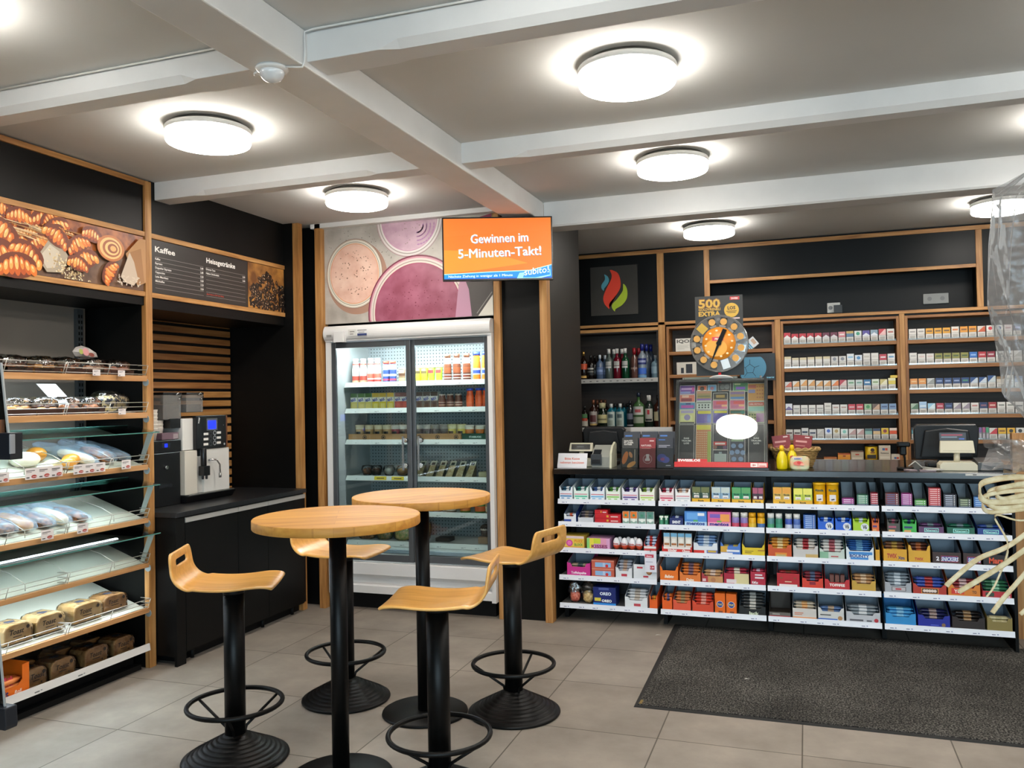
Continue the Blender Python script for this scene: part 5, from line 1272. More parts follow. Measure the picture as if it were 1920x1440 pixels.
for k in range(4): PACK(2, 1241 + k * 14, 1254 + k * 14, '%s tall white chocolate pack in the red carton' % ordn(k, 4), '#e3dcd0', .125, d=.03, y=5.722, dz=.003, bands=((.1, .35, .9, .45, '#a8622c'), (.0, .80, 1, 1, '#7ab8dc'), (.2, .5, .8, .7, '#f0ece4')))
TRAY(2, 1238, 1297, 'wide red carton holding four tall white packs', '#cf2f28', .038, .06, notch=0, d=.1, bands=((.05, .6, .95, 1., '#ece6e2'),), texts=(('kinder', .35, .15, .5, '#f3eeec', .3), ('Choco', .8, .15, .4, '#f3eeec', .25)))
TRAY(2, 1299, 1345, 'red and white carton with blue wafer packs', '#dfe3ea', .05, .125, (6, '#7fa0cc', '#d5dee8'), 'blue wafer packs in the red and white carton', bands=((0, 0, .45, .45, '#cf2f28'), (.55, .05, 1, .5, '#6a72b8'), (.6, .2, .95, .45, '#c8a83a')))
TRAY(2, 1350, 1388, 'blue and white carton with a yellow flap', '#4a78c8', .055, .12, (3, '#c8b050', '#3f6ac0'), 'yellow and blue bars in the blue and white carton', bands=((0, .0, .6, .25, '#e6e3ea'), (.0, .3, .35, 1, '#d8a840'), (.3, .35, .95, .6, '#e6e9f0')), notch=.15)
TRAY(2, 1390, 1432, 'bright yellow banana sweets carton', '#e0c41c', .052, .12, (2, '#e3ca2c', '#b89a1a'), 'yellow banana sweets in the bright yellow carton', notch=.1, bands=((.12, .5, .5, .6, '#8a7414'), (.12, .3, .42, .4, '#8a7414'), (.7, .6, 1, .75, '#b07a2a')))
TRAY(2, 1437, 1484, 'deep orange carton with gold bars', '#c8501c', .055, .13, (6, '#e09a3a', '#f0d8a0'), 'gold and orange bars in the deep orange carton', bands=((.3, 0, .8, .5, '#e0902c'), (.35, .1, .75, .28, '#b8b07a')))
TRAY(2, 1486, 1535, 'silvery carton with cream and red bars', '#c9c6c4', .055, .13, (6, '#dfd6cc', '#b83a40'), 'cream and red bars in the silvery carton', bands=((.5, 0, 1, .45, '#c8a868'),), notch=.2)
TRAY(2, 1537, 1585, 'pale green and white biscuit carton', '#c4d0c8', .045, .135, (6, '#e0ddd8', '#b8646c'), 'white biscuit packs in the pale green carton', side='#8ac0a0', bands=((0, 0, .35, 1, '#8ab89a'), (.45, .3, .75, .45, '#b83a40')), notch=.2)
TRAY(2, 1587, 1639, 'blue and white coconut bar carton', '#dfe9f0', .058, .125, (9, '#2f68b0', '#7fb8dc'), 'blue coconut bars in the white and blue carton', notch=.1, t=.0125, bands=((.1, .6, .95, .9, '#3f86cc'), (.15, .05, .8, .3, '#3f86cc')), texts=(('BOUNTY', .48, .32, .28, '#24408a', .72),))
TRAY(2, 1641, 1650, 'narrow gold carton edge beside the coconut bars', '#d8a020', .07, .12, notch=0)
TRAY(2, 1655, 1702, 'wide golden caramel bar carton', '#d8a020', .078, .13, (6, '#8a5a3a', '#c9a24a'), 'brown and gold caramel bars in the wide golden carton', notch=0, texts=(('TWIX', .36, .30, .34, '#b02a2c', .42), ('Xtra', .76, .22, .24, '#24306a', .28)))
TRAY(2, 1704, 1747, 'smaller golden caramel bar carton', '#d8a42a', .075, .125, (6, '#6a3a2a', '#c8703c'), 'brown and gold caramel bars in the smaller golden carton', notch=.2, texts=(('TWIX', .48, .2, .22, '#b8322c', .4),))
TRAY(2, 1750, 1805, 'wide brown peanut bar carton with a figure two', '#3a2420', .07, .13, notch=0, texts=(('2', .18, .28, .34, '#eeeaf0'), ('SNICKERS', .60, .26, .34, '#d5dae8', .60, .12)), bands=((.30, .18, .90, .70, '#b8323c'), (.31, .22, .89, .66, '#2a3a8a')))
TRAY(2, 1808, 1842, 'narrower brown peanut bar carton half behind the straw ribbon', '#3a2420', .07, .13, notch=0, texts=(('SNICKERS', .62, .26, .34, '#d5dae8', .70, .12),), bands=((.22, .18, 1., .70, '#b8323c'), (.24, .22, .99, .66, '#2a3a8a')))
TRAY(2, 1845, 1893, 'black carton with orange-red lettering behind the straw ribbon', '#231817', .065, .13, (3, '#1d1514', '#c8582c'), 'black bars in the carton behind the straw ribbon', notch=0, texts=(('Mars', .5, .25, .5, '#d8502c', .55),))

# row 4
TRAY(3, 1060, 1105, 'magenta carton with pale script', '#c8308a', .062, .13, (4, '#b5a088', '#4a5a5a'), 'printed biscuit packs in the magenta carton', texts=(('Toffelspalte', .5, .22, .26, '#f3dfee', .66),))
for k in (0, 1): PACK(3, 1107, 1150, '%s red plastic sweets tub with a cherry picture' % ('lower', 'upper')[k], '#c8604a', .058, d=.14, dz=k * .0585, bands=((0, .88, 1, 1, '#d8907a'), (.16, .18, .86, .72, '#8ab4dc'), (.5, .18, .6, .72, '#b8c8e0')), texts=(('o', .68, .34, .18, '#c82a2c'),))
TRAY(3, 1152, 1183, 'white biscuit carton with small red badge', '#dfe2e6', .05, .13, (6, '#b5b8c4', '#c9a890'), 'grey biscuit packs in the white carton', bands=((.35, .25, .7, .6, '#c03a4a'),))
TRAY(3, 1185, 1228, 'white biscuit carton behind the hanging price sign', '#dfe2e6', .10, .13, notch=0, bands=((.15, .72, .4, .84, '#c03a4a'), (.42, .12, .64, .24, '#c03a4a')), texts=(('o', .68, .5, .20, '#a8683c'), ('o', .66, .5, .12, '#c8905a')))
TRAY(3, 1233, 1269, 'orange carton with cream script, nearly empty', '#e8741c', .068, .13, notch=.15, texts=(('Balisto', .5, .28, .30, '#f6e6d4', .5, .2),))
TRAY(3, 1271, 1312, 'orange carton with grey-brown bars', '#e07a34', .045, .125, (6, '#e0803a', '#8a6a7a'), 'orange and grey bars in the orange carton', notch=.2, texts=(('Daim', .5, .1, .4, '#f3ead8', .35),))
TRAY(3, 1313, 1354, 'red and tan wafer carton', '#b03a40', .045, .13, (4, '#c89a6a', '#e0c8b8'), 'tan wafer packs in the red and tan carton', side='#b8925c', notch=.15, bands=((.3, .0, 1., 1., '#c8925c'), (.04, .2, .2, .6, '#e3c8c8')), texts=(('o', .55, .45, .35, '#b87a50'),))
TRAY(3, 1355, 1402, 'red and cream wafer carton', '#b0203a', .07, .13, (5, '#a82a40', '#e6dcc8'), 'red and cream wafer packs in their carton', notch=0, bands=((.42, .0, 1., 1., '#dccf9c'), (.1, .1, .5, .45, '#e6d8d8')))
TRAY(3, 1404, 1432, 'plain dark red wafer carton', '#b0203a', .088, .13, (5, '#b0304a', '#d8b8c8'), 'dark red wafer packs in the plain red carton', notch=0, bands=((.3, .5, .9, .62, '#e9dfe6'), (.3, .72, .8, .82, '#e9dfe6')), texts=(('KitKat', .3, .12, .18, '#f3e9ec', .4),))
TRAY(3, 1453, 1498, 'glossy red carton with white smile shape', '#b8202a', .088, .14, (5, '#a8242c', '#7a3a1c'), 'red praline bars behind the white smile carton', notch=0, bands=((.1, .05, .9, .2, '#ece6e4'), (.35, .35, .65, .42, '#e9c8a8'), (.15, .6, .25, .7, '#8a4a2a'), (.75, .6, .85, .7, '#8a4a2a')))
TRAY(3, 1502, 1543, 'orange-red carton with dark jelly packs', '#d8402a', .045, .13, (5, '#8a2f3a', '#5a6a8a'), 'dark red packs in the orange-red carton', bands=((.35, .5, .65, .9, '#8a1f30'),))
TRAY(3, 1545, 1593, 'red toffee carton with white lettering', '#c02a30', .045, .13, notch=.3, texts=(('TOFFIFEE', .5, .45, .36, '#f3efe9', .62),))
for k in range(3):
    PACK(3, 1555 + k * 10, 1564 + k * 10, '%s small brown striped candy pack in the red toffee carton' % ordn(k, 3), '#6a3a30', .085, d=.05, y=5.735, dz=.003, bands=((.1, .1, .2, .9, '#8a5a4a'), (.4, .1, .5, .9, '#8a5a4a'), (.7, .1, .8, .9, '#8a5a4a')))
TRAY(3, 1596, 1641, 'gold carton with wafer rolls', '#c8a040', .045, .13, (5, '#b88a5c', '#dcc0a0'), 'tan wafer rolls in the gold carton')
TRAY(3, 1656, 1709, 'silver carton with foil bars', '#a8acb4', .045, .135, (6, '#8f9aa4', '#d5dde4'), 'silver foil bars in the silver carton', bands=((.25, .25, .8, .85, '#6a6668'), (.28, .32, .77, .78, '#b8b4b8'), (.4, .42, .62, .65, '#c04a50')))
TRAY(3, 1711, 1776, 'red-brown carton with a row of ring badges', '#b03424', .045, .13, (5, '#3f58b0', '#b83a3c'), 'blue and red bars in the red-brown carton', notch=.15, bands=((.25, .12, .76, .85, '#d8a03a'), (.27, .18, .74, .8, '#4a1c18')), texts=tuple(('o', .34 + .08 * k, .5, .2, '#e9d8cc') for k in range(5)))
TRAY(3, 1778, 1839, 'orange carton with wavy red badge', '#d8822c', .05, .13, (5, '#8a2a30', '#c8a8a8'), 'dark red bars in the orange carton', bands=((.1, .25, .5, .95, '#d83a2c'),), notch=.3, texts=(('TO', .82, .4, .34, '#7a4a2a', .14), ('Yes', .3, .4, .4, '#f3e2da', .24)))
TRAY(3, 1842, 1896, 'red carton with green bars behind the straw ribbon', '#b82a34', .04, .13, (5, '#2f6a4a', '#8ac0a0'), 'green bars in the red carton', notch=0, bands=((.1, .2, .4, .8, '#3a4a3a'), (.65, .15, .95, .4, '#e3b8bc')))

# row 5
for k, (a, c, nm) in enumerate(((1072, mottled('gummy_red', '#a83a34', '#e08a70', 60., .4), 'cellophane bag of red gummies'), (1097, mottled('nut_mix', '#a8824a', '#e0c48a', 60., .5), 'cellophane bag of nuts'))):
    x, w, z = slot(4, a - 12, a + 12)
    t = thing('sweets_bag', nm + ' on the bottom sweets shelf near the pillar', 'sweets bag', (x, 5.76, z))
    b = MB(); crumpled(b, (0, 0, .045), .038, .028, .042, c, 300 + k, 12, 8, .12, 2.3); b.build('sweets', t)
    b = MB(); crumpled(b, (-.006, .01, .075), .046, .034, .080, pane('bag_film', '#bccbe6', .3, .12, bump=1.) if k == 0 else CELLO, 310 + k, 14, 10, .2, 2.2); b.build('bag', t)
PACK(4, 1109, 1152, 'dark blue biscuit carton with white lettering', '#14246a', .125, d=.12, bands=((.0, 0, 1, .14, '#2f8ad8'), (.06, .24, .34, .42, '#d8c84a'), (.25, .86, .7, .98, '#4a5a9a')), texts=(('OREO', .55, .58, .16, '#dfe8f6', .5), ('OREO', .60, .20, .14, '#f3f6fb', .44)))
TRAY(4, 1168, 1210, 'white carton with ice-cream style wrappers', '#dfe3e6', .05, .13, (6, '#dfe0e2', '#c8bcb0'), 'white wrapped wafers in the white carton', bands=((.4, .2, .7, .55, '#b8404c'),))
TRAY(4, 1213, 1228, 'orange wafer carton at the end of the first unit', '#e8601c', .06, .13, (4, '#e8722c', '#e8b03c'), 'orange wafers at the end of the first unit', notch=.3)
TRAY(4, 1236, 1256, 'orange carton of blue-striped wafers', '#e8601c', .06, .13, (5, '#e8722c', '#5a5a8a'), 'orange and blue wafers in the orange carton', notch=.3)
TRAY(4, 1257, 1292, 'coral carton with pale red bars', '#e0583a', .05, .13, (6, '#d8804a', '#a8906a'), 'coral bars in the coral carton')
TRAY(4, 1294, 1335, 'red-orange carton with messy bars', '#d84a2c', .05, .125, (6, '#d8402c', '#e8a090'), 'red bars piled in the red-orange carton', notch=.25)
for k, a in enumerate((1337, 1358)): PACK(4, a, a + 20, '%s orange biscuit pack with blue diamond' % ordn(k, 2), '#e86a14', .13, d=.07, bands=((.35, .0, .75, .12, '#8a4a2a'),), texts=(('o', .5, .45, .17, '#e8e2d8'), ('o', .5, .45, .15, '#24429a'), ('TUC', .5, .40, .09, '#f0d83a', .5)))
TRAY(4, 1382, 1431, 'black carton with grey and red packs', '#1c1d1c', .04, .13, (7, '#3a3c3c', '#c8c4bc'), 'dark grey and red packs in the black carton', notch=.3, texts=(('Jack', .55, .1, .5, '#d8e0c4', .4),))
TRAY(4, 1436, 1479, 'almost empty brown carton with a red strip', '#6a6660', .03, .135, None, notch=0, inner='#5c5148', side='#2c2622', bands=((0, 0, 1, .3, '#b02a38'), (.15, .5, .5, .75, '#a8a49c')))
TRAY(4, 1482, 1529, 'white and orange biscuit carton', '#d8d2cc', .065, .13, (5, '#c9bca8', '#e8b070'), 'beige biscuit packs in the white and orange carton', notch=0, bands=((0, .0, 1, .16, '#e89a5c'), (.08, .5, .45, .58, '#d8805a'), (.08, .36, .4, .43, '#d8805a')))
TRAY(4, 1531, 1581, 'white carton with blue base and dark lettering', '#d6d6d4', .055, .12, (4, '#5a78a8', '#b8a088'), 'blue wafer packs in the white carton', bands=((.0, 0, .75, .2, '#2f6ac8'), (.08, .55, .5, .66, '#3a3a3a')), notch=.2, texts=(('o', .85, .3, .25, '#b88a5c'),))
TRAY(4, 1584, 1648, 'wide pale grey carton with red berries', '#c4c6cc', .045, .13, (5, '#8f989f', '#e0e2e4'), 'grey and white bars in the wide pale grey carton', bands=((.1, .15, .5, .4, '#5a5a60'), (.6, .15, .75, .35, '#5a5a60')), texts=(('o', .88, .35, .28, '#b8323c'),))
TRAY(4, 1656, 1716, 'wide sky blue carton', '#2f8fd0', .05, .135, (5, '#4aa0d8', '#8ac4e4'), 'sky blue bars in the wide sky blue carton', inner='#2a7fc0')
TRAY(4, 1719, 1781, 'wide navy carton with a biscuit picture', '#1f2a9a', .05, .13, (5, '#1c2050', '#a8908a'), 'navy bars in the wide navy carton', texts=(('o', .8, .3, .22, '#8a6a4a'),), bands=((.4, .2, .65, .3, '#5a68d0'),))
TRAY(4, 1784, 1846, 'wide dark brown carton', '#2c211e', .05, .13, (5, '#1c1614', '#a8845c'), 'dark brown bars in the wide brown carton')
TRAY(4, 1849, 1896, 'olive gold carton at the right end', '#8a7a44', .055, .12, (4, '#d8cca0', '#c4b888'), 'pale gold bars in the olive gold carton')
# hanging price sign
t = thing('price_sign', 'white and red price sign hanging from the fourth shelf\'s rail edge above', 'price sign', (gx(1218), 5.690, .385))
b = MB(); b.box(-.040, .040, 0, .0012, 0, .135, M('#e3e2ec', .45)); p = front(b, .08, .135); p.rect(.003, .098, .062, .120, M('#c83a50', .5)); p.text('Aktion', .03, .103, .010, M('#f3e6ea', .5), 'c', bold=.03)
p.rect(.036, .018, .066, .045, M('#b8283e', .5)); p.text('1.50', .051, .026, .011, M('#f3e6ea', .5), 'c', bold=.03); p.rect(.008, .068, .055, .071, M('#8a88a0', .5)); b.build('card', t)
b = MB(); b.box(-.004, .004, .001, .012, .130, .150, CLEAR); b.build('clip', t)
# ------------------------------------------------------------------ wall units behind the counter
UY = 7.80
panel('wall_panel', 'black panel carrying the flame emblem, above the liquor shelves', -2.70, -1.287, UY, UY + .02, 2.265, 2.905)
panel('wall_panel', 'narrow black panel between the flame emblem and the white lottery card', -1.222, -.858, UY, UY + .02, 2.265, 2.905)
panel('wall_panel', 'long black panel over the open niche behind the counter', -.808, 1.346, UY, UY + .02, 2.624, 2.905)
panel('wall_panel', 'black panel at the end of the niche behind the cellophane', 1.395, 2.80, UY, UY + .02, 2.265, 2.905)
b = MB(); b.box(-.83, 1.37, UY + .30, UY + .32, 2.22, 2.66, BLACKP); b.box(-.85, -.829, UY + .02, UY + .30, 2.22, 2.66, BLACKP); b.box(1.369, 1.39, UY + .02, UY + .30, 2.22, 2.66, BLACKP)
b.box(-.83, 1.37, UY + .021, UY + .30, 2.62, 2.64, BLACKP); b.box(-.83, 1.37, UY + .021, UY + .30, 2.225, 2.235, BLACKP); tag(b.build('wall_niche'), 'long open black niche over the cigarette racks', 'niche')
b = MB(); b.box(-2.75, 2.85, UY + .03, UY + .05, 2.90, ZC, BLACKM); tag(b.build('ceiling_filler'), 'dark filler between the upper oak strip and the ceiling behind the counter', 'filler')
FYU = UY - .012
strip('long oak strip along the ceiling behind the counter', -2.75, 2.85, FYU, UY + .02, 2.905, 2.94, 'x')
strip('long oak strip under the black panels behind the counter', -2.75, 2.85, FYU, UY + .02, 2.238, 2.265, 'x')
strip('oak post between the flame emblem and the narrow panel', -1.286, -1.223, FYU, UY + .02, 0, 2.905, 'z')
strip('short oak post left of the niche, partly behind the lottery card', -.857, -.809, FYU, UY + .02, 2.265, 2.905, 'z')
strip('short oak post at the niche end near the cellophane', 1.347, 1.394, FYU, UY + .02, 2.265, 2.905, 'z')
strip('oak strip along the top of the open niche', -.809, 1.347, FYU, UY + .02, 2.595, 2.624, 'x')
strip('oak post between the small goods rack and the first cigarette rack', -.254, -.206, FYU, UY + .25, 0, 2.237, 'z')
strip('oak post between the two cigarette racks', .757, .797, FYU, UY + .25, 0, 2.237, 'z')
# flame emblem
b = MB(); b.box(-.226, .226, -.012, 0, -.232, .232, mottled('emblem_board', '#302c26', '#35312b', 3., .6))
p = Print(b, (0, -.012, 0), (1, 0, 0), (0, 0, 1), .002)
def flame(pts, c):
    # closed smooth outline through the points
    n = len(pts); out = []
    for i in range(n):
        p0, p1, p2, p3 = (pts[(i + k) % n] for k in (-1, 0, 1, 2))
        sharp = len(p1) > 2
        for s_ in range(8):
            t = s_ / 8
            f = lambda k: .5 * ((2 * p1[k]) + (-p0[k] + p2[k]) * t + (2 * p0[k] - 5 * p1[k] + 4 * p2[k] - p3[k]) * t * t + (-p0[k] + 3 * p1[k] - 3 * p2[k] + p3[k]) * t ** 3)
            out.append((f(0), f(1)))
    o = len(b.v); cx = sum(q[0] for q in out) / len(out)
    bm = bmesh.new(); vs = [bm.verts.new((q[0], q[1], 0)) for q in out]; f_ = bm.faces.new(vs); bmesh.ops.triangulate(bm, faces=[f_]); bm.verts.index_update()
    b.add([p.P(v.co.x, v.co.y) for v in bm.verts], [tuple(v.index for v in g.verts) for g in bm.faces], M(c, .45)); p.k += 1; bm.free()
# traced in emblem units (metres from the centre)
S_ = .00125
def E2(l): return [((x - 497) * S_, (478 - y) * S_) for x, y in l]
flame(E2([(470, 322), (472, 330), (482, 362), (474, 400), (440, 460), (415, 520), (420, 570), (452, 612), (459, 612), (460, 575), (500, 530), (542, 470), (549, 410), (530, 350), (490, 325)]), '#e8432a')
flame(E2([(426, 352), (430, 372), (428, 395), (404, 428), (402, 455), (418, 476), (424, 458), (448, 430), (461, 400), (452, 370)]), '#57a0b0')
flame(E2([(570, 433), (568, 455), (562, 490), (520, 545), (484, 580), (480, 610), (502, 638), (508, 620), (560, 590), (594, 545), (600, 490), (588, 450)]), '#a9bf2c')
tag(b.build('flame_emblem', loc=(-1.695, UY, 2.585)), 'square dark board with a red, blue and green flame emblem', 'emblem')
for x, z, c, w, lb in ((.25, 2.345, '#c9c9c4', .055, 'small white device with a cable on the niche wall'), (1.08, 2.38, '#8f918f', .10, 'grey double socket on the niche wall near the cellophane')):
    t = thing('wall_socket', lb, 'socket', (x, UY + .30, z)); b = MB(); b.box(-w, w, -.02, 0, -.045, .045, M(c, .5)); p = Print(b, (-w, -.02, -.045), (1, 0, 0), (0, 0, 1)); p.disc(w * .5, .045, .018, .018, M('#77787a', .5)); p.disc(w * 1.5, .045, .018, .018, M('#77787a', .5)); b.build('plate', t, bevel=.004)
    if w < .06: b = MB(); b.box(.0, .07, -.05, -.021, -.05, .02, M('#1c1c1c', .4)); b.tube([(.05, -.03, -.05), (.04, -.02, -.09), (.02, -.01, -.1)], .004, BLACKM, 6); b.build('plug', t)

# liquor shelves
t = thing('liquor_shelf', 'dark wood liquor shelf unit with silver shelf edges behind the counter', 'shelf unit', (0, 0, 0))
b = MB(); b.box(-2.70, -1.287, 8.10, 8.12, .9, 2.20, DARKWOOD); b.box(-2.70, -2.68, UY, 8.10, .9, 2.20, DARKWOOD); b.box(-1.307, -1.287, UY + .02, 8.10, .9, 2.20, DARKWOOD); b.box(-2.68, -1.307, UY + .01, 8.10, 2.18, 2.20, DARKWOOD); b.build('carcass', t)
b = MB(); b.box(-2.70, -1.287, UY - .004, UY + .012, 2.192, 2.222, OAK['x']); b.build('top_rail', t)
for z in (1.748, 1.288, .92):
    b = MB(); b.box(-2.68, -1.307, UY, 8.10, z - .02, z, DARKWOOD); s = b.build('shelf', t)
    b = MB(); b.box(-2.68, -1.300, UY - .008, UY - .001, z - .036, z + .004, M('#b4b0aa', .4)); p = Print(b, (-2.68, UY - .008, z - .036), (1, 0, 0), (0, 0, 1))
    for k in range(12): p.k = 1; p.rect(.60 + k * .065, .014, .62 + k * .065, .022, M('#5c5a58', .5))
    b.build('price_rail', s)
def liquor(label, x, z, y, r, h, body, cap, lab=None, neck=.3, sh=.62, cap_h=.16, square=False, emblem=None, group=None, band=None):
    t = thing('liquor_bottle', label, 'bottle', (x, y, z), group=group)
    b = MB(); rn = max(.011, r * neck)
    n = 8 if square else 18
    b.lathe([(r * .94, 0), (r, .005), (r, h * sh), (r * .86, h * (sh + .07)), (rn, h * (sh + .16)), (rn, h * .97)], (0, 0, 0), body, n if not square else 18)
    b.build('glass', t)
    b = MB(); b.lathe([(rn * 1.18, h * (1 - cap_h)), (rn * 1.2, h * .995), (rn * .9, h), (0, h)], (0, 0, 0), cap, 14); b.build('cap', t)
    if lab:
        for z0, z1, c, k in lab:
            b = MB(); b.lathe([(r + .0006 + k * .0004, h * z0), (r + .0006 + k * .0004, h * z1)], (0, 0, 0), M(c, .5), 14, True, 'z', pi * (1.1 + .08 * k), pi * (1.9 - .08 * k))
            b.build('label', t)
    return t
def gl(c, r=.12, spec=.5): return M(c, r, spec=spec)
def bx(a): return -2.049 + ((1060 + a / 6.545) - 1087) * .00511
z = 1.749; Y_ = 7.875
liquor('whisky bottle with orange slanted label and gold cap, upper liquor shelf', bx(205), z, Y_, .037, .275, gl('#1c100a'), M('#b08d4c', .3, .8), ((.36, .56, '#c8502a', 0), (.06, .14, '#c9a050', 1)))
for k in range(4): liquor('%s black whiskey bottle with black label, upper liquor shelf' % ordn(k, 4), bx(296 + k * 26), z, Y_ + k * .075, .037, .235, gl('#120c0a'), M('#101010', .3), ((.18, .5, '#1b1b1b', 0), (.42, .47, '#b9b5ac', 1), (.3, .34, '#8f8c86', 1)) if k == 0 else None, square=True, group='black whiskey bottles')
for k in range(2): liquor('%s pale blue gin bottle with white cap, upper liquor shelf' % ordn(k, 2), bx(410 + k * 42), z, Y_ + k * .08, .036, .235, gl('#4a5a72'), M('#c9ccd0', .3), ((.2, .5, '#56688c', 0), (.3, .4, '#7c8fb4', 1)), group='pale blue gin bottles')
for nm, c, a, n in (('clear', '#4c5550', 525, 2), ('crimson', '#5e0c1c', 626, 2), ('dark green', '#0c3a22', 728, 1)):
    for k in range(n): liquor(('%s %s spirit bottle with white cap' % (('front', 'rear')[k], nm) if n > 1 else 'dark green spirit bottle with white cap') + ', upper liquor shelf', bx(a + k * 38), z, Y_ + k * .09, .038, .29, gl(c), M('#cfcac4', .35), ((.44, .58, '#a8a49e', 2), (.36, .42, '#bdb8b2', 2)) if k == 0 else None, neck=.36, sh=.58)
for k in range(2): liquor('%s coppery liqueur bottle with red cap, upper liquor shelf' % ('front', 'rear')[k], bx(838 + k * 34), z, Y_ + k * .09, .034, .29, gl('#5a3c34'), M('#8a1820', .3), ((.3, .36, '#8f7468', 1),) if k == 0 else None, neck=.42, sh=.6, cap_h=.22)
for k in range(3): liquor('%s silver and blue vodka bottle, upper liquor shelf' % ordn(k, 3), bx(935 + k * 36), z, Y_ + k * .075, .042, .325, gl('#7d8690') if k == 0 else gl('#3c4450'), M('#1c2470', .3), ((.40, .58, '#1e2a6a', 0), (.46, .52, '#9aa0c0', 1), (.12, .30, '#3a66c0', 0), (.02, .1, '#6a98c0', 0)) if k == 0 else None, neck=.34, sh=.60, cap_h=.20, group='silver and blue vodka bottles')
liquor('short pale blue bottle at the end of the upper liquor shelf', bx(1096), z, Y_, .042, .215, gl('#6f8792'), M('#8f8f8f', .3), ((.2, .5, '#8fa6b2', 0),), neck=.3, sh=.6)
z = 1.289
liquor('herbal liqueur bottle with orange and green label, lower liquor shelf', bx(205), z, Y_, .036, .21, gl('#16130f'), M('#1a1a1a', .3), ((.06, .36, '#b9b2a4', 0), (.30, .42, '#b8482c', 1), (.44, .62, '#4c7a4a', 1)))
for k in range(4): liquor('%s whisky bottle with copper cap, lower liquor shelf' % ordn(k, 4), bx(318 + k * 27), z, Y_ + k * .075, .040, .265, gl('#2c1610'), M('#7a4a34', .3, .4), ((.10, .58, '#a89c94', 0), (.2, .45, '#5a2a2a', 2), (.08, .14, '#c8a860', 1)) if k == 0 else None, group='whisky bottles with copper caps')
liquor('wide dark green bottle with cream shield label and cream cap', bx(430), z, Y_, .052, .235, gl('#0f1a10'), M('#b5ab82', .4), ((.18, .52, '#b3a878', 0), (.3, .36, '#6a6444', 1)), neck=.52, sh=.55, cap_h=.22)
for k, a in enumerate((541, 652)):
    liquor('%s teal gin bottle with tall white label, lower liquor shelf' % ordn(k, 2), bx(a), z, Y_, .043, .225, gl('#0f5a6a'), M('#c9c9c4', .3), ((.04, .66, '#a5b0a8', 1), (.4, .56, '#4a5a5c', 3), (.1, .3, '#8a9488', 3)), neck=.3, sh=.66, group='teal gin bottles')
    for j in (1, 2): liquor('teal gin bottle standing behind the %s labelled one, %s of two' % (('left', 'right')[k], ('front', 'rear')[j - 1]), bx(a + j * 24), z, Y_ + j * .09, .040, .225, gl('#0f5a6a'), M('#1a1a1a', .3))
liquor('slim dark bottle with small silver print, lower liquor shelf', bx(775), z, Y_, .034, .25, gl('#22262a'), M('#15161a', .3), ((.3, .52, '#6a6a78', 1), (.05, .1, '#8a8c90', 1)))
liquor('large green vermouth bottle with white oval label', bx(880), z, Y_, .056, .325, gl('#3c5a34'), M('#20283c', .3), ((.36, .60, '#b9b9b0', 1), (.43, .52, '#a84a4c', 3), (.12, .30, '#9aa08c', 1)), neck=.26, sh=.60, cap_h=.12)
liquor('rum bottle with white cap and red dot label, lower liquor shelf', bx(1005), z, Y_, .042, .30, gl('#1f2a24'), M('#cfcbc4', .4), ((.18, .58, '#b0aca0', 1), (.40, .54, '#a82a30', 4), (.2, .26, '#1c1c1c', 2)), neck=.4, cap_h=.18)
liquor('brown bottle with cream shield label at the end of the lower liquor shelf', bx(1112), z, Y_, .040, .30, gl('#3a1d14'), M('#15110f', .3), ((.2, .48, '#b9ac88', 1),), neck=.3)

# racks
def rack_unit(name, label, x0, x1, zs_, back='#2c241f'):
    t = thing(name, label, 'rack', (0, 0, 0))
    b = MB(); fw = .022
    b.box(x0, x0 + fw, UY - .008, 8.05, 0, 2.22, OAKD['z']); b.box(x1 - fw, x1, UY - .008, 8.05, 0, 2.22, OAKD['z']); b.box(x0 + fw, x1 - fw, UY - .008, 8.05, 2.198, 2.22, OAKD['x']); b.build('frame', t, bevel=.001)
    b = MB(); b.box(x0 + fw, x1 - fw, 8.03, 8.045, 0, 2.198, DARKWOOD); b.build('back_panel', t)
    for z in zs_:
        b = MB(); b.box(x0 + fw, x1 - fw, UY - .004, 8.03, z - .030, z, OAKD['x']); b.build('shelf', t, bevel=.001)
    return t
CZ = [2.012, 1.800, 1.590, 1.380, 1.168]
rack_unit('goods_rack', 'oak rack for boxed smoking devices behind the ticket case', -1.213, -.256, [1.985, 1.772, 1.565, 1.343, 1.13])
rack_unit('cigarette_rack', 'middle oak rack filled with cigarette packs', -.204, .755, CZ + [.995])
rack_unit('cigarette_rack', 'oak rack of cigarette packs behind the right cash desk screen', .799, 1.760, CZ + [.995])
def cig(c1, c2=None, kind='', h=.088):
    """one pack, origin at bottom front centre"""
    b = MB(); w = .056
    b.box(-w / 2, w / 2, 0, .024, 0, h, M('#d6d0c9', .35)); p = front(b, w, h, 0)
    p.rect(0, h * .46, w, h, M(c1, .35)); p.rect(0, h * .455, w, h * .475, M('#6a645e', .5))
    p.rect(w * .12, h * .08, w * .88, h * .36, M('#c2bbb2', .5))
    for k in range(3): p.rect(w * .18, h * (.13 + .075 * k), w * (.8 - .1 * (k == 0)), h * (.15 + .075 * k), M('#8a837b', .5))
    if kind == 'chev': p.poly([(0, h * .47), (w, h * .47), (w, h * .55), (w / 2, h * .78), (0, h * .55)], M(c2, .35))
    elif kind == 'diag': p.poly([(0, h * .47), (w, h * .47), (w, h * .95), (w * .8, h * .95)], M(c2, .35))
    elif kind == 'band': p.rect(w * .1, h * .58, w * .9, h * .72, M(c2, .35))
    elif kind == 'dot': p.disc(w * .5, h * .74, w * .26, w * .26, M(c2, .35), 16)
    elif kind == 'top': p.rect(0, h * .78, w, h, M(c2, .35))
    elif kind == 'word': p.rect(w * .15, h * .66, w * .85, h * .80, M(c2, .35))
    return b
_cig = {}
W0 = '#ded8d0'
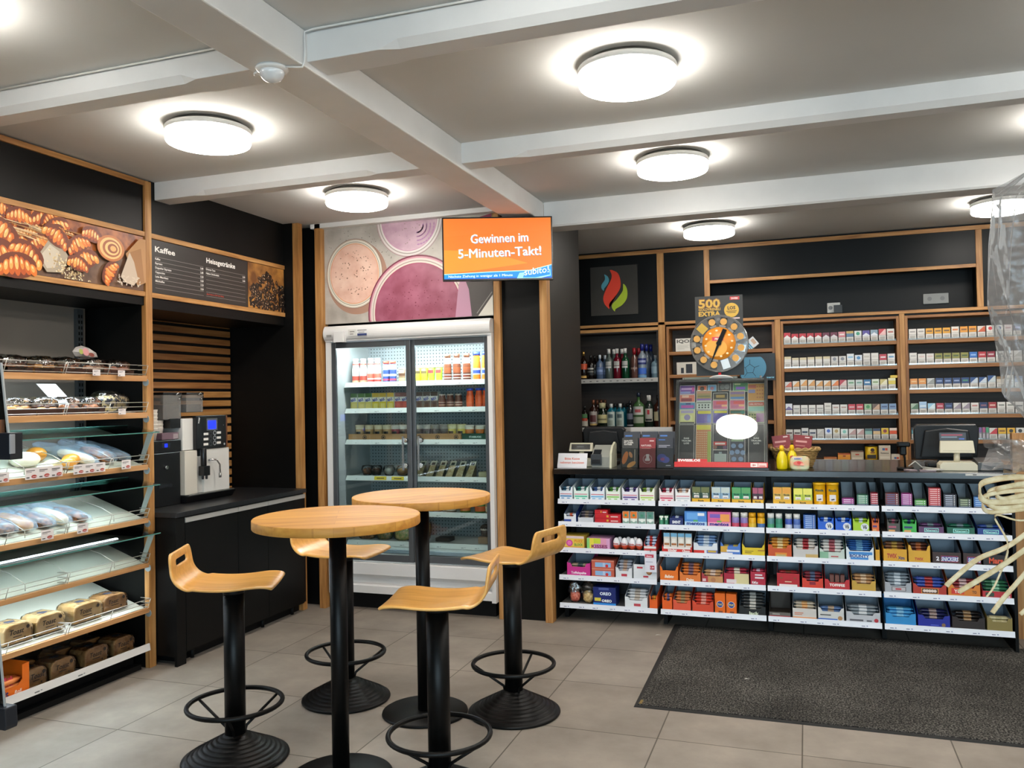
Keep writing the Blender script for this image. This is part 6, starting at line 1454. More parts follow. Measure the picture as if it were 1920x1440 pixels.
RM = [[(('#b8202c', '#e6e0dc', 'chev'), 'red and white', h) for h in (.1, .088, .088, .088, .088)] + [(('#6a1a34', '#d8d0d0', 'chev'), 'maroon', .088)] * 2 + [(('#cf8088', '#e6d8d4', 'word'), 'pinkish', .09), (('#5a7a9a', '#c8a860', 'top'), 'blue and gold', .092), (('#dfe3de', '#3f9a7a', 'dot'), 'white and green', .092),
       (('#5a4a9a', '#e6e6ee', 'chev'), 'violet', .092), (('#8aa0b0', '#e6e6ea', 'chev'), 'grey-blue', .095), (('#c02834', '#e8b8b4', 'diag'), 'bright red', .1), (('#e0dad2', '#b86a5c', 'word'), 'white with a red word', .098)],
      [((W0, '#d8c8a0', 'top'), 'white and pale gold', h) for h in (.1, .088, .088, .09, .092, .092)] + [(('#d3cfc9', '#8a8a92', 'dot'), 'grey-white', .09)] * 2 + [(('#e3e5e6', '#9ac0d8', 'word'), 'tall white and light blue', .108), (('#dfe3e8', '#4a86b8', 'dot'), 'white with blue circle', .095), ((W0, '#c8c0b4', 'word'), 'tall white', .108), ((W0, '#d4ccc4', 'word'), 'tall plain white', .108), (('#b82a38', '#e3c8c8', 'word'), 'red', .096), (('#e0dcd8', '#6a9ac0', 'word'), 'white with blue word', .098)],
      [(('#d3cdc8', '#c86a50', 'diag'), 'white with a coral corner', .088)] + [(('#d8d0c4', '#d89a50', 'diag'), 'white with an orange corner', h) for h in (.092, .104, .1, .092, .092)] + [(('#d8d4cc', '#e07a2c', 'diag'), 'white with a deep orange corner', .094), (('#b83240', '#e0c0b8', 'diag'), 'red cornered', .094), (('#c8d0c4', '#6a9a70', 'word'), 'pale green', .092), (('#c4ccc8', '#7aa090', 'word'), 'pale mint', .092), (('#2c6a9a', '#c8d4dc', 'word'), 'deep blue', .092),
       (('#d6dcca', '#8aa06a', 'word'), 'white and olive', .094), (('#c8b870', '#e0d8b8', 'diag'), 'sandy yellow', .092), (('#d8c040', '#e8e0b0', 'top'), 'yellow topped', .1)],
      [(('#dfdfe6', '#7a6a9a', 'chev'), 'tall white and lilac', .104)] + [((W0, '#a8a49e', 'band'), 'white with a grey band', .09)] * 4 + [(('#dcd6cc', '#b8b0a4', 'word'), 'tall ivory', .106)] + [((W0, '#b89a8c', 'word'), 'white with a beige word', .09)] * 2 + [(('#c02a34', '#e0a8a8', 'word'), 'scarlet', .092)] * 2 + [(('#9ab88a', '#4a8a4a', 'dot'), 'leaf green', .092), (('#6a5040', '#c8a080', 'diag'), 'brown', .092)] + [(('#7a92b4', '#4a5a80', 'word'), 'slate blue', .092)] * 2,
      [((W0, '#5a3a34', 'band'), 'white with a brown band', .088)] * 2 + [(('#d8d4d0', '#2a3050', 'band'), 'tall white with a navy band', .1), (('#d8d4d0', '#2a3050', 'band'), 'white with a navy band', .088), ((W0, '#c8c0b8', 'diag'), 'off-white', .09), (('#e3e6ec', '#4a6ac0', 'dot'), 'white with a blue oval', .1), (('#dcd6c4', '#b89a5a', 'dot'), 'cream and gold', .098), (('#dfe6e0', '#8ac8b8', 'dot'), 'white and mint', .09)] + [(('#dfd6d2', '#c09a94', 'diag'), 'pinkish white', .09)] * 2 + [(('#8ab4a8', '#4a6a6a', 'top'), 'teal', .092), (('#d8b888', '#3a4a6a', 'top'), 'tan and navy', .092), (('#e6c024', '#8a3a3a', 'dot'), 'bright yellow', .096), (('#e0582c', '#f0d8c8', 'top'), 'orange red', .096)]]
RR = [[((W0, '#a8a09a', 'word'), 'white with a grey word', .088)] * 2 + [(('#e0a020', '#7a5a2a', 'word'), 'golden yellow', .088)] * 3 + [(('#dcd4c8', '#d87a3a', 'word'), 'white with an orange word', .094)] + [(('#e0962c', '#8a5a2c', 'word'), 'amber', .092)] * 2 + [(('#d8c8bc', '#c85a34', 'diag'), 'white with a rust corner', .09), ((W0, '#c8343a', 'dot'), 'white with a red dot', .092), ((W0, '#2c4a8a', 'dot'), 'white with a blue dot', .092), (('#d8c8c4', '#b08a8a', 'word'), 'pale pink', .092), (('#3a3a5a', '#8a8ab0', 'word'), 'dark navy', .09)],
      [((W0, '#c0bab4', 'word'), 'tall white', .098)] + [((W0, '#d8c0b8', 'word'), 'plain white', .088)] * 2 + [(('#8a8434', '#4c5a2a', 'word'), 'olive gold', .088)] * 4 + [(('#2f6ab8', '#8ab0dc', 'word'), 'blue', .09), (('#b0242c', '#d89a9a', 'word'), 'red', .09), (('#8a1a2c', '#c8a8a8', 'word'), 'dark red', .09), (('#dcdcd8', '#9a9a9a', 'word'), 'white and grey', .09), (('#d6d0c8', '#8a847c', 'word'), 'white', .09), ((W0, '#b4aca4', 'diag'), 'ivory white', .09)],
      [(('#e0903a', '#e8b878', 'word'), 'orange', .09)] * 2 + [(('#c8c8c4', '#9a9a94', 'diag'), 'silver', .09)] + [(('#22386a', '#8a9ac0', 'word'), 'navy', .09)] * 3 + [(('#1f3a70', '#4a8a6a', 'word'), 'navy and green', .09)] + [(('#2a4a80', '#c8d0d8', 'diag'), 'navy and white', .09)] * 2 + [(('#2a4a80', '#c8d0d0', 'diag'), 'tall navy and white', .102), (('#d0c4b4', '#8a6a3a', 'top'), 'white and brown', .092), (('#dcd8d0', '#b8b4ac', 'word'), 'tall ivory', .1), (('#a8b8cc', '#6a86a8', 'top'), 'pale blue', .092)],
      [(('#a8b8a0', '#5a7a5a', 'diag'), 'sage green', .09), (('#a8c4e0', '#d8e6f0', 'band'), 'tall light blue', .104), (('#9ac8e0', '#e0ecf0', 'diag'), 'sky blue', .09), (('#b02a3c', '#e0a0a8', 'word'), 'red', .09), (('#26305a', '#5a6a9a', 'word'), 'navy', .09)] + [((W0, '#9a8a94', 'diag'), 'white with a grey corner', .09)] * 2 + [((W0, '#c88a80', 'word'), 'white with a rosy word', .09), (('#1f2a5c', '#8a5a6a', 'word'), 'dark blue', .092), (('#a82a2c', '#e0b0a0', 'word'), 'brick red', .092)] + [((W0, '#8a8a80', 'word'), 'white with a dark word', .092)] * 2 + [((W0, '#4a4a4a', 'band'), 'white with a black band', .092)],
      [(('#5a9aa8', '#2a3a4a', 'top'), 'teal and black', .1)] + [None] * 8 + [((W0, '#c8343a', 'diag'), 'white and red', .092), (('#e0b020', '#8a5a1a', 'word'), 'yellow with dark lettering', .092), (('#e6b024', '#3a3020', 'dot'), 'yellow with a dark dot', .092), (('#d8d4cc', '#3a3a3a', 'dot'), 'white with a dark dot', .092)]]
RNM = ('top', 'second', 'third', 'fourth', 'fifth')
NTH = ['first', 'second', 'third', 'fourth', 'fifth', 'sixth', 'seventh', 'eighth', 'ninth', 'tenth', 'eleventh', 'twelfth', 'thirteenth', 'last']
for side, rows_, x00, nm in (('middle', RM, -.150, 'middle rack'), ('far', RR, .858, 'right rack')):
    for ri, row_ in enumerate(rows_):
        z = CZ[ri] + .0005
        b = MB(); x0 = -.180 if side == 'middle' else .823; n = len(row_)
        b.box(x0, x0 + (.91 if side == 'middle' else .90), UY - .002, UY + .18, z, z + .004, M('#8f9698', .35)); b.box(x0, x0 + (.91 if side == 'middle' else .90), UY - .002, UY, z + .004, z + .014, CLEAR)
        for k in range(15): b.box(x0 + .0005 + k * .0645, x0 + .0015 + k * .0645, UY - .001, UY + .16, z + .004, z + .03, CLEAR)
        tag(b.build('pusher_tray'), 'clear pusher tray under the packs, %s shelf of the %s' % (RNM[ri], nm), 'tray')
        for k, e in enumerate(row_):
            if e is None: continue
            (c1, c2, kd), cn, h = e
            key = (c1, c2, kd, h)
            lb = '%s pack, %s, %s shelf of the %s' % (cn, 'last in the row' if k == len(row_) - 1 else NTH[k] + ' from left', RNM[ri], nm)
            loc = (x00 + k * .0645, UY + .004, z + .0045)
            if key in _cig: o = dup(_cig[key], loc, ks=[])
            else: o = _cig[key] = cig(c1, c2, kd, h).build('cigarette_pack', loc=loc)
            tag(o, lb[0].lower() + lb[1:], 'cigarette pack', 'cigarette packs on the %s shelf of the %s' % (RNM[ri], nm))
# slim coloured packs and loose top pack
for k, c in enumerate(('#7a5a9a', '#b0487a', '#3f9a6a')):
    b = MB(); b.box(-.011, .011, 0, .05, 0, .098, M('#8a8a8a', .4)); p = front(b, .022, .098); p.rect(.002, .055, .020, .096, M(c, .35)); p.rect(.004, .01, .018, .045, M('#b8b0b8', .5))
    tag(b.build('slim_pack', loc=(1.345 + k * .026, UY + .004, CZ[4] + .005)), 'slim %s pack beside the right cash desk screen' % ('violet', 'pink', 'green')[k], 'cigarette pack')
b = MB(); b.box(-.028, .028, 0, .07, 0, .022, M('#e0c040', .4)); tag(b.build('cigarette_pack', loc=(.705, UY + .004, CZ[2] + .106), bevel=.001), 'yellow pack lying flat on top of the last pack, third shelf', 'cigarette pack')
# lower step: row of packs and boxes
for k in range(11):
    lb = '%s pale pack in the lowest row behind the counter' % NTH[k]
    loc = (.10 + k * .0625, 7.70, .905)
    if k == 0: o = b0 = cig('#e3ebe8', '#d0d4d0', 'top', .088).build('cigarette_pack', loc=loc)
    else: o = dup(b0, loc, ks=[])
    tag(o, lb, 'cigarette pack', 'lowest row of packs')
b = MB(); b.box(-.20, .79, 7.60, 7.785, .870, .904, M('#6a6c6c', .4)); b.box(-.20, .79, 7.60, 7.785, 0, .869, BLACKM); tag(b.build('back_counter'), 'low ledge below the cigarette racks behind the counter', 'ledge')
def sbox(name, label, x0, x1, z0, z1, c, prints=(), y=7.80, d=.1, texts=(), cat='box', rz=0., bev=.001):
    w, h = x1 - x0, z1 - z0; b = MB(); b.box(-w / 2, w / 2, 0, d, 0, h, M(c, .45)); p = front(b, w, h)
    for a, b0_, e, b1, cc in prints: p.rect(a * w, b0_ * h, e * w, b1 * h, M(cc, .45))
    for s_, a, zz, hh, cc, tw_ in texts: p.text(s_, a * w, zz * h, hh * h, M(cc, .45), 'c', bold=.03, w=tw_ * w)
    return tag(b.build(name, loc=((x0 + x1) / 2, y, z0), rz=rz, bevel=bev), label, cat)
zb = .996
sbox('cigar_box', 'flat orange-brown cigar box on the low shelf behind the basket', .13, .235, zb, zb + .022, '#b8703c', ((0, 0, 1, .3, '#d8c8a8'),))
sbox('cigar_box', 'yellow and red cigar box on the low shelf', .245, .345, zb, zb + .055, '#d8902c', ((0, .85, 1, 1, '#a82c2c'), (.4, .5, .62, .7, '#8a3a2c')))
sbox('cigar_box', 'beige cigar box with a red squiggle on the low shelf', .350, .450, zb, zb + .075, '#b8a890', ((.35, .55, .65, .7, '#b84a34'), (.1, .05, .9, .3, '#d0c4b0'), (0, .92, 1, 1, '#6a2f28')))
t = thing('tobacco_tin', 'round yellow tobacco tin with a dark lid on the low shelf', 'tin', (.515, 7.86, zb))
b = MB(); b.lathe([(.048, 0), (.050, .003), (.050, .115)], (0, 0, 0), M('#d8b020', .35), 26); p = Print(b, (-.045, -.0505, 0), (1, 0, 0), (0, 0, 1), .0006); p.rect(.01, .012, .08, .045, M('#2f2a24', .5)); p.disc(.052, .085, .016, .016, M('#3a2418', .5)); p.rect(.035, .058, .07, .066, M('#6a2c1c', .5)); b.build('can', t)
b = MB(); b.lathe([(.052, .115), (.052, .132), (0, .133)], (0, 0, 0), M('#1c1a18', .4), 26); b.build('lid', t)
sbox('tobacco_box', 'tall cream box with blue and red marks on the low shelf', .572, .662, zb, zb + .125, '#c8bca8', ((.3, .66, .52, .82, '#4a6a9a'), (.54, .66, .76, .82, '#c8503a'), (.1, .12, .9, .26, '#d8d0c0')), texts=(('Parisienne', .5, .44, .09, '#3a3a3a', .7),))
sbox('tobacco_box', 'low cream box at the right end of the low shelf', .667, .745, zb, zb + .05, '#c8c0b0', ((.3, .2, .52, .55, '#4a6a9a'), (.54, .2, .76, .55, '#c8503a')))
# boxed devices in the goods rack
sbox('device_box', 'white device box with thin dark lettering beside the coin wheel', -1.130, -.930, 1.986, 2.105, '#dcd8cf', ((.08, .45, .6, .48, '#b8b4aa'), (.08, .36, .55, .39, '#b8b4aa'), (.08, .27, .6, .30, '#b8b4aa'), (.08, .18, .4, .21, '#b8b4aa')), texts=(('IQOS', .42, .66, .25, '#4a4844', .72),))
sbox('device_box', 'white box with two dark device silhouettes behind the coin wheel', -1.125, -.80, 1.773, 1.885, '#cfc8bc', ((.12, .1, .20, .55, '#22242c'), (.26, .1, .44, .85, '#22242c'), (.6, .05, .98, .25, '#5a3424'), (.66, .30, .98, .38, '#5a3424'), (.72, .44, .98, .52, '#5a3424')))
sbox('device_box', 'small gold box between the coin wheel and the football card', -.780, -.640, 1.773, 1.855, '#b8862c', ((.1, .6, .9, .8, '#d8a84a'),))
t = thing('cigarette_carton', 'blue and white cigarette carton tilted on the goods rack', 'carton', (-.435, 7.83, 2.0))
b = MB(); b.T = Matrix.Rotation(radians(-38), 4, 'Y'); b.box(-.075, .055, 0, .05, .0, .085, M('#d9dde0', .4)); p = Print(b, (-.075, 0, 0), (1, 0, 0), (0, 0, 1), .0004)
for k in range(4): p.rect(.008 + k * .016, .0, .019 + k * .016, .085, M('#3f9ac0', .4))
p.rect(.09, .02, .12, .07, M('#c8a890', .4)); b.build('carton', t)
t = thing('football_card', 'dark display card with a pale blue football beside the coin wheel', 'display card', (-.405, 7.74, 1.70))
b = MB(); b.box(-.155, .150, 0, .006, 0, .24, M('#15191d', .4)); p = front(b, .305, .24); p.o.x = -.155
pts = [(max(.01, .105 + .125 * cos(a)), min(.21, max(.02, .115 + .125 * sin(a)))) for a in (2 * pi * i / 48 for i in range(48))]
BB = M('#4f8aa8', .4); DL = M('#1c2f3c', .5); p.poly(pts, BB)
pc = [(.09 + .042 * cos(pi / 2 + 2 * pi * i / 5), .105 + .042 * sin(pi / 2 + 2 * pi * i / 5)) for i in range(5)]
for i in range(5):
    a0, b0_ = pc[i]; a1, b1 = pc[(i + 1) % 5]; p.line(a0, b0_, a1, b1, .004, DL)
    dx, dz = a0 - .09, b0_ - .105; ex, ez = .09 + dx * 2., .105 + dz * 2.
    ex = min(max(ex, .012), .21); ez = min(max(ez, .022), .205); p.line(a0, b0_, ex, ez, .004, DL)
p.text('SPORTTIP', .262, .018, .012, M('#8ad0ea', .4), 'c', bold=.04, w=.065); b.build('card', t)
b = MB(); b.box(-.01, .01, .007, .06, .0, .02, M('#33363a', .5)); b.build('clip', t)

# ------------------------------------------------------------------ things on the counter
CT = 1.0805
# ticket case, tilted back
TILT = radians(17.3)
tc = thing('ticket_case', 'tilted black-framed glass case full of lottery tickets on the counter', 'display case', (-.555, 5.745, CT))
R_ = Matrix.Rotation(-TILT, 4, 'X')
cw, ch = .610, .640
BF = M('#1a1a1c', .3)
b = MB(); b.T = R_; f = .020
b.box(-cw / 2, -cw / 2 + f, .0, .055, .012, ch, BF); b.box(cw / 2 - f, cw / 2, .0, .055, .012, ch, BF); b.box(-cw / 2 + f, cw / 2 - f, 0, .055, ch - .018, ch, BF); b.box(-cw / 2, cw / 2, .055, .062, .012, ch, M('#1c1d20', .6)); b.build('frame', tc, bevel=.002)
b = MB(); b.prism([(0, .0), (.24, .0), (.24, .02), (.02, .02), (.0, .012)], 'x', -cw / 2 - .006, cw / 2 + .006, BF); b.prism([(.14, .02), (.22, .02), (.22, .42), (.205, .42)], 'x', -.06, .06, BF); b.build('base', tc)
b = MB(); b.T = R_; b.box(-cw / 2, cw / 2, -.006, -.001, .014, .050, M('#c81e24', .35)); p = Print(b, (-cw / 2, -.006, .014), (1, 0, 0), (0, 0, 1))
p.rect(.02, .036, .19, .062, M('#c81e24', .35)) if False else None
p.rect(.50, .004, .545, .030, M('#f0e8e4', .4)); p.rect(.548, .004, .602, .030, M('#e9c8c4', .4)); p.text('18+', .522, .010, .013, M('#b82a2c', .4), 'c', bold=.04); p.rect(.555, .008, .595, .013, M('#c84a44', .4)); b.build('red_strip', tc)
b = MB(); b.T = R_; b.box(-.285, -.085, -.0065, -.003, .050, .070, M('#f1e9e6', .35, alpha=1)); p = Print(b, (-.285, -.0065, .050), (1, 0, 0), (0, 0, 1)); p.rect(0, 0, .2, .02, M('#c81e24', .35)) ; p.text('SWISSLOS', .004, .003, .0155, M('#f3eeee', .4), 'l', bold=.05, w=.150); b.build('name_plate', tc)
b = MB(); b.T = R_; b.box(-cw / 2 + .004, cw / 2 - .004, -.0028, -.0006, .052, ch - .004, pane('case_glass', '#f4f8f8', .06, .008)); b.build('glass', tc)
for x in (-.262, .262):
    b = MB(); b.T = R_; b.cyl((x, .028, ch), .007, .022, STEEL, 10); b.build('screw', tc)
b = MB(); b.T = R_; b.lathe([(.0, ch + .001), (.085, ch + .001), (.080, ch + .010), (0, ch + .012)], (0.0, .028, 0), M('#dcdad6', .3), 28); b.build('wheel_base', tc)
def ticket(label, c0, c1, r0, r1, bg, prints=(), texts=(), lay=0):
    """edges in frame-of-photo units of the case front"""
    u0, u1 = (c0 - 1265) / 175 * cw - cw / 2, (c1 - 1265) / 175 * cw - cw / 2
    v1, v0 = (881 - r0) / 168 * ch, (881 - r1) / 168 * ch
    w, h = u1 - u0 - .003, v1 - v0 - .002
    b = MB(); y = .050 - lay * .004; b.box(-w / 2, w / 2, y - .0008, y, 0, h, M('#e6e0d6', .5)); p = Print(b, (-w / 2, y - .0008, 0), (1, 0, 0), (0, 0, 1))
    m_ = .0025; p.rect(m_, m_, w - m_, h - m_, M(bg, .45))
    for a, b0_, e, b1, c in prints: p.rect(a * w, b0_ * h, e * w, b1 * h, M(c, .45))
    for tx in texts:
        if tx[0] == 'o': p.disc(tx[1] * w, tx[2] * h, tx[3] * w, tx[3] * w, M(tx[4], .45), 16)
        elif tx[0] == 'g':
            _, a0, b0_, a1, b1, nx, ny, c = tx
            for i in range(nx):
                for j in range(ny):
                    p.k = 12; x = a0 + (a1 - a0) * (i + .5) / nx; z = b0_ + (b1 - b0_) * (j + .5) / ny; q = min((a1 - a0) * w / nx, (b1 - b0_) * h / ny) * .3
                    p.rect(x * w - q, z * h - q, x * w + q, z * h + q, M(c, .45))
        else: p.text(tx[0], tx[1] * w, tx[2] * h, tx[3], M(tx[4], .45), 'c', bold=.03, w=(tx[5] * w if len(tx) > 5 else None))
    b.T = None
    o = b.build('lottery_ticket', loc=(0, 0, 0)); pos = Vector(((u0 + u1) / 2, 0, v0 + .001)); o.location = Vector((-.555, 5.745, CT)) + R_ @ pos; o.rotation_euler = (-TILT, 0, 0)
    return tag(o, label, 'lottery ticket')
ticket('violet ticket, top of the first column in the ticket case', 1270, 1301, 720, 738, '#7a4a9a', ((.05, .1, .7, .3, '#8a9ac8'), (.1, .5, .8, .7, '#c89ac8'), (.8, .3, .95, .8, '#c83a8a')))
ticket('salmon ticket with lettering, second in the first column', 1270, 1301, 738, 753, '#d8705a', ((.1, .1, .8, .5, '#8a2f3a'), (.15, .6, .6, .9, '#e8b8a0')))
ticket('blue and pink ticket in the first column', 1270, 1302, 753, 767, '#3f86b0', ((.1, .2, .9, .6, '#b84aa0'), (.4, .7, .7, .9, '#2a2a6a')))
ticket('pale yellow ticket above the first black one', 1270, 1302, 767, 794, '#d8cf8a', ((.1, .75, .9, .95, '#b0a0c0'), (.1, .2, .8, .6, '#e3df9c'), (.05, .02, .95, .12, '#3a3a3a')), (('o', .5, .45, .2, '#9a8ab0'),))
for c0, c1, lb in ((1270, 1301, 'tall black ticket with white lettering, first column'), (1403, 1434, 'tall black ticket with white lettering, last column')):
    ticket(lb, c0, c1, 795, 867, '#25262a', (), (('DAS', .5, .62, .011, '#e3dfd8', .34), ('TRAUM-', .5, .555, .011, '#e3dfd8', .64), ('LOS', .5, .49, .011, '#e3dfd8', .34)))
ticket('small orange ticket with a dark face, top of the second column', 1305, 1324, 721, 731, '#d8602c', (), (('o', .5, .35, .25, '#3a2418'),))
ticket('small pale blue ticket beside the orange one', 1325, 1343, 720, 733, '#6aa0c8', (), (('o', .5, .45, .22, '#a86a7a'),))
ticket('tan and violet ticket, second column', 1303, 1334, 731, 751, '#a88a5a', ((.05, .72, .95, .9, '#c88a6a'), (.1, .35, .9, .5, '#7a7a4a'), (.05, .04, .95, .2, '#8a5ab0')), lay=1)
ticket('white ticket with black figures, second column', 1303, 1334, 751, 768, '#cfd3c8', ((.05, .72, .95, .9, '#8a8f80'),), (('g', .1, .1, .9, .65, 4, 2, '#2a2a2a'),), lay=1)
ticket('violet grid ticket with yellow top, second column', 1303, 1334, 768, 794, '#5a4a9a', ((.1, .72, .95, .94, '#d8c82a'), (.72, .1, .95, .65, '#3f6ac0')), (('g', .05, .05, .7, .68, 6, 6, '#7a6ab8'),))
ticket('tall orange grid ticket with a yellow head, second column', 1303, 1334, 795, 867, '#c87a4a', ((.05, .86, .95, .98, '#d8c83a'), (.75, .02, .98, .82, '#a8b050')), (('g', .05, .02, .75, .82, 6, 14, '#d8b88a'),))
ticket('dark ticket with two coins, top of the third column', 1345, 1371, 715, 733, '#4a4a48', ((.3, .02, .8, .1, '#b88a6a'),), (('o', .35, .45, .2, '#7a7a76'), ('o', .7, .45, .2, '#8a8a86')))
ticket('black and gold ticket, third column', 1336, 1365, 736, 750, '#22201a', ((.2, .3, .8, .7, '#a8863c'), (.05, .0, .95, .12, '#8a7a5a')), lay=1)
for c0, c1, lb in ((1335, 1365, 'pink ticket with a red word, third column'), (1368, 1398, 'pink ticket with a red word, fourth column')):
    ticket(lb, c0, c1, 750, 768, '#c8507a', ((.25, .55, .95, .85, '#d83c3c'), (.1, .15, .6, .4, '#a83a6a'), (.6, .3, .95, .5, '#e8a070')), lay=1)
ticket('violet grid ticket with yellow top, third column', 1335, 1365, 768, 794, '#5a4a9a', ((.1, .76, .95, .94, '#d8c82a'), (.72, .1, .95, .65, '#3f6ac0')), (('g', .05, .05, .7, .68, 6, 6, '#7a6ab8'),))
ticket('green and violet ticket, top of the fourth column', 1374, 1404, 717, 735, '#4a8a5a', ((.2, .25, .8, .55, '#7a4ab0'), (.1, .75, .5, .9, '#d8d8a0')))
ticket('tan and blue ticket, fourth column', 1368, 1398, 733, 750, '#a88a60', ((.05, .6, .95, .85, '#8a6a9a'), (.05, .05, .95, .3, '#4a80b8')), lay=2)
ticket('orange and green patterned ticket, fourth column', 1368, 1398, 768, 790, '#c8783a', ((.05, .65, .95, .92, '#3a6a5a'), (.3, .3, .7, .55, '#e0b080')), (('o', .85, .75, .14, '#4a8a7a'),), lay=1)
ticket('tall navy ticket with red ribbon and a pyramid, third column', 1336, 1366, 795, 868, '#23242e', ((.05, .46, .9, .56, '#c82a24'), (.15, .485, .8, .53, '#e8d0c8'), (.02, .34, .95, .36, '#d8d0c0'), (.25, .8, .75, .95, '#b8705a'), (.1, .05, .9, .25, '#a8b0a8'), (.4, .25, .6, .3, '#8a9a9a')), (('o', .15, .42, .14, '#8a5a4a'), ('o', .8, .41, .14, '#6a4a6a')))
ticket('tall blue-grey ticket with round coins, fourth column', 1368, 1398, 795, 868, '#3a3c4a', ((.05, .72, .95, .80, '#c89a30'), (.3, .82, .75, .9, '#c87a4a'), (.1, .56, .9, .67, '#8aa07a')), tuple(('o', a, c, .16, '#7a92b4') for a, c in ((.25, .45), (.72, .45), (.15, .28), (.5, .30), (.85, .28), (.28, .12), (.72, .12))))
ticket('orange prize ticket, top of the last column', 1402, 1435, 719, 753, '#c88a3a', ((.05, .72, .5, .9, '#b04a3a'), (.05, .45, .45, .65, '#7a7aa8')), (('g', .5, .1, .95, .9, 3, 4, '#a8602c'),))
ticket('red headed ticket with green and floral fields, last column', 1402, 1435, 753, 794, '#a8b090', ((.05, .80, .95, .96, '#c8402c'), (.05, .55, .95, .74, '#7ab0a0'), (.5, .05, .95, .45, '#a8709a'), (.05, .05, .5, .45, '#b8b07a')), (('g', .05, .05, .5, .45, 3, 3, '#4a5a3a'), ('HELVETICA', .5, .84, .009, '#f0d8c8', .8)))
# card and coin wheel above the case
b = MB(); b.box(-.163, .163, 0, .004, 0, .56, M('#2b2a27', .45)); p = Print(b, (-.163, 0, 0), (1, 0, 0), (0, 0, 1), .0004)
GO = M('#d8aa3c', .4); p.text('500', .022, .478, .062, M('#7a4a1c', .4), 'l', bold=.07, w=.155); p.text('500', .025, .480, .058, GO, 'l', bold=.03, w=.148)
p.text('GOLDVRENELI', .024, .458, .018, GO, 'l', bold=.03, w=.150); p.text('EXTRA', .024, .421, .031, GO, 'l', bold=.05, w=.150)
p.disc(.250, .455, .050, .050, M('#e0b030', .35), 32); p.text('LOS', .250, .460, .022, M('#2a2210', .4), 'c', bold=.04); p.rect(.215, .445, .285, .450, M('#6a5018', .4)); p.rect(.222, .435, .278, .440, M('#6a5018', .4))
p.rect(.240, .525, .305, .548, M('#c83a3c', .4)); p.text('SWISS', .272, .530, .012, M('#f0dcd8', .4), 'c', bold=.04); p.rect(.255, .392, .305, .402, M('#e0c8c4', .4))
tag(b.build('lottery_card', loc=(-.567, 6.02, 1.715)), 'dark card with golden 500 lettering standing behind the coin wheel', 'display card')
b = MB(); b.box(-.16, .16, 0, .12, 0, .045, M('#8a9088', .3)); b.box(-.15, .15, .04, .08, -.62, 0, M('#22242a', .4)); tag(b.build('card_holder', loc=(-.62, 6.03, 1.725 - .0)), 'grey holder behind the ticket case carrying the lottery card', 'holder') if False else None
b = MB(); b.box(-.205, .165, 0, .09, 0, .050, M('#7d8478', .25)); b.box(-.12, .10, .03, .07, -.555, 0, M('#22242a', .4)); b.box(-.14, .12, .0, .12, -.575, -.555, M('#22242a', .4)); tag(b.build('card_holder', loc=(-.62, 6.03, 1.657)), 'grey-green holder behind the ticket case under the lottery card', 'holder')
wh = thing('coin_wheel', 'round clear wheel with gold coins and a black pointer above the ticket case', 'spinning wheel', (-.563, 5.945, 1.935))
PL = pane('wheel_plastic', '#f3f4f4', .05, .08, bump=.3)
b = MB(); b.lathe([(.115, -.012), (.192, -.012), (.197, -.006), (.197, .010), (.192, .014), (.115, .014)], (0, 0, 0), PL, 64, True, 'y'); b.lathe([(.193, -.013), (.1985, -.006), (.1985, .010), (.193, .0145), (.190, .006), (.190, -.006), (.193, -.013)], (0, 0, 0), M('#b8b4b0', .15, .3, alpha=.55), 64, True, 'y'); b.build('rim', wh)
b = MB(); b.lathe([(0, -.016), (.113, -.016), (.114, -.012), (.114, .010), (0, .010)], (0, 0, 0), M('#e8902a', .4), 48, True, 'y')
p = Print(b, (0, -.0165, 0), (1, 0, 0), (0, 0, 1), .0004); p.disc(-.02, -.03, .075, .06, M('#efa83a', .4), 30); p.rect(-.045, .018, .03, .045, M('#d83a4a', .4)); p.text('PRO', -.008, .024, .014, M('#f3ead8', .4), 'c', bold=.04)
for k in range(12): a = 2 * pi * k / 12 + .15; p.k = 5; p.disc(.090 * cos(a), .090 * sin(a), .009, .007, M('#f3dcae', .4), 8)
b.build('dial', wh)
b = MB(); b.hexa([(-.014, 0, .01), (.014, 0, .01), (.014, .004, .01), (-.014, .004, .01), (-.010, 0, .105), (.018, 0, .105), (.018, .004, .105), (-.010, .004, .105)], BLACKM); b.hexa([(-.009, 0, 0), (.009, 0, 0), (.009, .004, 0), (-.009, .004, 0), (-.003, 0, -.15), (.001, 0, -.15), (.001, .004, -.15), (-.003, .004, -.15)], BLACKM); b.cyl((0, -.004, 0), .017, .010, BLACKM, 18, axis='y')
o = b.build('pointer', wh); o.location = (0, -.024, 0); o.rotation_euler = (0, radians(22), 0)
b = MB(); b.cyl((0, 0, -.27), .010, .068, M('#b81c24', .3), 14); b.build('stem', wh)
for k in range(12):
    a = pi / 2 - 2 * pi * (k + .45) / 12; cx, cz = .152 * cos(a), .152 * sin(a)
    b = MB(); b.T = Matrix.Translation((cx, -.016, cz)) @ Matrix.Rotation(pi / 2 - a, 4, 'Y')
    if k == 10: b.box(-.028, .028, -.004, .002, -.03, .03, M('#c8a030', .35))
    elif k == 5: b.box(-.026, .026, -.004, .002, -.035, .03, M('#d3dde4', .2))
    else:
        b.box(-.024, .024, -.002, .002, -.035, .030, pane('coin_pocket', '#d8d0c8', .2, .1)); b.cyl((0, -.006, 0), .023, .004, M('#cf9848', .45, .2), 20, axis='y'); b.box(-.022, .022, -.003, -.0025, -.040, -.024, M('#8a8078', .4))
    b.build('coin_pocket' if k not in (5, 10) else 'paper_insert', wh)

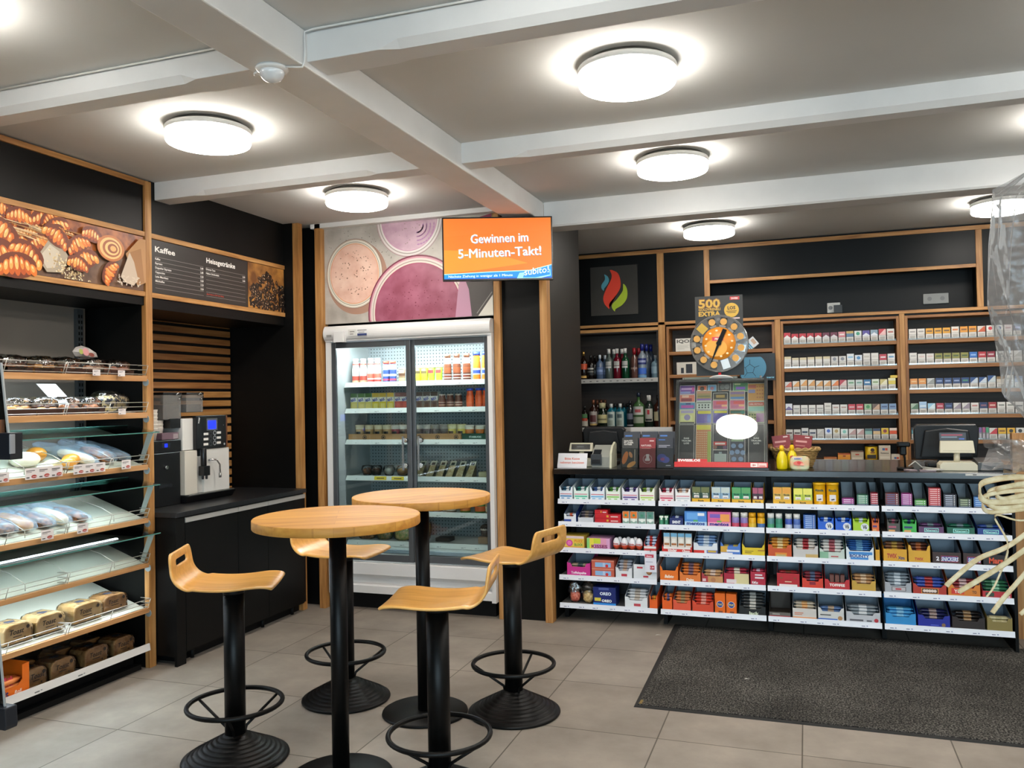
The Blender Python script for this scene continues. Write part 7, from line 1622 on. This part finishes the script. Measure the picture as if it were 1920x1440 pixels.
# left end: sign, displays, printer, leaflets
t = thing('counter_sign', 'white paper sign with faint orange lettering at the pillar end of the counter', 'sign', (-1.585, 5.76, CT))
b = MB(); b.hexa([(-.108, 0, 0), (.108, 0, 0), (.108, .003, 0), (-.108, .003, 0), (-.104, .03, .102), (.110, .03, .102), (.110, .033, .102), (-.104, .033, .102)], M('#dcdade', .5)); p = Print(b, (-.108, -.0002, 0), (1, 0, 0), (0, .282, .959), .0004)
p.text('Bitte Kasse', .108, .060, .016, M('#d8705a', .5), 'c', bold=.02, w=.11); p.text('nebenan benützen', .108, .032, .016, M('#d8705a', .5), 'c', bold=.02, w=.175); b.build('sheet', t)
b = MB(); b.box(-.05, .05, .034, .09, 0, .003, M('#c9c7cb', .5)); b.build('foot', t)
CR = M('#cfc8b0', .45)
def pole_display(x, y, lab, w=.165, h=.062, zc=.155, base=True):
    t = thing('customer_display', lab, 'customer display', (x, y, CT))
    b = MB(); b.hexa([(-w / 2 - .006, 0, zc - h / 2), (w / 2 + .006, 0, zc - h / 2), (w / 2 + .006, .04, zc - h / 2), (-w / 2 - .006, .04, zc - h / 2), (-w / 2, .018, zc + h / 2), (w / 2, .018, zc + h / 2), (w / 2, .05, zc + h / 2), (-w / 2, .05, zc + h / 2)], CR)
    p = Print(b, (-w / 2 - .006, -.0002, zc - h / 2), (1, 0, 0), (0, .29, 1), .0005); p.rect(.018, .014, w - .006, h * .90, M('#14181a', .2)); p.rect(.06, h * .55, .11, h * .60, M('#6a7a7a', .3)); b.build('head', t, bevel=.003)
    b = MB(); b.cyl((0, .03, .05), .018, zc - h / 2 - .048, CR, 14); b.build('neck', t)
    b = MB(); b.prism([(-.105, 0), (.105, 0), (.105, .034), (.088, .052), (-.088, .052), (-.105, .034)], 'y', -.035, .11, CR); b.build('base', t, bevel=.003)
    return t
pole_display(-1.560, 5.92, 'cream customer display behind the white paper sign', zc=.137, h=.06)
t = thing('receipt_printer', 'grey receipt printer with a pale curved hood behind the paper sign', 'printer', (-1.395, 5.80, CT))
b = MB(); b.prism([(0, 0), (.16, 0), (.16, .13), (.12, .155), (.05, .12), (.0, .075)], 'x', -.055, .075, M('#8f9088', .4)); b.box(-.058, .02, -.012, .0, .02, .095, M('#33373b', .4)); b.box(-.05, .012, -.016, -.012, .03, .06, M('#1c1f22', .3)); b.build('body', t, bevel=.003)
b = MB(); b.prism([(.01, .095), (.05, .125), (.07, .125), (.03, .088)], 'x', -.045, .01, M('#1c1f22', .3)); b.build('paper_slot', t)
b = MB(); b.prism([(-.01, 0), (.17, 0), (.175, .16), (.14, .175), (.06, .15), (.01, .10)], 'x', .076, .090, M('#c9c7ae', .4)); b.build('side_hood', t)
def monitor(label, x, y, w, h, z0, yaw=0., tilt=12, base=(.12, .1)):
    t = thing('till_screen', label, 'monitor', (x, y, CT), yaw)
    b = MB(); b.T = Matrix.Rotation(radians(tilt), 4, 'X')
    b.prism([(-w / 2, z0), (w / 2, z0), (w / 2 + .01, z0 + h * .9), (w / 2 - .01, z0 + h), (-w / 2 + .01, z0 + h), (-w / 2 - .01, z0 + h * .9)], 'y', 0, .05, M('#17181a', .35))
    b.prism([(-w * .42, z0 + .02), (w * .42, z0 + .02), (w * .35, z0 + h * .85), (0, z0 + h * .92), (-w * .35, z0 + h * .85)], 'y', -.03, 0, M('#1b1c1e', .4)); b.build('housing', t, bevel=.006)
    b = MB(); b.box(-.05, .05, -.0, .03, .018, z0 + .08, M('#15161a', .4)); b.build('neck', t)
    b = MB(); b.box(-base[0], base[0], -base[1], base[1], 0, .02, M('#15161a', .4)); b.build('foot', t, bevel=.004)
monitor('black till screen seen from behind, near the liquor shelves', -1.44, 6.18, .30, .20, .075, 0., 8, (.1, .08))
monitor('large black till screen seen from behind, near the cellophane gift', .865, 6.22, .37, .235, .04, .0, 8, (.12, .09))
def leaflets(x, label, c, prints, texts, w=.112, h=.212, y=5.80, back='#363a42'):
    t = thing('leaflet_holder', label, 'leaflet holder', (x, y, CT))
    b = MB(); b.T = Matrix.Rotation(radians(-10), 4, 'X'); b.box(-w / 2 - .003, w / 2 + .003, -.003, .0, .0, .14, CLEAR); b.box(-w / 2 - .003, -w / 2 - .001, 0, .025, .0, .16, CLEAR); b.box(w / 2 + .001, w / 2 + .003, 0, .025, .0, .16, CLEAR); b.box(-w / 2 - .001, w / 2 + .001, .025, .028, 0, .2, CLEAR); b.build('holder', t)
    b = MB(); b.T = Matrix.Rotation(radians(-10), 4, 'X'); b.box(-w / 2, w / 2, .003, .020, .004, h, M(c, .45)); p = Print(b, (-w / 2, .003, .004), (1, 0, 0), (0, 0, 1))
    for e in prints:
        if e[0] == 'o': p.disc(e[1] * w, e[2] * h, e[3] * w, e[4] * w, M(e[5], .45), 16, e[6] if len(e) > 6 else 0)
        else: p.rect(e[0] * w, e[1] * h, e[2] * w, e[3] * h, M(e[4], .45))
    for s_, a, z, hh, cc, ww in texts: p.text(s_, a * w, z * h, hh, M(cc, .45), 'l', bold=.03, w=ww * w)
    b.build('leaflets', t)
    b = MB(); b.T = Matrix.Rotation(radians(-10), 4, 'X'); b.box(-w / 2 + .006, w / 2 + .01, .032, .050, .10, h + .048, M(back, .5)); p = Print(b, (-w / 2 + .006, .032, .1), (1, 0, 0), (0, 0, 1)); p.rect(.01, .125, .06, .135, M('#4a7ac0', .5)); b.build('rear_leaflets', t)
leaflets(-1.178, 'grey leaflets with orange leaves, nearest the pillar', '#3a3a38', (('o', .2, .32, .16, .42, '#e0803a', -.3), ('o', .55, .42, .1, .2, '#d8905a', .4), ('o', .6, .1, .14, .32, '#e8a050', -1.0), (.78, .2, .84, .6, '#b8a890')), (('QUALITÄT', .12, .86, .010, '#dcd8d0', .55), ('IST UNSER', .12, .80, .010, '#dcd8d0', .6), ('ANTRIEB', .12, .74, .010, '#dcd8d0', .5)))
leaflets(-1.054, 'dark red leaflets with a white ship badge, middle of the three', '#8a2c30', (('o', .5, .28, .28, .28, '#e3d8d4'), ('o', .5, .28, .26, .26, '#8f2c30'), (.35, .22, .65, .3, '#e3d8d4'), (.42, .3, .6, .44, '#e3d8d4'), (.62, .86, .9, .90, '#d8b8b4'), (.12, .62, .7, .65, '#c87a74')), (('NATUREL', .1, .70, .012, '#dcc4c0', .65),))
leaflets(-.932, 'dark blue-grey leaflets with a violet cloud, beside the ticket case', '#33363f', (('o', .3, .32, .3, .26, '#3f4a9a'), ('o', .52, .26, .26, .2, '#5a60b8'), ('o', .35, .28, .14, .1, '#a04a7a'), (.1, .9, .5, .93, '#3f6ab0'), (.1, .72, .8, .74, '#a8aab4'), (.1, .67, .6, .69, '#a8aab4'), (.55, .06, .85, .09, '#dcdce0')), ())
b = MB(); b.box(-.16, .14, 0, .05, 0, .05, M('#b8b4b0', .5)); b.box(-.15, .13, .01, .04, -.225, 0, M('#2a2c2e', .5)); tag(b.build('leaflet_rack', loc=(-1.05, 6.02, 1.305)), 'pale header of the stand behind the leaflet holders', 'stand')
# basket, lemon bottles, gummy bag
WK = wood('wicker', '#8a6a3c', '#b08c54', '#cda970', 'x', .6, 3.)
t = thing('wicker_basket', 'wicker basket behind the lemon bottles on the counter', 'basket', (-.085, 6.02, CT))
b = MB()
for k in range(11):
    z = .006 + k * .0105; rr = .095 + .035 * k / 10
    b.tube([((rr + (.003 if (j + k) % 2 else -.003)) * cos(2 * pi * j / 28) * 1.15, (rr + (.003 if (j + k) % 2 else -.003)) * sin(2 * pi * j / 28) * .8, z) for j in range(28)], .0055, WK, 6, closed=True)
b.lathe([(0, 0), (.09, 0), (.09, .004), (0, .004)], (0, 0, 0), WK, 24); b.build('weave', t)
b = MB()
for q in (0, 1): b.tube([(.134 * cos(2 * pi * j / 60) * 1.15 + .006 * cos(j * 1.05 + q * pi), .134 * sin(2 * pi * j / 60) * .8, .122 + .007 * sin(j * 1.05 + q * pi)) for j in range(60)], .0085, WK, 8, closed=True)
b.build('rim', t)
for k, (x, rz, tl) in enumerate(((-.15, .12, -6), (-.05, -.10, 5))):
    b = MB(); b.T = Matrix.Rotation(radians(-8), 4, 'X') @ Matrix.Rotation(radians(tl), 4, 'Y'); b.prism([(-.052, 0), (.052, 0), (.060, .205), (-.060, .205)], 'y', 0, .03, M('#8f3034', .5)); p = Print(b, (-.056, 0, 0), (1, 0, 0), (0, 0, 1)); p.rect(.012, .155, .085, .168, M('#d89a94', .5)); p.rect(.012, .13, .075, .136, M('#c87a74', .5)); p.disc(.055, .07, .03, .03, M('#b83a3c', .5)); p.rect(.07, .188, .1, .196, M('#e3c8c4', .5))
    tag(b.build('red_sachet', loc=(x, 6.0, CT + .012), rz=rz), ('red sachet leaning left in the wicker basket', 'red sachet standing upright in the wicker basket')[k], 'sachet')
YL = M('#e8cf0c', .3, coat=.3)
for k, (x, y, lb) in enumerate(((-.163, 5.80, 'front yellow lemon juice bottle beside the ticket case'), (-.100, 5.865, 'rear yellow lemon juice bottle with a red badge'))):
    t = thing('lemon_bottle', lb, 'juice bottle', (x, y, CT))
    b = MB(); b.lathe([(.030, 0), (.034, .01), (.036, .05), (.034, .075), (.026, .100), (.020, .112), (.014, .118), (.013, .126)], (0, 0, 0), YL, 22)
    if k: p = Print(b, (-.015, -.0362, .068), (1, 0, 0), (0, 0, 1)); p.disc(.015, .012, .014, .010, M('#c8402c', .4), 14)
    b.build('bottle', t); b = MB(); b.lathe([(.0145, .122), (.0145, .145), (.010, .158), (0, .160)], (0, 0, 0), M('#f0c010', .3), 18); b.build('cap', t)
b = MB(); b.box(-.075, .02, 0, .11, 0, .055, CLEAR); tag(b.build('clear_tray', loc=(-.13, 5.752, CT)), 'clear plastic tray around the lemon bottles', 'tray') if False else None
t = thing('gummy_bag', 'pastel gummy sweets bag with blue lettering leaning on the basket', 'sweets bag', (-.052, 5.775, CT))
b = MB(); b.T = Matrix.Rotation(radians(-14), 4, 'X'); crumpled(b, (0, .012, .046), .062, .016, .047, mottled('gummy_print', '#d8b088', '#c8d0a8', 26., .35), 401, 16, 10, .05, 4.); b.build('bag', t)
b = MB(); b.T = Matrix.Rotation(radians(-14), 4, 'X'); p = Print(b, (-.06, -.007, .0), (1, 0, 0), (0, 0, 1), .0006); p.rect(.022, .066, .075, .080, M('#dcdcec', .4)); p.text('HARIBO', .048, .068, .009, M('#2c2c7a', .4), 'c', bold=.05, w=.045); p.disc(.05, .042, .03, .015, M('#d86a5a', .4)); p.disc(.055, .046, .012, .010, M('#c8302c', .4)); p.disc(.075, .034, .012, .008, M('#e8a08a', .4)); b.build('print', t)
# right end: scanner, display, cash drawer bits
t = thing('barcode_scanner', 'black barcode scanner on its stand left of the right till screen', 'scanner', (.585, 5.90, CT))
b = MB(); b.cyl((0, 0, 0), .05, .012, BLACKS, 20); b.tube([(0, 0, .01), (.0, .01, .07), (-.012, .0, .14)], .007, BLACKS, 8); b.build('stand', t)
b = MB(); b.box(-.045, .030, -.035, .03, .145, .175, BLACKS); b.box(-.03, .01, -.01, .025, .09, .15, BLACKS); b.build('head', t, bevel=.008)
b = MB(); b.tube([(.02, 0, .02), (.06, .02, .05), (.10, .03, .012), (.17, .02, .006), (.26, .06, .006)], .004, M('#b8b4aa', .5), 6); b.build('cable', t)
pole_display(.880, 5.86, 'cream customer display before the large till screen', w=.185, h=.075, zc=.145)
b = MB(); b.box(-.075, .075, 0, .03, 0, .048, M('#3c3f46', .4)); p = front(b, .15, .048); p.rect(.01, .03, .13, .038, M('#a84a5a', .4)); p.rect(.01, .018, .1, .024, M('#8a9aa8', .4)); p.rect(.11, .006, .14, .014, M('#4a6ac0', .4))
tag(b.build('small_box', loc=(.862, 5.905, CT + .184)), 'grey printed packet lying on top of the cream customer display', 'packet')
b = MB(); b.prism([(0, 0), (.16, 0), (.16, .07), (0, .05)], 'x', -.06, .08, M('#3a3a38', .4)); p = Print(b, (-.06, 0, 0), (1, 0, 0), (0, 0, 1)); p.rect(.02, .012, .10, .04, M('#15161a', .3)); b.box(-.04, .03, .03, .12, .061, .066, M('#1c1d1f', .3)) if False else None
tag(b.build('card_terminal', loc=(1.05, 5.86, CT), bevel=.003), 'dark grey card device right of the cream customer display', 'card terminal')
for k, (x, c, w) in enumerate(((.70, '#8a7a80', .09), (.74, '#c8c4bc', .10), (.62, '#9a8a8f', .05))):
    b = MB(); b.box(-w / 2, w / 2, 0, .07, 0, .006, M(c, .5)); tag(b.build('paper_slip', loc=(x, 5.76 + .012 * k, CT + .0065 * (k if k < 2 else 0)), rz=.2 * k), ('mauve slips lying before the right till screen', 'white slip on top of the mauve slips', 'small mauve slip beside the scanner stand')[k], 'paper slip')
# ------------------------------------------------------------------ floor mat
def mat_mat():
    m, nt, bs, N, L = nodemat('mat_pile')
    g = N('ShaderNodeNewGeometry'); n = N('ShaderNodeTexNoise'); n.inputs['Scale'].default_value = 120; n.inputs['Detail'].default_value = 3
    n2 = N('ShaderNodeTexNoise'); n2.inputs['Scale'].default_value = 2.; n2.inputs['Detail'].default_value = 3
    L(g.outputs['Position'], n.inputs['Vector']); L(g.outputs['Position'], n2.inputs['Vector'])
    r = ramp(nt, [(.38, '#222221'), (.5, '#484643'), (.62, '#7c7973')]); L(n.outputs[0], r.inputs[0])
    r2 = ramp(nt, [(.3, '#b8b8b8'), (.7, '#ffffff')]); L(n2.outputs[0], r2.inputs[0])
    mx = N('ShaderNodeMix'); mx.data_type = 'RGBA'; mx.blend_type = 'MULTIPLY'; mx.inputs[0].default_value = 1
    L(r.outputs[0], mx.inputs[6]); L(r2.outputs[0], mx.inputs[7]); L(mx.outputs[2], bs.inputs['Base Color'])
    bs.inputs['Roughness'].default_value = .95; bs.inputs['Specular IOR Level'].default_value = .15
    bp = N('ShaderNodeBump'); bp.inputs['Strength'].default_value = .8; bp.inputs['Distance'].default_value = .01; L(n.outputs[0], bp.inputs['Height']); L(bp.outputs[0], bs.inputs['Normal'])
    return m
t = thing('floor_mat', 'dark grey entrance mat in front of the sweets counter', 'mat', (0, 0, 0))
b = MB(); b.hexa([(-.868, 4.243, 0), (2.2, 4.243, 0), (2.2, 5.84, 0), (-.898, 5.84, 0), (-.862, 4.249, .006), (2.2, 4.249, .006), (2.2, 5.834, .006), (-.892, 5.834, .006)], M('#1f1e1d', .8)); b.build('rubber_edge', t)
b = MB(); b.box(-.850, 2.18, 4.268, 5.815, .003, .0095, mat_mat()); b.build('pile', t)
b = MB(); b.box(-.846, -.832, 4.275, 4.33, .0096, .0100, M('#7a6430', .7)); b.build('tag', t)
for x, y, s, lb in ((-.36, 4.80, .02, 'scrap of white paper on the dark mat'), (-.98, 5.55, .03, 'white fleck on the tiles beside the pillar')):
    b = MB(); b.add([(0, 0, 0), (s, .004, .003), (s * 1.4, s * .5, .001), (s * .3, s * .45, .004)], [(0, 1, 2, 3)], M('#b8b4ac', .7)); tag(b.build('paper_scrap', loc=(x, y, .0101 if x > -.8 else .0005), solid=.0008), lb, 'litter')

# ------------------------------------------------------------------ bar tables
def bar_table(x, y, label, rz):
    t = thing('bar_table', label, 'bar table', (x, y, 0), rz)
    b = MB(); b.lathe([(0, 1.06), (.338, 1.06), (.347, 1.061), (.349, 1.064), (.349, 1.097), (.347, 1.0995), (.344, 1.10), (0, 1.10)], (0, 0, 0), TABLEW, 96); o = b.build('table_top', t)
    b = MB(); b.lathe([(.036, .018), (.036, 1.052)], (0, 0, 0), BLACKS, 32); b.build('column', t)
    b = MB(); b.lathe([(.10, 1.052), (.10, 1.060), (0, 1.060)], (0, 0, 0), BLACKS, 24); b.build('top_plate', t)
    b = MB(); b.lathe([(.213, 0), (.217, .004), (.215, .012), (.208, .016), (.05, .018), (0, .018)], (0, 0, 0), BLACKS, 72); b.build('base', t)
bar_table(-1.885, 3.105, 'nearer round oak bar table on a black column', .5)
bar_table(-1.86, 3.875, 'farther round oak bar table, in front of the drinks cooler', .9)

# ------------------------------------------------------------------ bar stools
def make_stool(label):
    t = thing('bar_stool', label, 'bar stool', (0, 0, 0), 0, 'bar stools')
    # seat shell: profile in x (front +x), width in y
    prof = []
    def P(x, z): prof.append((x, z))
    P(.199, .780); P(.192, .787); P(.178, .792); P(.155, .795); P(.12, .795)
    for k in range(1, 9): P(.12 - k * .030, .795 - .010 * sin(pi * k / 9))
    cx, cz, R0 = -.135, .885, .090
    for k in range(0, 10): a = -pi / 2 - k * radians(8.6); P(cx + R0 * cos(a) , cz + R0 * sin(a))
    x0, z0 = prof[-1]; d = Vector((-.13, .99)).normalized()
    for k in range(1, 8): P(x0 + d.x * .0125 * k, z0 + d.y * .0125 * k)
    n = len(prof); ny = 16; rows = []
    for j, (x, z) in enumerate(prof):
        s_ = j / (n - 1); hw = .181 - .026 * s_ * s_
        e0 = min(1, j / 3.); e1 = min(1, (n - 1 - j) / 4.)
        hw *= (.90 + .10 * sqrt(max(0, 1 - (1 - e0) ** 2))) * (.86 + .14 * sqrt(max(0, 1 - (1 - e1) ** 2)))
        rows.append([(x, hw * (2 * i / ny - 1), z + .006 * (2 * i / ny - 1) ** 2 * (1 if j < 14 else 0)) for i in range(ny + 1)])
    b = MB(); b.grid(rows, SEATW, True, skip=lambda j, i: n - 6 <= j <= n - 5 and 4 <= i <= ny - 5)
    b.build('seat', t, solid=.013, sub=1, loc=(0, 0, -.010))
    b = MB(); b.box(-.08, .08, -.07, .07, .760, .770, BLACKS); b.cyl((0, 0, .735), .047, .026, BLACKS, 28); b.build('seat_plate', t, bevel=.002)
    b = MB(); b.lathe([(.0455, .085), (.0455, .737)], (0, 0, 0), BLACKS, 36); b.build('column', t)
    b = MB(); R1, rr = .204, .0105
    b.tube([(R1 * cos(2 * pi * k / 48), R1 * sin(2 * pi * k / 48), .245) for k in range(48)], rr, BLACKS, 10, closed=True); rg = b.build('foot_ring', t)
    for k in range(3):
        a = 2 * pi * k / 3 + .6
        b = MB(); b.tube([(.196 * cos(a), .196 * sin(a), .238), (.052 * cos(a), .052 * sin(a), .135), (.047 * cos(a), .047 * sin(a), .12), (.047 * cos(a), .047 * sin(a), .10)], .0065, BLACKS, 8); b.build('strut', rg)
    b = MB(); pr = [(.228, 0), (.233, .006), (.231, .013), (.222, .016)]
    r0, z0 = .222, .016
    for k in range(8):
        r0 -= .0205; z0 += .0110
        pr += [(r0 + .014, z0 - .0075), (r0 + .006, z0 + .001), (r0, z0 - .001)]
    pr += [(.050, .112), (.046, .114)]
    b.lathe(pr, (0, 0, 0), BLACKS, 72); b.build('base', t)
    return t
st = make_stool('bar stool with its back to the coffee niche, nearest the left')
st.location = (-2.44, 3.135, 0); st.rotation_euler = (0, 0, radians(25))
dup(st, (-1.427, 4.005, 0), radians(166), 'bar stool at the farther table, its slotted back towards the sweets counter')
dup(st, (-2.350, 3.935, 0), radians(4), 'bar stool half hidden behind the nearer table top')
dup(st, (-1.42, 3.085, 0), radians(193), 'bar stool in the foreground with its base below the frame edge')

# ------------------------------------------------------------------ cellophane gift with straw ribbon (close on the right)
gb = thing('gift_parcel', 'cellophane-wrapped gift tied with pale straw ribbon, close at the right edge', 'gift parcel', (.335, 1.30, 1.45))
GC = pane('gift_cellophane', '#eceeef', .07, .16, bump=.6, fres=1.22)
rn = random.Random(5)
b = MB(); rows = []
prof_ = [(.006, -.005), (.016, .02), (.040, .045), (.030, .065), (.066, .12), (.070, .17), (.078, .25), (.080, .33), (.078, .40), (.030, .435)]
for j, (r, z) in enumerate(prof_):
    row_ = []
    for i in range(29):
        a = 2 * pi * i / 28; k = 1 + rn.uniform(-.16, .16) * (0 < i < 28) * (1 if j < 8 else .3)
        row_.append((r * k * 1.1 * cos(a), r * k * sin(a) * .8, z + rn.uniform(-.008, .008) * (0 < i < 28)))
    rows.append(row_)
b.grid(rows, GC, False); b.build('cellophane', gb)
b = MB()    # flared sheet corner lying towards the left of the knot
for q in range(3):
    rows = []
    for j in range(9):
        s_ = j / 8; row_ = []
        for i in range(8):
            v = i / 7 - .5
            row_.append((-.004 - .105 * s_ * (1 - .12 * q) + rn.uniform(-.003, .003), -.01 * q + .03 * sin(5 * v + s_ * 4 + q) * s_, .018 + .045 * s_ * (1 - .5 * s_) + v * (.018 + .055 * s_ * (1 - s_ * .55)) + rn.uniform(-.004, .004)))
        rows.append(row_)
    b.grid(rows, GC, False)
b.build('cellophane_frill', gb)
_n = GC.node_tree; _o = next(n for n in _n.nodes if n.type == 'OUTPUT_MATERIAL'); _s0 = _o.inputs[0].links[0].from_socket
_mx = _n.nodes.new('ShaderNodeMixShader'); _mx.inputs[0].default_value = .16; _df = _n.nodes.new('ShaderNodeBsdfTranslucent'); _df.inputs[0].default_value = (.9, .9, .92, 1)
_n.links.new(_s0, _mx.inputs[1]); _n.links.new(_df.outputs[0], _mx.inputs[2]); _n.links.new(_mx.outputs[0], _o.inputs[0])
STR = mottled('raffia', '#cfae7e', '#e6cda4', 90., .6)
def strand(pts, w, name='ribbon_strand'):
    # smooth the path
    P_ = [Vector(q) for q in pts]; out = []
    for i in range(len(P_) - 1):
        p0, p1, p2, p3 = P_[max(i - 1, 0)], P_[i], P_[i + 1], P_[min(i + 2, len(P_) - 1)]
        for s_ in range(6):
            t_ = s_ / 6; out.append(.5 * ((2 * p1) + (-p0 + p2) * t_ + (2 * p0 - 5 * p1 + 4 * p2 - p3) * t_ ** 2 + (-p0 + 3 * p1 - 3 * p2 + p3) * t_ ** 3))
    out.append(P_[-1]); b = MB(); b.tube(out, w, STR, 8, flat=(w, w * .35)) if False else b.tube(out, w, STR, 8, flat=(w * .4, w)); b.build(name, gb)
# loops of the bow, then hanging ends: x leftwards is negative, knot at the origin
for k, (l, zt_, zb_, w) in enumerate(((.115, .006, -.022, .0042), (.105, -.004, -.030, .0036), (.112, -.010, -.036, .003), (.095, .0, -.018, .0034))):
    strand([(.0, 0, -.012), (-l * .5, -.004 * k, zt_ + .004), (-l * .92, -.005 * k, zt_ - .002), (-l, -.008, (zt_ + zb_) / 2), (-l * .93, -.012, zb_), (-l * .5, -.010, zb_ + .002 + .002 * k), (0, 0, -.022)], w, 'ribbon_loop')
for pts, w in (([(0, 0, -.02), (-.045, -.01, -.050), (-.085, -.012, -.082), (-.120, -.012, -.100), (-.152, -.012, -.130), (-.160, -.012, -.139)], .0034),
        ([(0, -.004, -.02), (-.04, -.014, -.062), (-.082, -.018, -.098), (-.118, -.018, -.125), (-.146, -.018, -.145)], .0036),
        ([(.0, .0, -.02), (-.03, -.01, -.065), (-.060, -.012, -.110), (-.090, -.012, -.150), (-.105, -.012, -.172)], .0032),
        ([(.01, 0, -.02), (-.01, -.01, -.070), (-.030, -.012, -.115), (-.052, -.012, -.150), (-.072, -.012, -.172)], .0028),
        ([(.01, 0, -.02), (.0, -.01, -.080), (-.014, -.012, -.130), (-.030, -.012, -.168), (-.052, -.012, -.190)], .003),
        ([(.02, 0, -.02), (.010, -.01, -.080), (-.004, -.012, -.140), (-.018, -.012, -.185)], .0044),
        ([(0, 0, -.015), (-.03, -.02, -.035), (-.07, -.022, -.045), (-.10, -.02, -.040), (-.085, -.018, -.080), (-.10, -.016, -.130), (-.112, -.016, -.150)], .0013),
        ([(0, 0, -.018), (-.04, .01, -.028), (-.085, .012, -.036), (-.11, .01, -.026)], .0013)): strand(pts, w)
b = MB(); b.ball((0, 0, -.015), .016, STR, 12, 8, (1, 1, .8)); b.build('knot', gb)
b = MB(); crumpled(b, (.035, .02, -.16), .075, .07, .14, GC, 77, 20, 12, .10, 3.); b.build('wrapped_base', gb)
b = MB(); b.box(-.012, .10, -.04, .08, -.29, -.04, M('#6a4a2c', .5)); p = Print(b, (-.012, -.04, -.29), (1, 0, 0), (0, 0, 1)); p.rect(.002, .10, .03, .18, M('#dcd8d0', .5)); b.build('gift_box', gb)
t = thing('display_plinth', 'narrow stand carrying the gift parcel outside the right frame edge', 'plinth', (.40, 1.33, 0))
b = MB(); b.box(-.075, .11, -.11, .11, 0, 1.155, WHITEP); b.build('body', t)
# ------------------------------------------------------------------ clear stand at the left edge
t = thing('leaflet_stand', 'dark and clear acrylic stand cut off by the left frame edge', 'stand', (-2.78, 2.2, 0))
DK_ = M('#23262c', .3)
b = MB(); b.box(-.14, .155, -.02, .03, 1.400, 1.494, DK_); b.box(.150, .156, -.022, .0, 1.42, 1.49, M('#9a9ca0', .3)); b.build('upper_box', t, bevel=.006)
b = MB(); b.hexa([(-.14, .0, 1.494), (.122, .0, 1.494), (.122, .004, 1.494), (-.14, .004, 1.494), (-.14, .0, 1.742), (.090, .0, 1.742), (.090, .004, 1.742), (-.14, .004, 1.742)], CLEAR)
b.hexa([(.116, -.001, 1.494), (.123, -.001, 1.494), (.123, .005, 1.494), (.116, .005, 1.494), (.084, -.001, 1.742), (.091, -.001, 1.742), (.091, .005, 1.742), (.084, .005, 1.742)], M('#c9cccc', .2, alpha=.8)); b.box(.06, .082, -.002, .006, 1.494, 1.54, M('#d8803a', .4)); b.build('upper_panel', t)
b = MB(); b.box(-.14, -.09, -.02, .03, .03, 1.42, DK_); b.build('post', t)
b = MB(); b.hexa([(-.14, .0, .53), (.096, .0, .53), (.096, .004, .53), (-.14, .004, .53), (-.14, .0, .80), (.066, .0, .80), (.066, .004, .80), (-.14, .004, .80)], CLEAR); b.hexa([(.090, -.001, .53), (.096, -.001, .53), (.096, .005, .53), (.090, .005, .53), (.060, -.001, .80), (.066, -.001, .80), (.066, .005, .80), (.060, .005, .80)], M('#c9cccc', .2, alpha=.8)); b.build('lower_panel', t)
b = MB(); b.prism([(-.14, .46), (.118, .455), (.122, .47), (.118, .532), (-.14, .532)], 'y', -.02, .03, DK_); b.build('lower_box', t, bevel=.004)
b = MB(); b.box(-.22, .02, -.15, .16, 0, .03, DK_); b.build('foot', t)
